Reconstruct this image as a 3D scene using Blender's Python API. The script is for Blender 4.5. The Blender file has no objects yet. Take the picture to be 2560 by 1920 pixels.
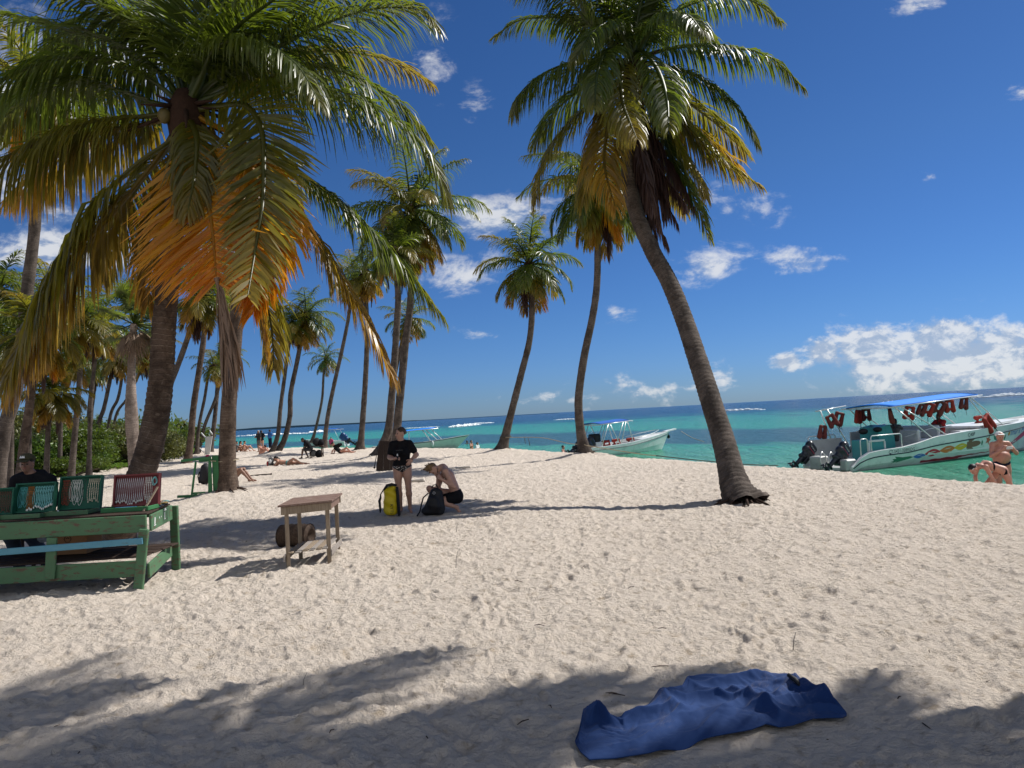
import bpy, math, random
import numpy as np
from mathutils import Vector, Matrix
random.seed(7)
RNG = np.random.default_rng(11)
SC = bpy.context.scene
COL = SC.collection
rad = math.radians

# ------------------------------------------------------------------ camera
F_PX = 1850.0                      # focal length for a picture 2560 wide
CAM_H = 1.8
PITCH = math.atan(77 / F_PX)
ROLL = math.atan(0.055)
_F = Vector((0, math.cos(PITCH), math.sin(PITCH)))
_U0 = Vector((0, -math.sin(PITCH), math.cos(PITCH)))
_R0 = Vector((1, 0, 0))
_R = _R0 * math.cos(ROLL) - _U0 * math.sin(ROLL)
_U = _U0 * math.cos(ROLL) + _R0 * math.sin(ROLL)
CAM = Vector((0, 0, CAM_H))
cd = bpy.data.cameras.new("camera")
cam = bpy.data.objects.new("camera", cd)
COL.objects.link(cam)
cam.matrix_world = Matrix(((_R.x, _U.x, -_F.x, 0), (_R.y, _U.y, -_F.y, 0), (_R.z, _U.z, -_F.z, CAM_H), (0, 0, 0, 1)))
cd.sensor_width = 36.0
cd.lens = 36.0 * F_PX / 2560.0
cd.clip_start = 0.1
cd.clip_end = 20000
SC.camera = cam

def ray(px, py):
    return _F + _R * ((px - 1280) / F_PX) + _U * ((960 - py) / F_PX)
def at(px, py, Y):
    """world point seen at photo pixel (px,py) at distance Y ahead"""
    d = ray(px, py)
    return CAM + d * (Y / d.y)
def gnd(px, py, z=0.0):
    d = ray(px, py)
    return CAM + d * ((z - CAM_H) / d.z)
K = 2560 / 2212.0
def atD(x, y, Y): return at(x * K, y * K, Y)

# ------------------------------------------------------------------ light
SHX, SHY = -0.85, -0.40            # shadow offset per metre of height
to_sun = Vector((-SHX, -SHY, 1.0)).normalized()
SUN_EL = math.asin(to_sun.z)
SUN_AZ = math.atan2(to_sun.x, to_sun.y)
sl = bpy.data.lights.new("sun", 'SUN')
sl.energy = 4.9
sl.angle = rad(0.55)
sl.color = (1.0, 0.965, 0.91)
so = bpy.data.objects.new("sun", sl)
COL.objects.link(so)
so.rotation_euler = (-to_sun).to_track_quat('-Z', 'Y').to_euler()
so.location = to_sun * 60
SC.view_settings.view_transform = 'Standard'
SC.view_settings.look = 'None'
SC.view_settings.gamma = 1.0
SC.view_settings.exposure = 0.30
SC.view_settings.use_curve_mapping = False
SC.cycles.max_bounces = 6
SC.cycles.transparent_max_bounces = 8
SC.cycles.caustics_reflective = False
SC.cycles.caustics_refractive = False

# ------------------------------------------------------------------ node helpers
class NT:
    def __init__(s, tree):
        s.t = tree; s.n = tree.nodes; s.l = tree.links
    def new(s, typ, **kw):
        n = s.n.new(typ)
        for k, v in kw.items(): setattr(n, k, v)
        return n
    def put(s, sock, v):
        if isinstance(v, bpy.types.NodeSocket): s.l.new(v, sock)
        elif v is not None:
            if sock.type == 'RGBA' and hasattr(v, '__len__') and len(v) == 3: v = (*v, 1)
            sock.default_value = v
    def math(s, op, a, b=None, c=None, clamp=False):
        n = s.new('ShaderNodeMath', operation=op); n.use_clamp = clamp
        s.put(n.inputs[0], a)
        if b is not None: s.put(n.inputs[1], b)
        if c is not None: s.put(n.inputs[2], c)
        return n.outputs[0]
    def vmath(s, op, a, b=None, out=0):
        n = s.new('ShaderNodeVectorMath', operation=op)
        s.put(n.inputs[0], a)
        if b is not None: s.put(n.inputs[1], b)
        return n.outputs[out]
    def mix(s, f, a, b, mode='MIX'):
        n = s.new('ShaderNodeMix', data_type='RGBA', blend_type=mode)
        s.put(n.inputs[0], f); s.put(n.inputs[6], a); s.put(n.inputs[7], b)
        return n.outputs[2]
    def sstep(s, v, lo, hi, a=0.0, b=1.0):
        n = s.new('ShaderNodeMapRange'); n.interpolation_type = 'SMOOTHSTEP'
        s.put(n.inputs[0], v); s.put(n.inputs[1], lo); s.put(n.inputs[2], hi)
        s.put(n.inputs[3], a); s.put(n.inputs[4], b)
        return n.outputs[0]
    def noise(s, vec, scale, detail=4, rough=0.55, dist=0.0, out=0):
        n = s.new('ShaderNodeTexNoise')
        if vec is not None: s.put(n.inputs['Vector'], vec)
        n.inputs['Scale'].default_value = scale
        n.inputs['Detail'].default_value = detail
        n.inputs['Roughness'].default_value = rough
        n.inputs['Distortion'].default_value = dist
        return n.outputs[out]
    def ramp(s, f, stops, interp='LINEAR'):
        n = s.new('ShaderNodeValToRGB'); cr = n.color_ramp; cr.interpolation = interp
        while len(cr.elements) > 1: cr.elements.remove(cr.elements[-1])
        cr.elements[0].position = stops[0][0]; cr.elements[0].color = (*stops[0][1], 1)
        for p, c in stops[1:]:
            e = cr.elements.new(p); e.color = (*c, 1)
        s.put(n.inputs[0], f)
        return n.outputs[0]
    def bump(s, h, strength=0.3, dist=0.02, normal=None):
        n = s.new('ShaderNodeBump'); n.inputs['Strength'].default_value = strength
        n.inputs['Distance'].default_value = dist
        s.put(n.inputs['Height'], h)
        if normal is not None: s.put(n.inputs['Normal'], normal)
        return n.outputs[0]
    def comb(s, x, y, z=0.0):
        n = s.new('ShaderNodeCombineXYZ')
        s.put(n.inputs[0], x); s.put(n.inputs[1], y); s.put(n.inputs[2], z)
        return n.outputs[0]

MATS = {}
def material(name):
    m = bpy.data.materials.new(name); m.use_nodes = True
    nt = NT(m.node_tree); b = nt.n['Principled BSDF']
    MATS[name] = m
    return m, nt, b
def simple(name, col, rough=0.6, var=0.25, scale=8.0, spec=0.4, metal=0.0, bump=0.0, bscale=60.0, coord='Object'):
    m, nt, b = material(name)
    tc = nt.new('ShaderNodeTexCoord').outputs[coord]
    n = nt.noise(tc, scale, 5, 0.6)
    c = nt.mix(n, tuple(x * (1 - var) for x in col), tuple(min(1, x * (1 + var)) for x in col))
    nt.put(b.inputs['Base Color'], c)
    b.inputs['Roughness'].default_value = rough
    b.inputs['Metallic'].default_value = metal
    b.inputs['Specular IOR Level'].default_value = spec
    if bump: nt.put(b.inputs['Normal'], nt.bump(nt.noise(tc, bscale, 4), bump, 0.01))
    return m

# ------------------------------------------------------------------ world: Nishita sky + clouds
w = bpy.data.worlds.new("World"); SC.world = w; w.use_nodes = True
nt = NT(w.node_tree)
for n in list(nt.n): nt.n.remove(n)
sky = nt.new('ShaderNodeTexSky', sky_type='NISHITA')
sky.sun_disc = False
sky.sun_elevation = SUN_EL
sky.sun_rotation = SUN_AZ
sky.altitude = 0
sky.air_density = 1.0
sky.dust_density = 0.15
sky.ozone_density = 4.0
gen = nt.new('ShaderNodeTexCoord').outputs['Generated']
sep = nt.new('ShaderNodeSeparateXYZ'); nt.put(sep.inputs[0], gen)
yy = nt.math('MAXIMUM', sep.outputs[1], 0.05)
u = nt.math('DIVIDE', sep.outputs[0], yy)
v = nt.math('DIVIDE', sep.outputs[2], yy)
uv = nt.comb(u, v, 0)
def pix_uv(px, py):
    d = ray(px, py); return d.x / d.y, d.z / d.y
# px, py, half width, half height (photo px), strength
CLOUDS = [
    (2380, 900, 330, 75, 1.25), (2360, 850, 120, 60, 1.25), (2170, 875, 130, 75, 1.1), (2100, 900, 170, 60, 0.8), (2520, 860, 110, 60, 1.0),
    (1967, 905, 45, 28, 1.1), (2060, 880, 55, 40, 1.2), (2187, 862, 60, 42, 1.3), (2257, 895, 50, 35, 1.2), (2326, 872, 50, 42, 1.2), (2384, 845, 55, 48, 1.35), (2442, 880, 50, 40, 1.2), (2523, 895, 60, 36, 1.2),
    (1780, 665, 100, 52, 0.72), (2010, 658, 90, 48, 0.72), (1200, 836, 75, 26, 0.62),
    (1260, 550, 170, 55, 0.85), (1150, 680, 110, 75, 0.60), (1380, 560, 90, 60, 0.6),
    (1540, 780, 60, 25, 0.5), (1080, 130, 60, 110, 0.45), (1190, 270, 60, 60, 0.40),
    (2310, 10, 90, 35, 0.6), (1860, 520, 120, 60, 0.52), (2560, 232, 60, 20, 0.5), (2325, 440, 30, 18, 0.55),
    (1560, 985, 260, 45, 0.55), (1380, 990, 60, 18, 0.55), (1560, 960, 60, 45, 0.6), (1800, 950, 90, 40, 0.6),
    (40, 320, 260, 240, 0.80), (140, 600, 260, 120, 0.75), (300, 130, 300, 130, 0.55), (560, 640, 130, 60, 0.6),
    (1200, 1000, 60, 14, 0.5), (1330, 400, 40, 60, 0.3), (2400, 750, 50, 20, 0.2),
]
blob = None
for (px, py, hw, hh, st) in CLOUDS:
    cu, cv = pix_uv(px, py)
    d = nt.vmath('MULTIPLY', nt.vmath('SUBTRACT', uv, (cu, cv, 0)), (F_PX / hw, F_PX / hh, 0))
    ln = nt.vmath('LENGTH', d, out=1)
    g = nt.math('MULTIPLY', nt.math('SUBTRACT', 1.0, nt.math('MULTIPLY', ln, 0.62), clamp=True), st)
    blob = g if blob is None else nt.math('MAXIMUM', blob, g)
wv = nt.comb(nt.math('MULTIPLY', u, 1.0), nt.math('MULTIPLY', v, 1.7), 0.3)
n1 = nt.noise(wv, 13.0, 10, 0.62, 0.35)
n2 = nt.noise(wv, 46.0, 8, 0.6, 0.2)
nn = nt.math('ADD', nt.math('MULTIPLY', n1, 0.75), nt.math('MULTIPLY', n2, 0.25))
dens = nt.math('ADD', nt.math('MULTIPLY', blob, 0.95), nt.math('MULTIPLY', nt.math('SUBTRACT', nn, 0.5), 2.3))
mask = nt.mix(nt.sstep(v, 0.16, 0.10), nt.sstep(dens, 0.22, 0.80), nt.sstep(dens, 0.30, 0.72))
mask = nt.math('MULTIPLY', mask, nt.sstep(blob, 0.0, 0.25))
mask = nt.math('MULTIPLY', mask, 0.80)
# unseen broken cloud added behind the camera to whiten and lift the fill light
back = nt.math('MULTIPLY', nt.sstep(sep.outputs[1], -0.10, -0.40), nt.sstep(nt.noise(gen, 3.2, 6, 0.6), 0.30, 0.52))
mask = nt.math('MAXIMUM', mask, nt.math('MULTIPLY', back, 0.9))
wv2 = nt.vmath('ADD', wv, (0.010, 0.016, 0.0))
no = nt.math('ADD', nt.math('MULTIPLY', nt.noise(wv2, 13.0, 10, 0.62, 0.35), 0.75), nt.math('MULTIPLY', nt.noise(wv2, 46.0, 8, 0.6, 0.2), 0.25))
relief = nt.math('ADD', nt.math('MULTIPLY', nt.math('SUBTRACT', nn, no), 3.2), nt.sstep(nn, 0.36, 0.62))
cshade = nt.mix(nt.sstep(relief, 0.1, 0.95), (6.2, 7.4, 9.4), (12.4, 12.5, 12.6))
hs = nt.new('ShaderNodeHueSaturation'); hs.inputs['Saturation'].default_value = 1.18; hs.inputs['Value'].default_value = 1.0
nt.put(hs.inputs['Color'], sky.outputs[0])
low = nt.ramp(nt.math('ABSOLUTE', sep.outputs[2]), [(0.0, (0.45, 0.73, 1.42)), (0.05, (0.46, 0.74, 1.38)), (0.12, (0.52, 0.78, 1.26)), (0.30, (0.66, 0.84, 1.14)), (0.6, (0.66, 0.80, 1.06))])
skyc = nt.mix(1.0, hs.outputs[0], low, 'MULTIPLY')
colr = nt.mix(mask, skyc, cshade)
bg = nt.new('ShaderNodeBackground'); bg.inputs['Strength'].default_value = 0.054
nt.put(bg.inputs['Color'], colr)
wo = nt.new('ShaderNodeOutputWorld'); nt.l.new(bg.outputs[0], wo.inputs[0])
w.cycles.sampling_method = 'MANUAL'; w.cycles.sample_map_resolution = 512

# ------------------------------------------------------------------ object helpers
def tag(o, label=None, cat=None, group=None, kind=None):
    if label: o['label'] = label
    if cat: o['category'] = cat
    if group: o['group'] = group
    if kind: o['kind'] = kind
    return o
def empty(name, loc, label, cat, group=None, rotz=0.0):
    o = bpy.data.objects.new(name, None); COL.objects.link(o)
    o.location = loc; o.rotation_euler = (0, 0, rotz); o.empty_display_size = 0.2
    return tag(o, label, cat, group)
def np_mesh(name, V, faces, mat=None, smooth=True, uv=None, parent=None):
    """V Nx3 world/local coords; faces list or MxK int array."""
    me = bpy.data.meshes.new(name)
    V = np.asarray(V, dtype=np.float32)
    if isinstance(faces, np.ndarray):
        m, k = faces.shape
        me.vertices.add(len(V)); me.vertices.foreach_set('co', V.ravel())
        me.loops.add(m * k); me.loops.foreach_set('vertex_index', faces.ravel().astype(np.int32))
        me.polygons.add(m)
        me.polygons.foreach_set('loop_start', np.arange(0, m * k, k, dtype=np.int32))
        me.update(calc_edges=True)
    else:
        me.from_pydata([tuple(map(float, p)) for p in V], [], [tuple(map(int, f)) for f in faces])
        me.update()
    if uv is not None:
        ul = me.uv_layers.new(name='UVMap')
        li = np.empty(len(me.loops), dtype=np.int32); me.loops.foreach_get('vertex_index', li)
        ul.data.foreach_set('uv', np.asarray(uv, dtype=np.float32)[li].ravel())
    me.validate()
    me.polygons.foreach_set('use_smooth', np.full(len(me.polygons), smooth))
    if mat is not None: me.materials.append(MATS[mat] if isinstance(mat, str) else mat)
    o = bpy.data.objects.new(name, me); COL.objects.link(o)
    if parent is not None:
        o.parent = parent
    return o
def part(name, V, faces, mat, parent, smooth=True, uv=None, world=True):
    """a child mesh; V in world coordinates when world=True (made local to an unrotated/rotated parent)"""
    V = np.asarray(V, dtype=float)
    if world:
        p = parent; off = Vector((0, 0, 0)); M = Matrix.Identity(4)
        while p is not None:
            M = Matrix.LocRotScale(p.location, p.rotation_euler, p.scale) @ M; p = p.parent
        Mi = np.array(M.inverted())
        V = V @ Mi[:3, :3].T + Mi[:3, 3]
    return np_mesh(name, V, faces, mat, smooth, uv, parent)
class MB:
    """mesh builder: collects shapes into ONE mesh"""
    def __init__(s): s.v = []; s.f = []
    def add(s, V, F):
        b = len(s.v); s.v += [tuple(map(float, p)) for p in V]; s.f += [tuple(int(i) + b for i in f) for f in F]
        return s
    def box(s, c, size, M=None, bev=0.0):
        sx, sy, sz = [q / 2 for q in size]
        b = min(bev, sx * .9, sy * .9, sz * .9)
        if b <= 0:
            V = [(x, y, z) for x in (-sx, sx) for y in (-sy, sy) for z in (-sz, sz)]
            F = [(0, 1, 3, 2), (4, 6, 7, 5), (0, 4, 5, 1), (2, 3, 7, 6), (0, 2, 6, 4), (1, 5, 7, 3)]
        else:
            V = []; idx = {}
            for ix in (-1, 1):
                for iy in (-1, 1):
                    for iz in (-1, 1):
                        for ax in range(3):
                            q = [ix * sx, iy * sy, iz * sz]
                            for a2 in range(3):
                                if a2 != ax: q[a2] -= (ix, iy, iz)[a2] * b
                            idx[(ix, iy, iz, ax)] = len(V); V.append(tuple(q))
            F = []
            for ax in range(3):
                o1, o2 = [a for a in range(3) if a != ax]
                for sg in (-1, 1):
                    L = []
                    for (p, q) in ((-1, -1), (1, -1), (1, 1), (-1, 1)):
                        k = [0, 0, 0]; k[ax] = sg; k[o1] = p; k[o2] = q
                        L.append(idx[(*k, ax)])
                    F.append(L if (sg > 0) == (ax != 1) else L[::-1])
            for ax in range(3):
                o1, o2 = [a for a in range(3) if a != ax]
                for p in (-1, 1):
                    for q in (-1, 1):
                        k0 = [0, 0, 0]; k0[o1] = p; k0[o2] = q; k1 = list(k0); k0[ax] = -1; k1[ax] = 1
                        L = [idx[(*k0, o1)], idx[(*k1, o1)], idx[(*k1, o2)], idx[(*k0, o2)]]
                        F.append(L)
            for ix in (-1, 1):
                for iy in (-1, 1):
                    for iz in (-1, 1):
                        F.append([idx[(ix, iy, iz, a)] for a in range(3)])
        V = [Vector(p) for p in V]
        if M is not None: V = [M @ p for p in V]
        c = Vector(c)
        return s.add([p + c for p in V], F)
    def beam(s, a, b, w, h, up=(0, 0, 1), bev=0.004, twist=0.0):
        """rectangular bar from a to b, w sideways, h along up"""
        a = Vector(a); b = Vector(b); d = b - a; L = d.length; d.normalize()
        u_ = Vector(up); u_ = (u_ - d * u_.dot(d)).normalized(); sd = d.cross(u_)
        M = Matrix((d, sd, u_)).transposed()
        return s.box((a + b) / 2, (L, w, h), M, bev)
    def tube(s, pts, r, n=8, cap=True):
        pts = [Vector(p) for p in pts]; m = len(pts)
        rs = r if hasattr(r, '__len__') else [r] * m
        V = []; F = []; prev = None
        for i, p in enumerate(pts):
            t = (pts[min(i + 1, m - 1)] - pts[max(i - 1, 0)])
            if t.length < 1e-9: t = Vector((0, 0, 1))
            t.normalize()
            if prev is None:
                a = Vector((0, 0, 1)) if abs(t.z) < .9 else Vector((1, 0, 0))
                prev = t.cross(a).normalized()
            nrm = (prev - t * prev.dot(t)).normalized(); prev = nrm; bn = t.cross(nrm)
            for k in range(n):
                an = 2 * math.pi * k / n
                V.append(p + (nrm * math.cos(an) + bn * math.sin(an)) * rs[i])
        for i in range(m - 1):
            for k in range(n):
                F.append((i * n + k, i * n + (k + 1) % n, (i + 1) * n + (k + 1) % n, (i + 1) * n + k))
        if cap: F.append(list(range(n))[::-1]); F.append([(m - 1) * n + k for k in range(n)])
        return s.add(V, F)
    def ball(s, c, r, n=10, M=None):
        rx, ry, rz = r if hasattr(r, '__len__') else (r, r, r)
        V = [Vector((0, 0, rz))]; F = []
        m = max(4, n // 2)
        for i in range(1, m):
            th = math.pi * i / m
            for k in range(n):
                ph = 2 * math.pi * k / n
                V.append(Vector((rx * math.sin(th) * math.cos(ph), ry * math.sin(th) * math.sin(ph), rz * math.cos(th))))
        V.append(Vector((0, 0, -rz)))
        for k in range(n): F.append((0, 1 + k, 1 + (k + 1) % n))
        for i in range(m - 2):
            for k in range(n):
                a = 1 + i * n
                F.append((a + k, a + n + k, a + n + (k + 1) % n, a + (k + 1) % n))
        a = 1 + (m - 2) * n
        for k in range(n): F.append((a + k, len(V) - 1, a + (k + 1) % n))
        c = Vector(c)
        if M is not None: V = [M @ p for p in V]
        return s.add([p + c for p in V], F)
    def prism(s, poly, off):
        """closed solid: polygon of 3-D points, extruded by vector off"""
        n = len(poly); off = Vector(off); P = [Vector(p) for p in poly]
        F = [list(range(n))[::-1], [n + i for i in range(n)]]
        for i in range(n): F.append((i, (i + 1) % n, n + (i + 1) % n, n + i))
        return s.add(P + [p + off for p in P], F)
    def build(s, name, mat, parent=None, smooth=False, world=True):
        if parent is None: return np_mesh(name, s.v, s.f, mat, smooth)
        return part(name, s.v, s.f, mat, parent, smooth, None, world)

# ------------------------------------------------------------------ numpy noise
def vnoise(x, y, seed=0):
    xi = np.floor(x).astype(np.int64); yi = np.floor(y).astype(np.int64)
    xf = x - xi; yf = y - yi
    def h(a, b):
        n = (a * 374761393 + b * 668265263 + seed * 974634777) & 0xffffffff
        n = ((n ^ (n >> 13)) * 1274126177) & 0xffffffff
        n = n ^ (n >> 16)
        return (n & 0xffff) / 65535.0
    sx = xf * xf * (3 - 2 * xf); sy = yf * yf * (3 - 2 * yf)
    return (h(xi, yi) * (1 - sx) + h(xi + 1, yi) * sx) * (1 - sy) + (h(xi, yi + 1) * (1 - sx) + h(xi + 1, yi + 1) * sx) * sy
def fbm(x, y, oct=4, seed=0):
    a = 0.5; r = 0
    for i in range(oct):
        r = r + a * (vnoise(x, y, seed + i) - 0.5); x = x * 2.03 + 3.1; y = y * 2.03 + 1.7; a *= 0.5
    return r

# ------------------------------------------------------------------ shoreline (crest of the beach)
SHORE = np.array([(70, -150), (33, -50), (14.5, 0), (9.3, 13.4), (5.4, 23.6), (0, 38), (-20, 66), (-36, 84), (-62, 100), (-110, 125), (-190, 150), (-400, 230), (-3000, 900)], float)
SEA_Z = -0.85
def shore_dist(X, Y):
    """signed distance to the crest line, positive towards the sea"""
    best = np.full(X.shape, 1e18); sgn = np.ones(X.shape)
    for (ax, ay), (bx, by) in zip(SHORE[:-1], SHORE[1:]):
        dx, dy = bx - ax, by - ay; L2 = dx * dx + dy * dy
        t = np.clip(((X - ax) * dx + (Y - ay) * dy) / L2, 0, 1)
        ex = X - (ax + t * dx); ey = Y - (ay + t * dy); d2 = ex * ex + ey * ey
        cr = dx * ey - dy * ex       # left of direction = inland
        m = d2 < best
        best = np.where(m, d2, best); sgn = np.where(m, np.where(cr > 0, -1.0, 1.0), sgn)
    return np.sqrt(best) * sgn
MOUNDS = []     # x, y, height, radius  (sand heaped round palm feet)
# ------------------------------------------------------------------ ground materials
m, nt, b = material('sand')
tc = nt.new('ShaderNodeTexCoord').outputs['Object']
n1 = nt.noise(tc, 0.35, 5, 0.6); n2 = nt.noise(tc, 9.0, 6, 0.65); n3 = nt.noise(tc, 160.0, 3, 0.6)
c = nt.mix(n1, (0.625, 0.54, 0.45), (0.70, 0.615, 0.525))
c = nt.mix(nt.sstep(n2, 0.52, 0.72), c, (0.46, 0.375, 0.285))
c = nt.mix(nt.sstep(n3, 0.60, 0.76), c, (0.32, 0.25, 0.19))
# scattered dark bits of leaf and seaweed
vo = nt.new('ShaderNodeTexVoronoi'); nt.put(vo.inputs['Vector'], tc); vo.inputs['Scale'].default_value = 4.2
dots = nt.sstep(vo.outputs['Distance'], 0.035, 0.02)
keep = nt.sstep(nt.noise(tc, 1.3, 3), 0.47, 0.54)
c = nt.mix(nt.math('MULTIPLY', dots, keep), c, (0.05, 0.035, 0.025))
# wet sand below the crest
sp = nt.new('ShaderNodeSeparateXYZ'); nt.put(sp.inputs[0], tc)
wet = nt.sstep(sp.outputs[2], -0.62, -0.80)
c = nt.mix(wet, c, (0.26, 0.21, 0.15))
nt.put(b.inputs['Base Color'], c)
b.inputs['Roughness'].default_value = 0.95
b.inputs['Specular IOR Level'].default_value = 0.12
bh = nt.math('ADD', nt.math('ADD', nt.math('MULTIPLY', nt.noise(tc, 30.0, 6, 0.72), 1.0), nt.math('MULTIPLY', nt.noise(tc, 11.0, 4, 0.6, 0.5), 1.2)), nt.math('MULTIPLY', n3, 0.22))
nt.put(b.inputs['Normal'], nt.bump(bh, 1.0, 0.05))

# sea: colour by water depth / bottom, with sun glints painted in
m, nt, b = material('sea')
tc = nt.new('ShaderNodeTexCoord').outputs['Object']
at_ = nt.new('ShaderNodeAttribute'); at_.attribute_name = 'off'
off = at_.outputs['Fac']
mp = nt.new('ShaderNodeMapping'); mp.inputs['Rotation'].default_value = (0, 0, rad(-22)); mp.inputs['Scale'].default_value = (1.0, 0.30, 1)
nt.put(mp.inputs[0], tc)
big = nt.noise(mp.outputs[0], 0.055, 5, 0.6, 0.4)
mid = nt.noise(mp.outputs[0], 0.19, 5, 0.6, 0.3)
o2 = nt.math('ADD', off, nt.math('MULTIPLY', nt.math('SUBTRACT', big, 0.5), nt.math('MULTIPLY', off, 0.55)))
lf = nt.math('LOGARITHM', nt.math('MAXIMUM', o2, 1.0), 10.0)    # 1m=0 10m=1 100m=2 1000m=3
c = nt.ramp(nt.math('DIVIDE', lf, 4.0), [
    (0.0, (0.22, 0.33, 0.21)), (0.14, (0.14, 0.33, 0.215)), (0.22, (0.080, 0.32, 0.205)), (0.30, (0.038, 0.31, 0.20)),
    (0.43, (0.022, 0.285, 0.19)), (0.50, (0.018, 0.25, 0.185)), (0.53, (0.008, 0.125, 0.15)), (0.57, (0.004, 0.055, 0.125)), (0.75, (0.003, 0.037, 0.098)), (1.0, (0.003, 0.035, 0.09))])
# seagrass patches
ow = nt.math('ADD', off, nt.math('ADD', nt.math('MULTIPLY', nt.math('SUBTRACT', big, 0.5), 26.0), nt.math('MULTIPLY', nt.math('SUBTRACT', mid, 0.5), 9.0)))
gr = nt.math('MULTIPLY', nt.sstep(ow, 15.0, 19.0), nt.sstep(ow, 42.0, 36.0))
gr2 = nt.math('MULTIPLY', nt.sstep(off, 60.0, 100.0), nt.sstep(nt.math('ADD', mid, nt.math('MULTIPLY', big, 0.5)), 0.80, 0.88))
gr = nt.math('MAXIMUM', gr, nt.math('MULTIPLY', gr2, 0.6))
c = nt.mix(nt.math('MULTIPLY', gr, 0.85), c, (0.011, 0.055, 0.088))
# darker streaks painted into the colour for wave texture and seabed
stk = nt.noise(mp.outputs[0], 0.9, 7, 0.72, 0.4)
c = nt.mix(nt.math('MULTIPLY', nt.math('MULTIPLY', nt.sstep(stk, 0.52, 0.62), 0.40), nt.sstep(off, 6.0, 30.0)), c, nt.mix(1.0, c, (0.45, 0.55, 0.66), 'MULTIPLY'))
# little white caps
wc = nt.noise(mp.outputs[0], 1.7, 6, 0.7)
cap = nt.math('MULTIPLY', nt.sstep(wc, 0.70, 0.73), nt.sstep(off, 25.0, 60.0))
c = nt.mix(nt.math('MULTIPLY', cap, 0.6), c, (0.75, 0.78, 0.78))
glint_paint = nt.math('MULTIPLY', nt.sstep(nt.noise(mp.outputs[0], 7.5, 4, 0.7), 0.70, 0.74), nt.sstep(off, 7.0, 14.0))  # small white sparkles of sunlight painted into the water colour
c = nt.mix(nt.math('MULTIPLY', glint_paint, 0.55), c, (0.70, 0.76, 0.76))
nt.put(b.inputs['Base Color'], c)
b.inputs['Roughness'].default_value = 0.16
b.inputs['IOR'].default_value = 1.33
b.inputs['Specular IOR Level'].default_value = 0.13
w1 = nt.noise(mp.outputs[0], 1.1, 6, 0.62, 0.3)
w2 = nt.noise(tc, 5.5, 4, 0.6, 0.2)
hh = nt.math('ADD', nt.math('MULTIPLY', w1, 1.0), nt.math('MULTIPLY', w2, 0.22))
nt.put(b.inputs['Normal'], nt.bump(hh, 1.0, 1.1))

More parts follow.
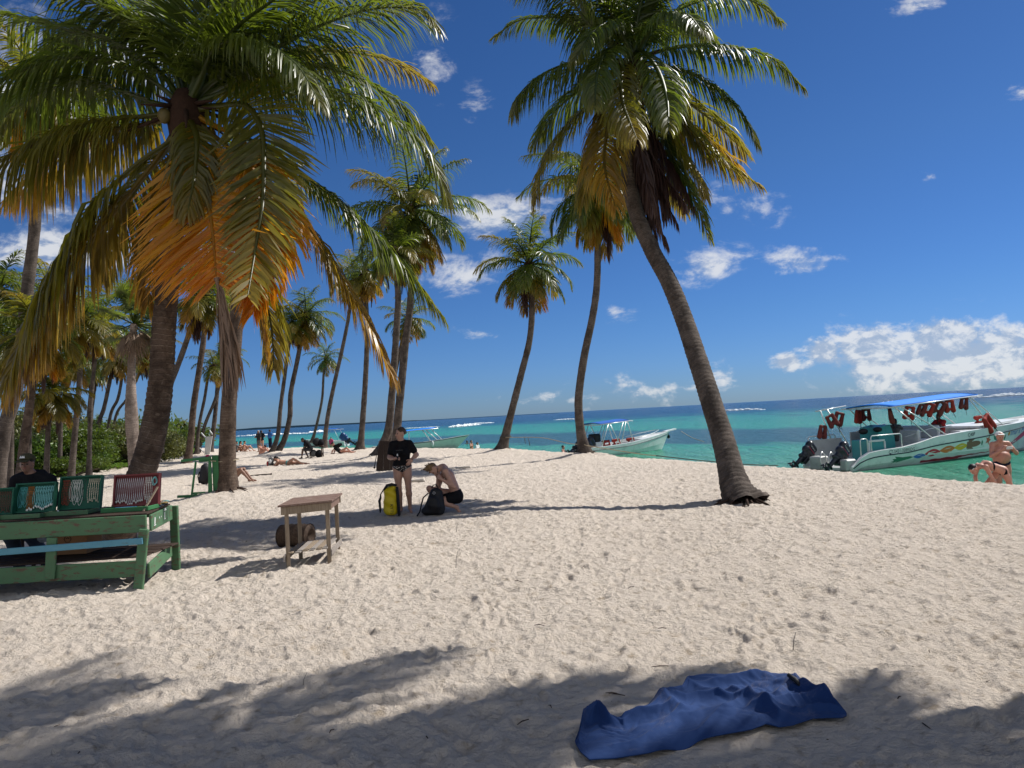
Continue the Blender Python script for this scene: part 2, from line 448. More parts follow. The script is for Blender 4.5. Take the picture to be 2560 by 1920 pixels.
# ------------------------------------------------------------------ sand sheet
def build_sand():
    RES = 0.025; X0, X1, Y0, Y1 = -30.0, 22.0, 1.0, 48.0
    nx = int((X1 - X0) / RES); ny = int((Y1 - Y0) / RES)
    rng = np.random.default_rng(5)
    H = np.zeros((ny, nx), np.float32)
    ps = 15
    gy, gx = np.mgrid[-ps:ps + 1, -ps:ps + 1].astype(np.float32) * RES
    for i in range(20000):
        yc = Y0 + (Y1 - Y0) * (rng.random() ** 1.25); xc = X0 + (X1 - X0) * rng.random()
        cx = int((xc - X0) / RES); cy = int((yc - Y0) / RES)
        if cx < ps or cy < ps or cx >= nx - ps - 1 or cy >= ny - ps - 1: continue
        a = rng.random() * math.pi; ca, sa = math.cos(a), math.sin(a)
        big_ = rng.random() < .22; l = (0.075 + 0.075 * rng.random()) if big_ else (0.035 + .04 * rng.random()); wd = (0.045 + 0.03 * rng.random()) if big_ else (0.03 + 0.02 * rng.random())
        p = (gx * ca + gy * sa) / l; q = (-gx * sa + gy * ca) / wd
        r2 = p * p + q * q
        d = (0.012 + 0.022 * rng.random()) * (1 if big_ else .75)
        d *= 1.25; H[cy - ps:cy + ps + 1, cx - ps:cx + ps + 1] += (-d * np.exp(-r2 * 1.3) + d * 0.55 * np.exp(-(np.sqrt(r2) - 1.7) ** 2 * 3)) * (1 + 0.5 * p)
    H = np.where(H < 0, -0.016 * np.tanh(-H / 0.016), 0.025 * np.tanh(H / 0.025))
    # polar sheet round the camera, fine where the camera looks
    th = np.concatenate([np.linspace(-180, -48, 50)[:-1], np.linspace(-48, 48, 1100), np.linspace(48, 180, 50)[1:-1]]) * math.pi / 180
    rr = np.concatenate([[0.02, 0.5, 1.0, 1.4], np.geomspace(1.8, 55, 820), np.geomspace(58, 3500, 40)])
    R, T = np.meshgrid(rr, th, indexing='ij')
    X = R * np.sin(T); Y = R * np.cos(T)
    Z = np.zeros_like(X)
    fx = (X - X0) / RES; fy = (Y - Y0) / RES
    ok = (fx > 1) & (fy > 1) & (fx < nx - 2) & (fy < ny - 2)
    ix = np.clip(fx.astype(int), 0, nx - 2); iy = np.clip(fy.astype(int), 0, ny - 2)
    tx = np.clip(fx - ix, 0, 1); ty = np.clip(fy - iy, 0, 1)
    hs_ = (H[iy, ix] * (1 - tx) + H[iy, ix + 1] * tx) * (1 - ty) + (H[iy + 1, ix] * (1 - tx) + H[iy + 1, ix + 1] * tx) * ty
    Z += np.where(ok, hs_, 0)
    near = R < 70
    wx = X + fbm(X * 1.5, Y * 1.5, 3, 40) * 0.5; wy = Y + fbm(X * 1.5, Y * 1.5, 3, 50) * 0.5
    rdg = (0.5 - 0.15 * np.tanh(np.abs(fbm(wx * 2.6, wy * 2.6, 4, 3)) / 0.15)) 
    Z += np.where(near, fbm(X * 0.5, Y * 0.5, 3, 1) * 0.10 + (rdg - 0.42) * 0.24 + (0.5 - 0.14 * np.tanh(np.abs(fbm(wx * 5.5, wy * 6.5, 3, 9)) / 0.14) - .42) * 0.13 + fbm(X * 22, Y * 22, 2, 12) * 0.03 * np.clip(16 / R, 0, 1), 0)
    sd = shore_dist(X, Y)
    prof = np.where(sd < 0, 0, np.where(sd < 7, -0.20 * sd, -1.4 - 0.05 * (sd - 7)))
    fade = np.clip(1 - sd / 2.5, 0.12, 1)
    Z = Z * fade + np.maximum(prof, -3.0)
    Z += 0.05 * np.exp(-((sd + 1.2) / 1.3) ** 2)
    for (mx, my, mh, mr) in MOUNDS:
        Z += mh * np.exp(-((X - mx) ** 2 + (Y - my) ** 2) / (mr * mr))
    Z = Z * (1 - .8 * np.exp(-((X - 1.15) / 1.1) ** 4 - ((Y - 4.3) / .62) ** 4))
    V = np.stack([X, Y, Z], -1).reshape(-1, 3)
    nr, nth = X.shape
    i, j = np.meshgrid(np.arange(nr - 1), np.arange(nth), indexing='ij')
    j2 = (j + 1) % nth
    Fq = np.stack([i * nth + j, (i) * nth + j2, (i + 1) * nth + j2, (i + 1) * nth + j], -1).reshape(-1, 4)[:, ::-1]
    # the ring closes at +-180 degrees
    c0 = len(V); V = np.vstack([V, [[0, 0, V[:nth, 2].mean()]]])
    o = np_mesh('sand', V, np.ascontiguousarray(Fq), 'sand', True)
    tag(o, kind='structure')
    return o
def sand_z(x, y):
    sd = float(shore_dist(np.array([float(x)]), np.array([float(y)]))[0])
    z = 0 if sd < 0 else max(-0.20 * sd, -1.4)
    for (mx, my, mh, mr) in MOUNDS: z += mh * math.exp(-((x - mx) ** 2 + (y - my) ** 2) / (mr * mr))
    return z
def build_sea():
    th = np.concatenate([np.linspace(-85, -50, 30)[:-1], np.linspace(-50, 50, 500), np.linspace(50, 150, 50)[1:]]) * math.pi / 180
    rr = np.geomspace(6, 9000, 420)
    R, T = np.meshgrid(rr, th, indexing='ij')
    X = R * np.sin(T); Y = R * np.cos(T)
    sd = shore_dist(X, Y)
    Z = SEA_Z + fbm(X * 0.9, Y * 0.9, 3, 77) * 0.05 * np.clip(R / 20, 0, 1) + np.clip(sd - 60, 0, 60) / 60 * fbm(X * 0.12, Y * 0.25, 3, 79) * 0.5 * np.clip(500 / R, 0, 1)
    V = np.stack([X, Y, Z], -1).reshape(-1, 3)
    nr, nth = X.shape
    i, j = np.meshgrid(np.arange(nr - 1), np.arange(nth - 1), indexing='ij')
    keep = (sd[:-1, :-1] > 0.3)
    Fq = np.stack([i * nth + j, (i + 1) * nth + j, (i + 1) * nth + j + 1, i * nth + j + 1], -1)[keep]
    Fq = Fq.reshape(-1, 4)
    o = np_mesh('sea', V, np.ascontiguousarray(Fq), 'sea', True)
    if o.data.polygons[0].normal.z < 0: o.data.flip_normals()
    a = o.data.attributes.new('off', 'FLOAT', 'POINT')
    a.data.foreach_set('value', np.clip(sd, 0, 9000).astype(np.float32).ravel())
    tag(o, kind='structure')

# ------------------------------------------------------------------ palm materials
def frond_mat(name, base, tip, trans, tipstart=0.6, edge=None, tr=0.33, rough=0.40):
    m, nt, b = material(name)
    uvn = nt.new('ShaderNodeTexCoord').outputs['UV']
    sp = nt.new('ShaderNodeSeparateXYZ'); nt.put(sp.inputs[0], uvn)
    oi = nt.new('ShaderNodeObjectInfo').outputs['Random']
    nz = nt.noise(nt.comb(nt.math('MULTIPLY', sp.outputs[0], 60.0), nt.math('MULTIPLY', oi, 37.0), 0), 1.0, 3, 0.7)
    f = nt.sstep(nt.math('ADD', sp.outputs[0], nt.math('MULTIPLY', nt.math('SUBTRACT', nz, 0.5), 0.8)), tipstart, tipstart + 0.5)
    f2 = nt.math('MAXIMUM', f, nt.math('MULTIPLY', nt.sstep(sp.outputs[1], 0.55, 1.0), 0.7 if edge else 0.25))
    c = nt.mix(f2, base, tip)
    c = nt.mix(nt.math('MULTIPLY', nt.sstep(nz, 0.35, 0.75), 0.5), c, tuple(x * 0.55 for x in base))
    nt.put(b.inputs['Base Color'], c)
    b.inputs['Roughness'].default_value = rough
    b.inputs['Specular IOR Level'].default_value = 0.55
    tl = nt.new('ShaderNodeBsdfTranslucent')
    tcx = nt.mix(f2, trans, tuple(min(1, x * 2.2) for x in tip))
    nt.put(tl.inputs['Color'], tcx)
    mx = nt.new('ShaderNodeMixShader'); mx.inputs[0].default_value = tr
    nt.l.new(b.outputs[0], mx.inputs[1]); nt.l.new(tl.outputs[0], mx.inputs[2])
    nt.l.new(mx.outputs[0], nt.n['Material Output'].inputs[0])
frond_mat('frond_green', (0.052, 0.075, 0.010), (0.16, 0.14, 0.02), (0.21, 0.28, 0.02), 0.66, tr=.40)
frond_mat('frond_olive', (0.082, 0.080, 0.010), (0.22, 0.16, 0.02), (0.34, 0.32, 0.02), 0.50, tr=.42)
frond_mat('frond_yellow', (0.15, 0.108, 0.012), (0.30, 0.165, 0.015), (0.42, 0.29, 0.02), 0.45, True, tr=.42)
frond_mat('frond_orange', (0.36, 0.185, 0.010), (0.46, 0.18, 0.010), (0.95, 0.55, 0.02), 0.45, True, tr=.45)
frond_mat('frond_brown', (0.050, 0.022, 0.018), (0.09, 0.045, 0.03), (0.05, 0.025, 0.02), 0.6, None, 0.10, 0.6)
frond_mat('frond_straw', (0.20, 0.13, 0.085), (0.24, 0.15, 0.10), (0.16, 0.09, 0.05), 0.6, None, 0.12, 0.7)
def trunk_mat(name, c1, c2, scar):
    m, nt, b = material(name)
    tcn = nt.new('ShaderNodeTexCoord'); uvn = tcn.outputs['UV']; ob = tcn.outputs['Object']
    sp = nt.new('ShaderNodeSeparateXYZ'); nt.put(sp.inputs[0], uvn)
    nz = nt.noise(ob, 2.4, 8, 0.75, 0.5); nf = nt.noise(ob, 28.0, 5, 0.7)
    vv = nt.math('ADD', nt.math('MULTIPLY', sp.outputs[1], 11.0), nt.math('MULTIPLY', nt.noise(ob, 2.2, 3), 1.6))
    fr = nt.math('FRACT', vv)
    ring = nt.math('MULTIPLY', nt.sstep(fr, 0.80, 0.97), nt.sstep(nf, 0.36, 0.55))
    c = nt.mix(nt.sstep(nz, 0.36, 0.62), tuple(x * .75 for x in c1), c2)
    c = nt.mix(nt.math('MULTIPLY', nt.sstep(nt.noise(ob, 5.5, 6, 0.7, 0.8), 0.58, 0.68), 0.5), c, scar)
    c = nt.mix(nt.sstep(nf, 0.5, 0.75), c, tuple(x * 0.6 for x in c1))
    c = nt.mix(nt.math('MULTIPLY', ring, nt.sstep(nz, 0.42, 0.62)), c, scar)
    c = nt.mix(nt.math('MULTIPLY', nt.sstep(fr, 0.0, 0.14, 1.0, 0.0), 0.7), c, tuple(x * 0.4 for x in c1))
    nt.put(b.inputs['Base Color'], c)
    b.inputs['Roughness'].default_value = 0.9; b.inputs['Specular IOR Level'].default_value = 0.15
    nt.put(b.inputs['Normal'], nt.bump(nt.math('ADD', nf, nt.math('MULTIPLY', fr, 0.5)), 0.6, 0.02))
trunk_mat('trunk_grey', (0.070, 0.056, 0.047), (0.125, 0.100, 0.084), (0.20, 0.165, 0.14))
trunk_mat('trunk_brown', (0.072, 0.050, 0.038), (0.135, 0.096, 0.072), (0.24, 0.19, 0.15))
trunk_mat('trunk_pale', (0.20, 0.155, 0.13), (0.32, 0.26, 0.22), (0.22, 0.16, 0.13))
simple('palm_fibre', (0.040, 0.022, 0.015), 0.9, 0.5, 20, 0.1, bump=0.8)
simple('root_brown', (0.055, 0.036, 0.028), 0.95, 0.5, 14, 0.1, bump=0.8)
simple('coconut', (0.10, 0.075, 0.02), 0.6, 0.4, 6)
simple('stem_green', (0.17, 0.15, 0.04), 0.5, 0.3, 6)

# ------------------------------------------------------------------ palm geometry
def spline(P, n):
    P = np.asarray([tuple(p) for p in P], float)
    if len(P) == 2:
        t = np.linspace(0, 1, n)[:, None]; return P[0] * (1 - t) + P[1] * t
    Q = np.vstack([2 * P[0] - P[1], P, 2 * P[-1] - P[-2]])
    d = np.linalg.norm(np.diff(P, axis=0), axis=1); s = np.concatenate([[0], np.cumsum(d)]); s /= s[-1]
    out = []
    for t in np.linspace(0, 1, n):
        i = min(int(np.searchsorted(s, t, side='right')) - 1, len(P) - 2); i = max(i, 0)
        u = (t - s[i]) / max(1e-9, s[i + 1] - s[i])
        p0, p1, p2, p3 = Q[i], Q[i + 1], Q[i + 2], Q[i + 3]
        out.append(0.5 * ((2 * p1) + (-p0 + p2) * u + (2 * p0 - 5 * p1 + 4 * p2 - p3) * u * u + (-p0 + 3 * p1 - 3 * p2 + p3) * u ** 3))
    return np.array(out)
def norm(a): return a / np.maximum(np.linalg.norm(a, axis=-1, keepdims=True), 1e-9)

def frond_geo(path, nleaf=60, L=0.9, wd=0.045, hang=0.6, rng=None, pet=0.16, thick=0.035, fwd=(68, 25), lift=0.2, upref=None, segs=3, seed=0):
    """one pinnate leaf along path: rachis tube + two rows of leaflets. returns V, quads, UV"""
    rng = rng or np.random.default_rng(seed)
    C = spline(path, 26)
    T = norm(np.gradient(C, axis=0))
    V = []; Q = []; UV = []
    up = np.array([0, 0, 1.0]) if upref is None else np.asarray(upref, float)
    S = norm(np.cross(T, up)); 
    for i in range(1, len(S)):
        if np.dot(S[i], S[i - 1]) < 0: S[i] = -S[i]
    S = norm(S + 0)
    N = norm(np.cross(S, T))
    s = np.linspace(0, 1, 26)
    r = thick * (1 - s) ** 0.8 * (1 + 1.2 * np.exp(-s / 0.06)) + 0.004
    k = 5
    for i in range(26):
        for j in range(k):
            a = 2 * math.pi * j / k
            V.append(C[i] + S[i] * math.cos(a) * r[i] * 1.3 + N[i] * math.sin(a) * r[i] * 0.8); UV.append((0.05, 0.0))
    for i in range(25):
        for j in range(k):
            Q.append((i * k + j, i * k + (j + 1) % k, (i + 1) * k + (j + 1) % k, (i + 1) * k + j))
    V = np.array(V); UV = np.array(UV); Q = np.array(Q)
    # leaflets, vectorised
    t = np.repeat(np.linspace(pet, 0.995, nleaf), 2); side = np.tile([-1.0, 1.0], nleaf)
    t = np.clip(t + rng.normal(0, 0.0045, len(t)), pet, 0.999)
    def smp(A): return np.stack([np.interp(t, s, A[:, q]) for q in range(3)], -1)
    P = smp(C); Tt = norm(smp(T)); Ss = norm(smp(S)); Nn = norm(smp(N))
    u_ = (t - pet) / (1 - pet)
    prof = np.interp(u_, [0, 0.12, 0.4, 0.75, 1.0], [0.55, 0.85, 1.0, 0.75, 0.30])
    ln = L * prof * (1 + rng.normal(0, 0.08, len(t)))
    keep = rng.random(len(t)) > 0.03
    ang = np.radians(np.interp(u_, [0, 1], fwd) + rng.normal(0, 4, len(t)))
    D = Tt * np.cos(ang)[:, None] + Ss * (np.sin(ang) * side)[:, None] + Nn * (lift + rng.normal(0, 0.08, len(t)))[:, None]
    D = norm(D)
    g = np.array([0, 0, -1.0])
    hk = hang * (1 + rng.normal(0, 0.22, len(t)))
    pts = [P]; p = P; d = D
    frac = [0.34, 0.36, 0.30] if segs == 3 else [0.5, 0.5]
    dirs = []
    for q in range(segs):
        d = norm(d + g * (hk * (0.35 + 0.5 * q) * (3 / segs))[:, None])
        dirs.append(d); p = p + d * (ln * frac[q])[:, None]; pts.append(p)
    tw = rng.normal(0, 0.45, len(t))
    W0 = norm(Tt - D * np.sum(Tt * D, -1)[:, None]); 
    B0 = np.cross(D, W0)
    prof_w = [0.55, 1.0, 0.72, 0.06] if segs == 3 else [0.7, 1.0, 0.08]
    rows = []
    for q in range(segs + 1):
        dd = dirs[min(q, segs - 1)]
        W = W0 * np.cos(tw)[:, None] + B0 * np.sin(tw)[:, None]
        W = norm(W - dd * np.sum(W * dd, -1)[:, None])
        hw = wd * 0.5 * prof_w[q] * np.interp(u_, [0, 0.3, 1], [0.8, 1.0, 0.65])
        rows.append((pts[q] - W * hw[:, None], pts[q] + W * hw[:, None]))
    n = len(t)
    LV = np.stack([x for pr in rows for x in pr], 1)      # n, 2(segs+1), 3
    LV = LV[keep]; uu = t[keep]; n = len(uu)
    base = len(V) + np.arange(n)[:, None] * (2 * (segs + 1))
    lq = np.concatenate([base + np.array([[2 * q, 2 * q + 1, 2 * q + 3, 2 * q + 2]]) for q in range(segs)], 0)
    luv = np.stack([np.repeat(uu[:, None], 2 * (segs + 1), 1), np.tile(np.repeat(np.arange(segs + 1) / segs, 2), (n, 1))], -1).reshape(-1, 2)
    V = np.vstack([V, LV.reshape(-1, 3)]); Q = np.vstack([Q, lq]); UV = np.vstack([UV, luv])
    return V, Q, UV

def trunk_geo(P, r0, r1, flare=0.9, flh=0.35, sides=18, step=0.035, ring=0.05, belly=None, rng=None, top_extra=0.0):
    P = [tuple(p) for p in P]
    L = sum((Vector(P[i + 1]) - Vector(P[i])).length for i in range(len(P) - 1))
    n = max(20, int(L / step))
    C = spline(P, n)
    s = np.linspace(0, L, n)
    r = r0 + (r1 - r0) * np.minimum(1, (s / L) ** 0.75)
    r = r * (1 + flare * np.exp(-s / flh))
    if belly: r = r * (1 + belly[0] * np.exp(-((s / L - belly[1]) / belly[2]) ** 2))
    T = norm(np.gradient(C, axis=0))
    a = norm(np.cross(T, np.array([0, 1.0, 0.15]))); b_ = np.cross(T, a)
    ang = np.linspace(0, 2 * math.pi, sides, endpoint=False)
    rg = (s * 10.0 + 2.2 * fbm(s * .9, s * 0 + r0 * 90, 3, 7)) % 1.0
    rr = (r * (1 + ring * 1.5 * (rg - 0.5) * (0.5 + vnoise(s * 4, s * 0, 5))))[:, None] * (1 + 0.05 * fbm(np.cos(ang)[None] * 1.5 + 9 + s[:, None] * 2, np.sin(ang)[None] * 1.5 + 5 + s[:, None], 3, 2))
    fl = (np.exp(-s / (flh * 0.6)))[:, None] * (0.22 * np.sin(ang * 5 + 1)[None] + 0.12 * np.sin(ang * 8)[None]) * flare
    rr = rr * (1 + fl)
    V = C[:, None, :] + a[:, None, :] * (np.cos(ang)[None, :, None] * rr[..., None]) + b_[:, None, :] * (np.sin(ang)[None, :, None] * rr[..., None])
    V = V.reshape(-1, 3)
    i, j = np.meshgrid(np.arange(n - 1), np.arange(sides), indexing='ij'); j2 = (j + 1) % sides
    Q = np.stack([i * sides + j, i * sides + j2, (i + 1) * sides + j2, (i + 1) * sides + j], -1).reshape(-1, 4)
    UV = np.stack([np.tile(ang / 6.283, n), np.repeat(s, sides)], -1)
    return V, Q, UV, C
def roots_geo(c, r, n=26, seed=0, length=0.5):
    rg = random.Random(seed); mb = MB()
    for i in range(n):
        a = 2 * math.pi * i / n + rg.uniform(-.15, .15)
        l = length * rg.uniform(0.35, 1.1); h = rg.uniform(0.06, 0.24)
        d = Vector((math.cos(a), math.sin(a), 0))
        mb.tube([c + d * r * 0.6 + Vector((0, 0, h)), c + d * (r + l * .35) + Vector((0, 0, h * .55)), c + d * (r + l) + Vector((0, 0, -0.03))], [0.028, 0.018, 0.008], 5)
    return mb

def auto_fronds(center, L, n, seed, lean=Vector((0, 0, 0)), yellow=0.3, dead=2, low=-65, hang=0.6, nleaf=44, wd=0.06, leafL=None, young=78, merge=False):
    """returns list of (material, path, leaflet args)"""
    rg = random.Random(seed); out = []
    for i in range(n):
        f = i / (n - 1)
        az = i * 2.39996 + rg.uniform(-.2, .2)
        el = young + (low - young) * (f ** 0.85) + rg.uniform(-7, 7)
        l = L * (0.72 + 0.28 * math.sin(math.pi * min(1, f * 1.3 + 0.15))) * rg.uniform(0.88, 1.08)
        bend = 55 + 40 * math.sin(math.pi * f) + rg.uniform(-8, 12)
        if el < -20: bend = min(bend, 88 + el)
        p = Vector(center); pts = [p.copy()]
        e = el; st = 7
        for k in range(st):
            er = rad(max(e, -86)); d = Vector((math.cos(az) * math.cos(er), math.sin(az) * math.cos(er), math.sin(er)))
            p = p + (d + lean * 0.25 * (k / st)).normalized() * (l / st); pts.append(p.copy())
            e -= bend / st * (0.5 + k / st)
        if f > 1 - yellow * 0.45: m_ = 'frond_orange' if rg.random() < .3 else 'frond_yellow'
        elif f > 1 - yellow: m_ = 'frond_yellow' if rg.random() < .5 else 'frond_olive'
        else: m_ = 'frond_green' if rg.random() < .65 else 'frond_olive'
        out.append((m_, pts, dict(nleaf=nleaf, L=leafL or L * 0.24, wd=wd, hang=hang * rg.uniform(.8, 1.3), thick=0.011 * L, seed=seed * 100 + i)))
    for i in range(dead):
        az = rg.uniform(0, 6.28); d = Vector((math.cos(az), math.sin(az), 0))
        l = L * rg.uniform(0.5, 0.85)
        pts = [Vector(center), Vector(center) + d * 0.22 + Vector((0, 0, -0.15)), Vector(center) + d * 0.36 + Vector((0, 0, -l * .5)), Vector(center) + d * 0.30 + lean * 0.2 + Vector((0, 0, -l))]
        out.append(('frond_brown', pts, dict(nleaf=nleaf, L=(leafL or L * 0.24) * 0.8, wd=wd * 0.7, hang=2.2, thick=0.011 * L, seed=seed * 100 + 60 + i, fwd=(40, 20))))
    return out

def palm(label, trunk_pts, r0, r1, fronds, group, tmat='trunk_grey', sides=16, step=0.05, flare=0.9, flh=0.35, roots=0, fibre=True, fibre_r=None, nuts=0, merged=False, mound=None, belly=None, name='coconut_palm', upref=None):
    base = Vector(trunk_pts[0])
    o = empty(name, base, label, 'palm tree', group)
    V, Q, UV, C = trunk_geo(trunk_pts, r0, r1, flare, flh, sides, step, belly=belly)
    part('trunk', V, Q, tmat, o, True, UV)
    if roots:
        roots_geo(Vector(base), r0 * (1 + flare * .6), roots, len(label), 0.45).build('roots', 'root_brown', o, True)
    c = Vector(trunk_pts[-1])
    if fibre:
        mb = MB(); fr_ = fibre_r or r1 * 1.5; rg = random.Random(len(label))
        mb.ball(c - Vector((0, 0, fr_ * 0.6)), (fr_, fr_, fr_ * 1.9), 12)
        for i in range(22):
            a = rg.uniform(0, 6.28); e_ = rg.uniform(-1.2, 1.0)
            d = Vector((math.cos(a) * math.cos(e_), math.sin(a) * math.cos(e_), math.sin(e_)))
            mb.tube([c + d * fr_ * .6, c + d * fr_ * rg.uniform(1.6, 3.0) + Vector((0, 0, -fr_ * rg.uniform(0.2, 1.6)))], [fr_ * .16, fr_ * .04], 5)
        mb.build('crown_base', 'palm_fibre', o, True)
    if nuts:
        rg = random.Random(3)
        for i in range(nuts):
            a = rg.uniform(0, 6.28)
            MB().ball(c + Vector((math.cos(a) * r1 * 2.4, math.sin(a) * r1 * 2.4, -r1 * rg.uniform(1, 3))), (0.1, 0.1, 0.13), 10).build('coconut', 'coconut', o, True)
    if merged:
        groups = {}
        for (m_, pts, kw) in fronds:
            g_ = groups.setdefault('frond_brown' if m_ == 'frond_brown' else ('frond_yellow' if m_ in ('frond_yellow', 'frond_orange') else ('frond_green' if m_ == 'frond_green' else 'frond_olive')), [[], [], [], 0])
            V, Q, UV = frond_geo([tuple(p) for p in pts], segs=2, upref=upref, **kw)
            g_[0].append(V); g_[1].append(Q + g_[3]); g_[2].append(UV); g_[3] += len(V)
        # one crown mesh with several materials
        Vs = []; Qs = []; Us = []; mi = []; off = 0
        keys = list(groups)
        for ki, k_ in enumerate(keys):
            g_ = groups[k_]; V = np.vstack(g_[0]); Q = np.vstack(g_[1]) + off
            Vs.append(V); Qs.append(Q); Us.append(np.vstack(g_[2])); mi += [ki] * len(Q); off += len(V)
        ob = part('crown', np.vstack(Vs), np.vstack(Qs), keys[0], o, True, np.vstack(Us))
        for k_ in keys[1:]: ob.data.materials.append(MATS[k_])
        ob.data.polygons.foreach_set('material_index', np.array(mi[:len(ob.data.polygons)], dtype=np.int32))
    else:
        for (m_, pts, kw) in fronds:
            V, Q, UV = frond_geo([tuple(p) for p in pts], **kw)
            nm = 'dead_frond' if m_ in ('frond_brown', 'frond_straw') else 'frond'
            fo = part(nm, V, Q, m_, o, True, UV)
            if m_ == 'frond_orange': fo['label'] = 'orange yellowing frond'
    return o
# ------------------------------------------------------------------ palms
def base_pt(px, py, bury=0.12):
    p = gnd(px, py); return Vector((p.x, p.y, -.02))
def F(mat, pts, Yc, dY, **kw):
    """frond along display points; depth runs from Yc to Yc+dY (quadratic)"""
    n = len(pts); out = []
    for i, (x, y) in enumerate(pts):
        t = i / (n - 1); out.append(atD(x, y, Yc + dY * t ** 1.3))
    return (mat, out, kw)
GP = 'coconut palms on the beach'
# A: large palm at left -------------------------------------------------
YA = 11.6
bA = base_pt(285, 1372, 0.15)
MOUNDS.append((bA.x, bA.y, 0.10, 0.9))
cA = (403, 238)
trA = [bA] + [atD(x, y, YA + d) for (x, y, d) in [(262, 1130, 0), (300, 1040, 0), (330, 940, 0), (347, 830, 0), (355, 700, 0), (368, 560, 0), (382, 420, 0), (398, 300, 0), (403, 240, 0)]]
g, ol, ye, og, br, st_ = 'frond_green', 'frond_olive', 'frond_yellow', 'frond_orange', 'frond_brown', 'frond_straw'
na = dict(nleaf=150, L=1.25, wd=0.040, hang=0.55, thick=0.045)
def FA(mat, pts, dY, **kw):
    k = dict(na); k.update(kw); k['seed'] = len(frA) + 1000
    frA.append(F(mat, [cA] + pts, YA, dY, **k))
frA = []
FA(g, [(430, 130), (445, 20), (452, -110)], -0.8, hang=0.35)
FA(g, [(360, 120), (290, 60), (195, 0), (90, -50)], -0.6, hang=0.5)
FA(g, [(340, 150), (240, 90), (120, 60), (0, 30), (-70, 40)], 0.6, hang=0.9)
FA(g, [(330, 175), (220, 130), (110, 130), (0, 178), (-80, 240)], -0.8, hang=0.9, L=1.0)
FA(g, [(330, 220), (200, 180), (90, 200), (-40, 290)], 0.9, hang=0.9)
FA(ol, [(330, 250), (200, 262), (90, 300), (0, 350), (-80, 430)], -0.5, hang=1.5, L=1.3)
FA(ye, [(330, 265), (210, 290), (110, 350), (20, 430)], 0.9, hang=1.6, L=1.2)
FA(ol, [(372, 300), (300, 350), (215, 430), (140, 540), (70, 680), (15, 820)], -1.3, hang=1.1, L=1.35, pet=0.30, wd=0.055)
FA(ye, [(350, 330), (270, 430), (170, 560), (90, 690), (20, 850)], -0.2, hang=1.3, L=1.25, pet=0.30, wd=0.055)
FA(og, [(415, 300), (442, 400), (458, 490), (468, 610)], -1.9, hang=0.07, L=1.5, pet=0.22, wd=0.060, fwd=(58, 42), upref=(0.1, -1.0, 0.15), nleaf=150, lift=0.05)
FA(ol, [(470, 230), (530, 228), (564, 275), (570, 360), (566, 450), (548, 560), (535, 640)], -2.5, hang=0.10, L=1.0, pet=0.07, wd=0.058, fwd=(60, 34), upref=(0.2, -1.0, 0.4), nleaf=140, lift=0.05)
FA(og, [(460, 270), (520, 300), (560, 360), (590, 450), (580, 560), (545, 680)], -1.7, hang=0.5, L=0.95, pet=0.3, wd=0.055, fwd=(58, 35))
FA(g, [(470, 205), (560, 180), (680, 185), (790, 215), (880, 275), (935, 345), (962, 420)], -0.4, hang=1.25, L=1.4)
FA(g, [(470, 190), (580, 150), (720, 150), (850, 215), (925, 300)], 0.9, hang=1.0, L=1.2)
FA(g, [(460, 175), (560, 125), (680, 60), (800, 20), (900, 20), (935, 50)], -0.6, hang=0.7, L=1.25)
FA(g, [(455, 160), (540, 80), (640, 20), (760, -20), (880, -10)], 0.8, hang=0.8, L=1.1)
FA(g, [(440, 150), (510, 60), (590, 0), (680, -70)], -1.4, hang=0.6)
FA(g, [(420, 140), (390, 40), (370, -90)], 0.6, hang=0.4)
FA(g, [(400, 120), (330, 20), (250, -80)], 0.9, hang=0.4)
FA(g, [(450, 120), (530, 0), (600, -110)], 0.6, hang=0.4)
FA(g, [(380, 140), (330, 60), (230, 50), (130, 110), (40, 200)], 1.4, hang=0.8)
FA(ol, [(470, 180), (560, 130), (700, 110), (840, 130), (936, 185)], 2.2, hang=0.8, L=0.8)
FA(g, [(480, 280), (580, 320), (660, 380), (760, 455), (860, 560), (955, 682)], 0.3, hang=1.1, L=1.05, pet=0.35)
FA(ye, [(470, 300), (570, 380), (650, 470), (720, 570), (790, 690), (850, 818)], -0.3, hang=1.0, L=0.95, pet=0.35)
FA(ol, [(450, 320), (520, 450), (560, 590), (585, 700), (592, 800)], 0.7, hang=0.8, L=0.95, pet=0.3)
FA(ye, [(440, 330), (500, 450), (545, 600), (575, 760)], 0.2, hang=0.9, L=0.9, pet=0.3)
FA(ye, [(390, 340), (360, 430), (330, 540), (320, 660)], 0.6, hang=0.8, L=0.95, pet=0.2)
FA(ol, [(370, 310), (300, 400), (250, 500), (225, 610)], 1.2, hang=1.0, L=0.95, pet=0.2)
FA(g, [(430, 180), (470, 100), (560, 90), (640, 140), (690, 220)], -2.0, hang=0.9, L=0.9)
FA(ol, [(412, 262), (425, 300), (420, 380), (405, 460)], -1.3, hang=0.9, L=0.85, nleaf=110)
FA(br, [(395, 330), (400, 430), (420, 520)], -0.3, hang=1.8, L=0.5, nleaf=50)
FA(br, [(385, 330), (375, 420), (372, 500)], 0.2, hang=1.8, L=0.5, nleaf=50)
frA.append(F(st_, [(468, 600), (476, 660), (484, 720), (492, 790)], YA - 1.9, 0.1, nleaf=60, L=0.95, wd=0.04, hang=1.5, thick=0.02, fwd=(35, 15), pet=0.02, seed=77))
pA = palm('large leaning coconut palm behind the bead table, orange and yellow drooping fronds', trA, 0.225, 0.145, frA, GP, 'trunk_brown', 26, 0.025, 0.55, 0.5, roots=30, fibre_r=0.3, nuts=4)

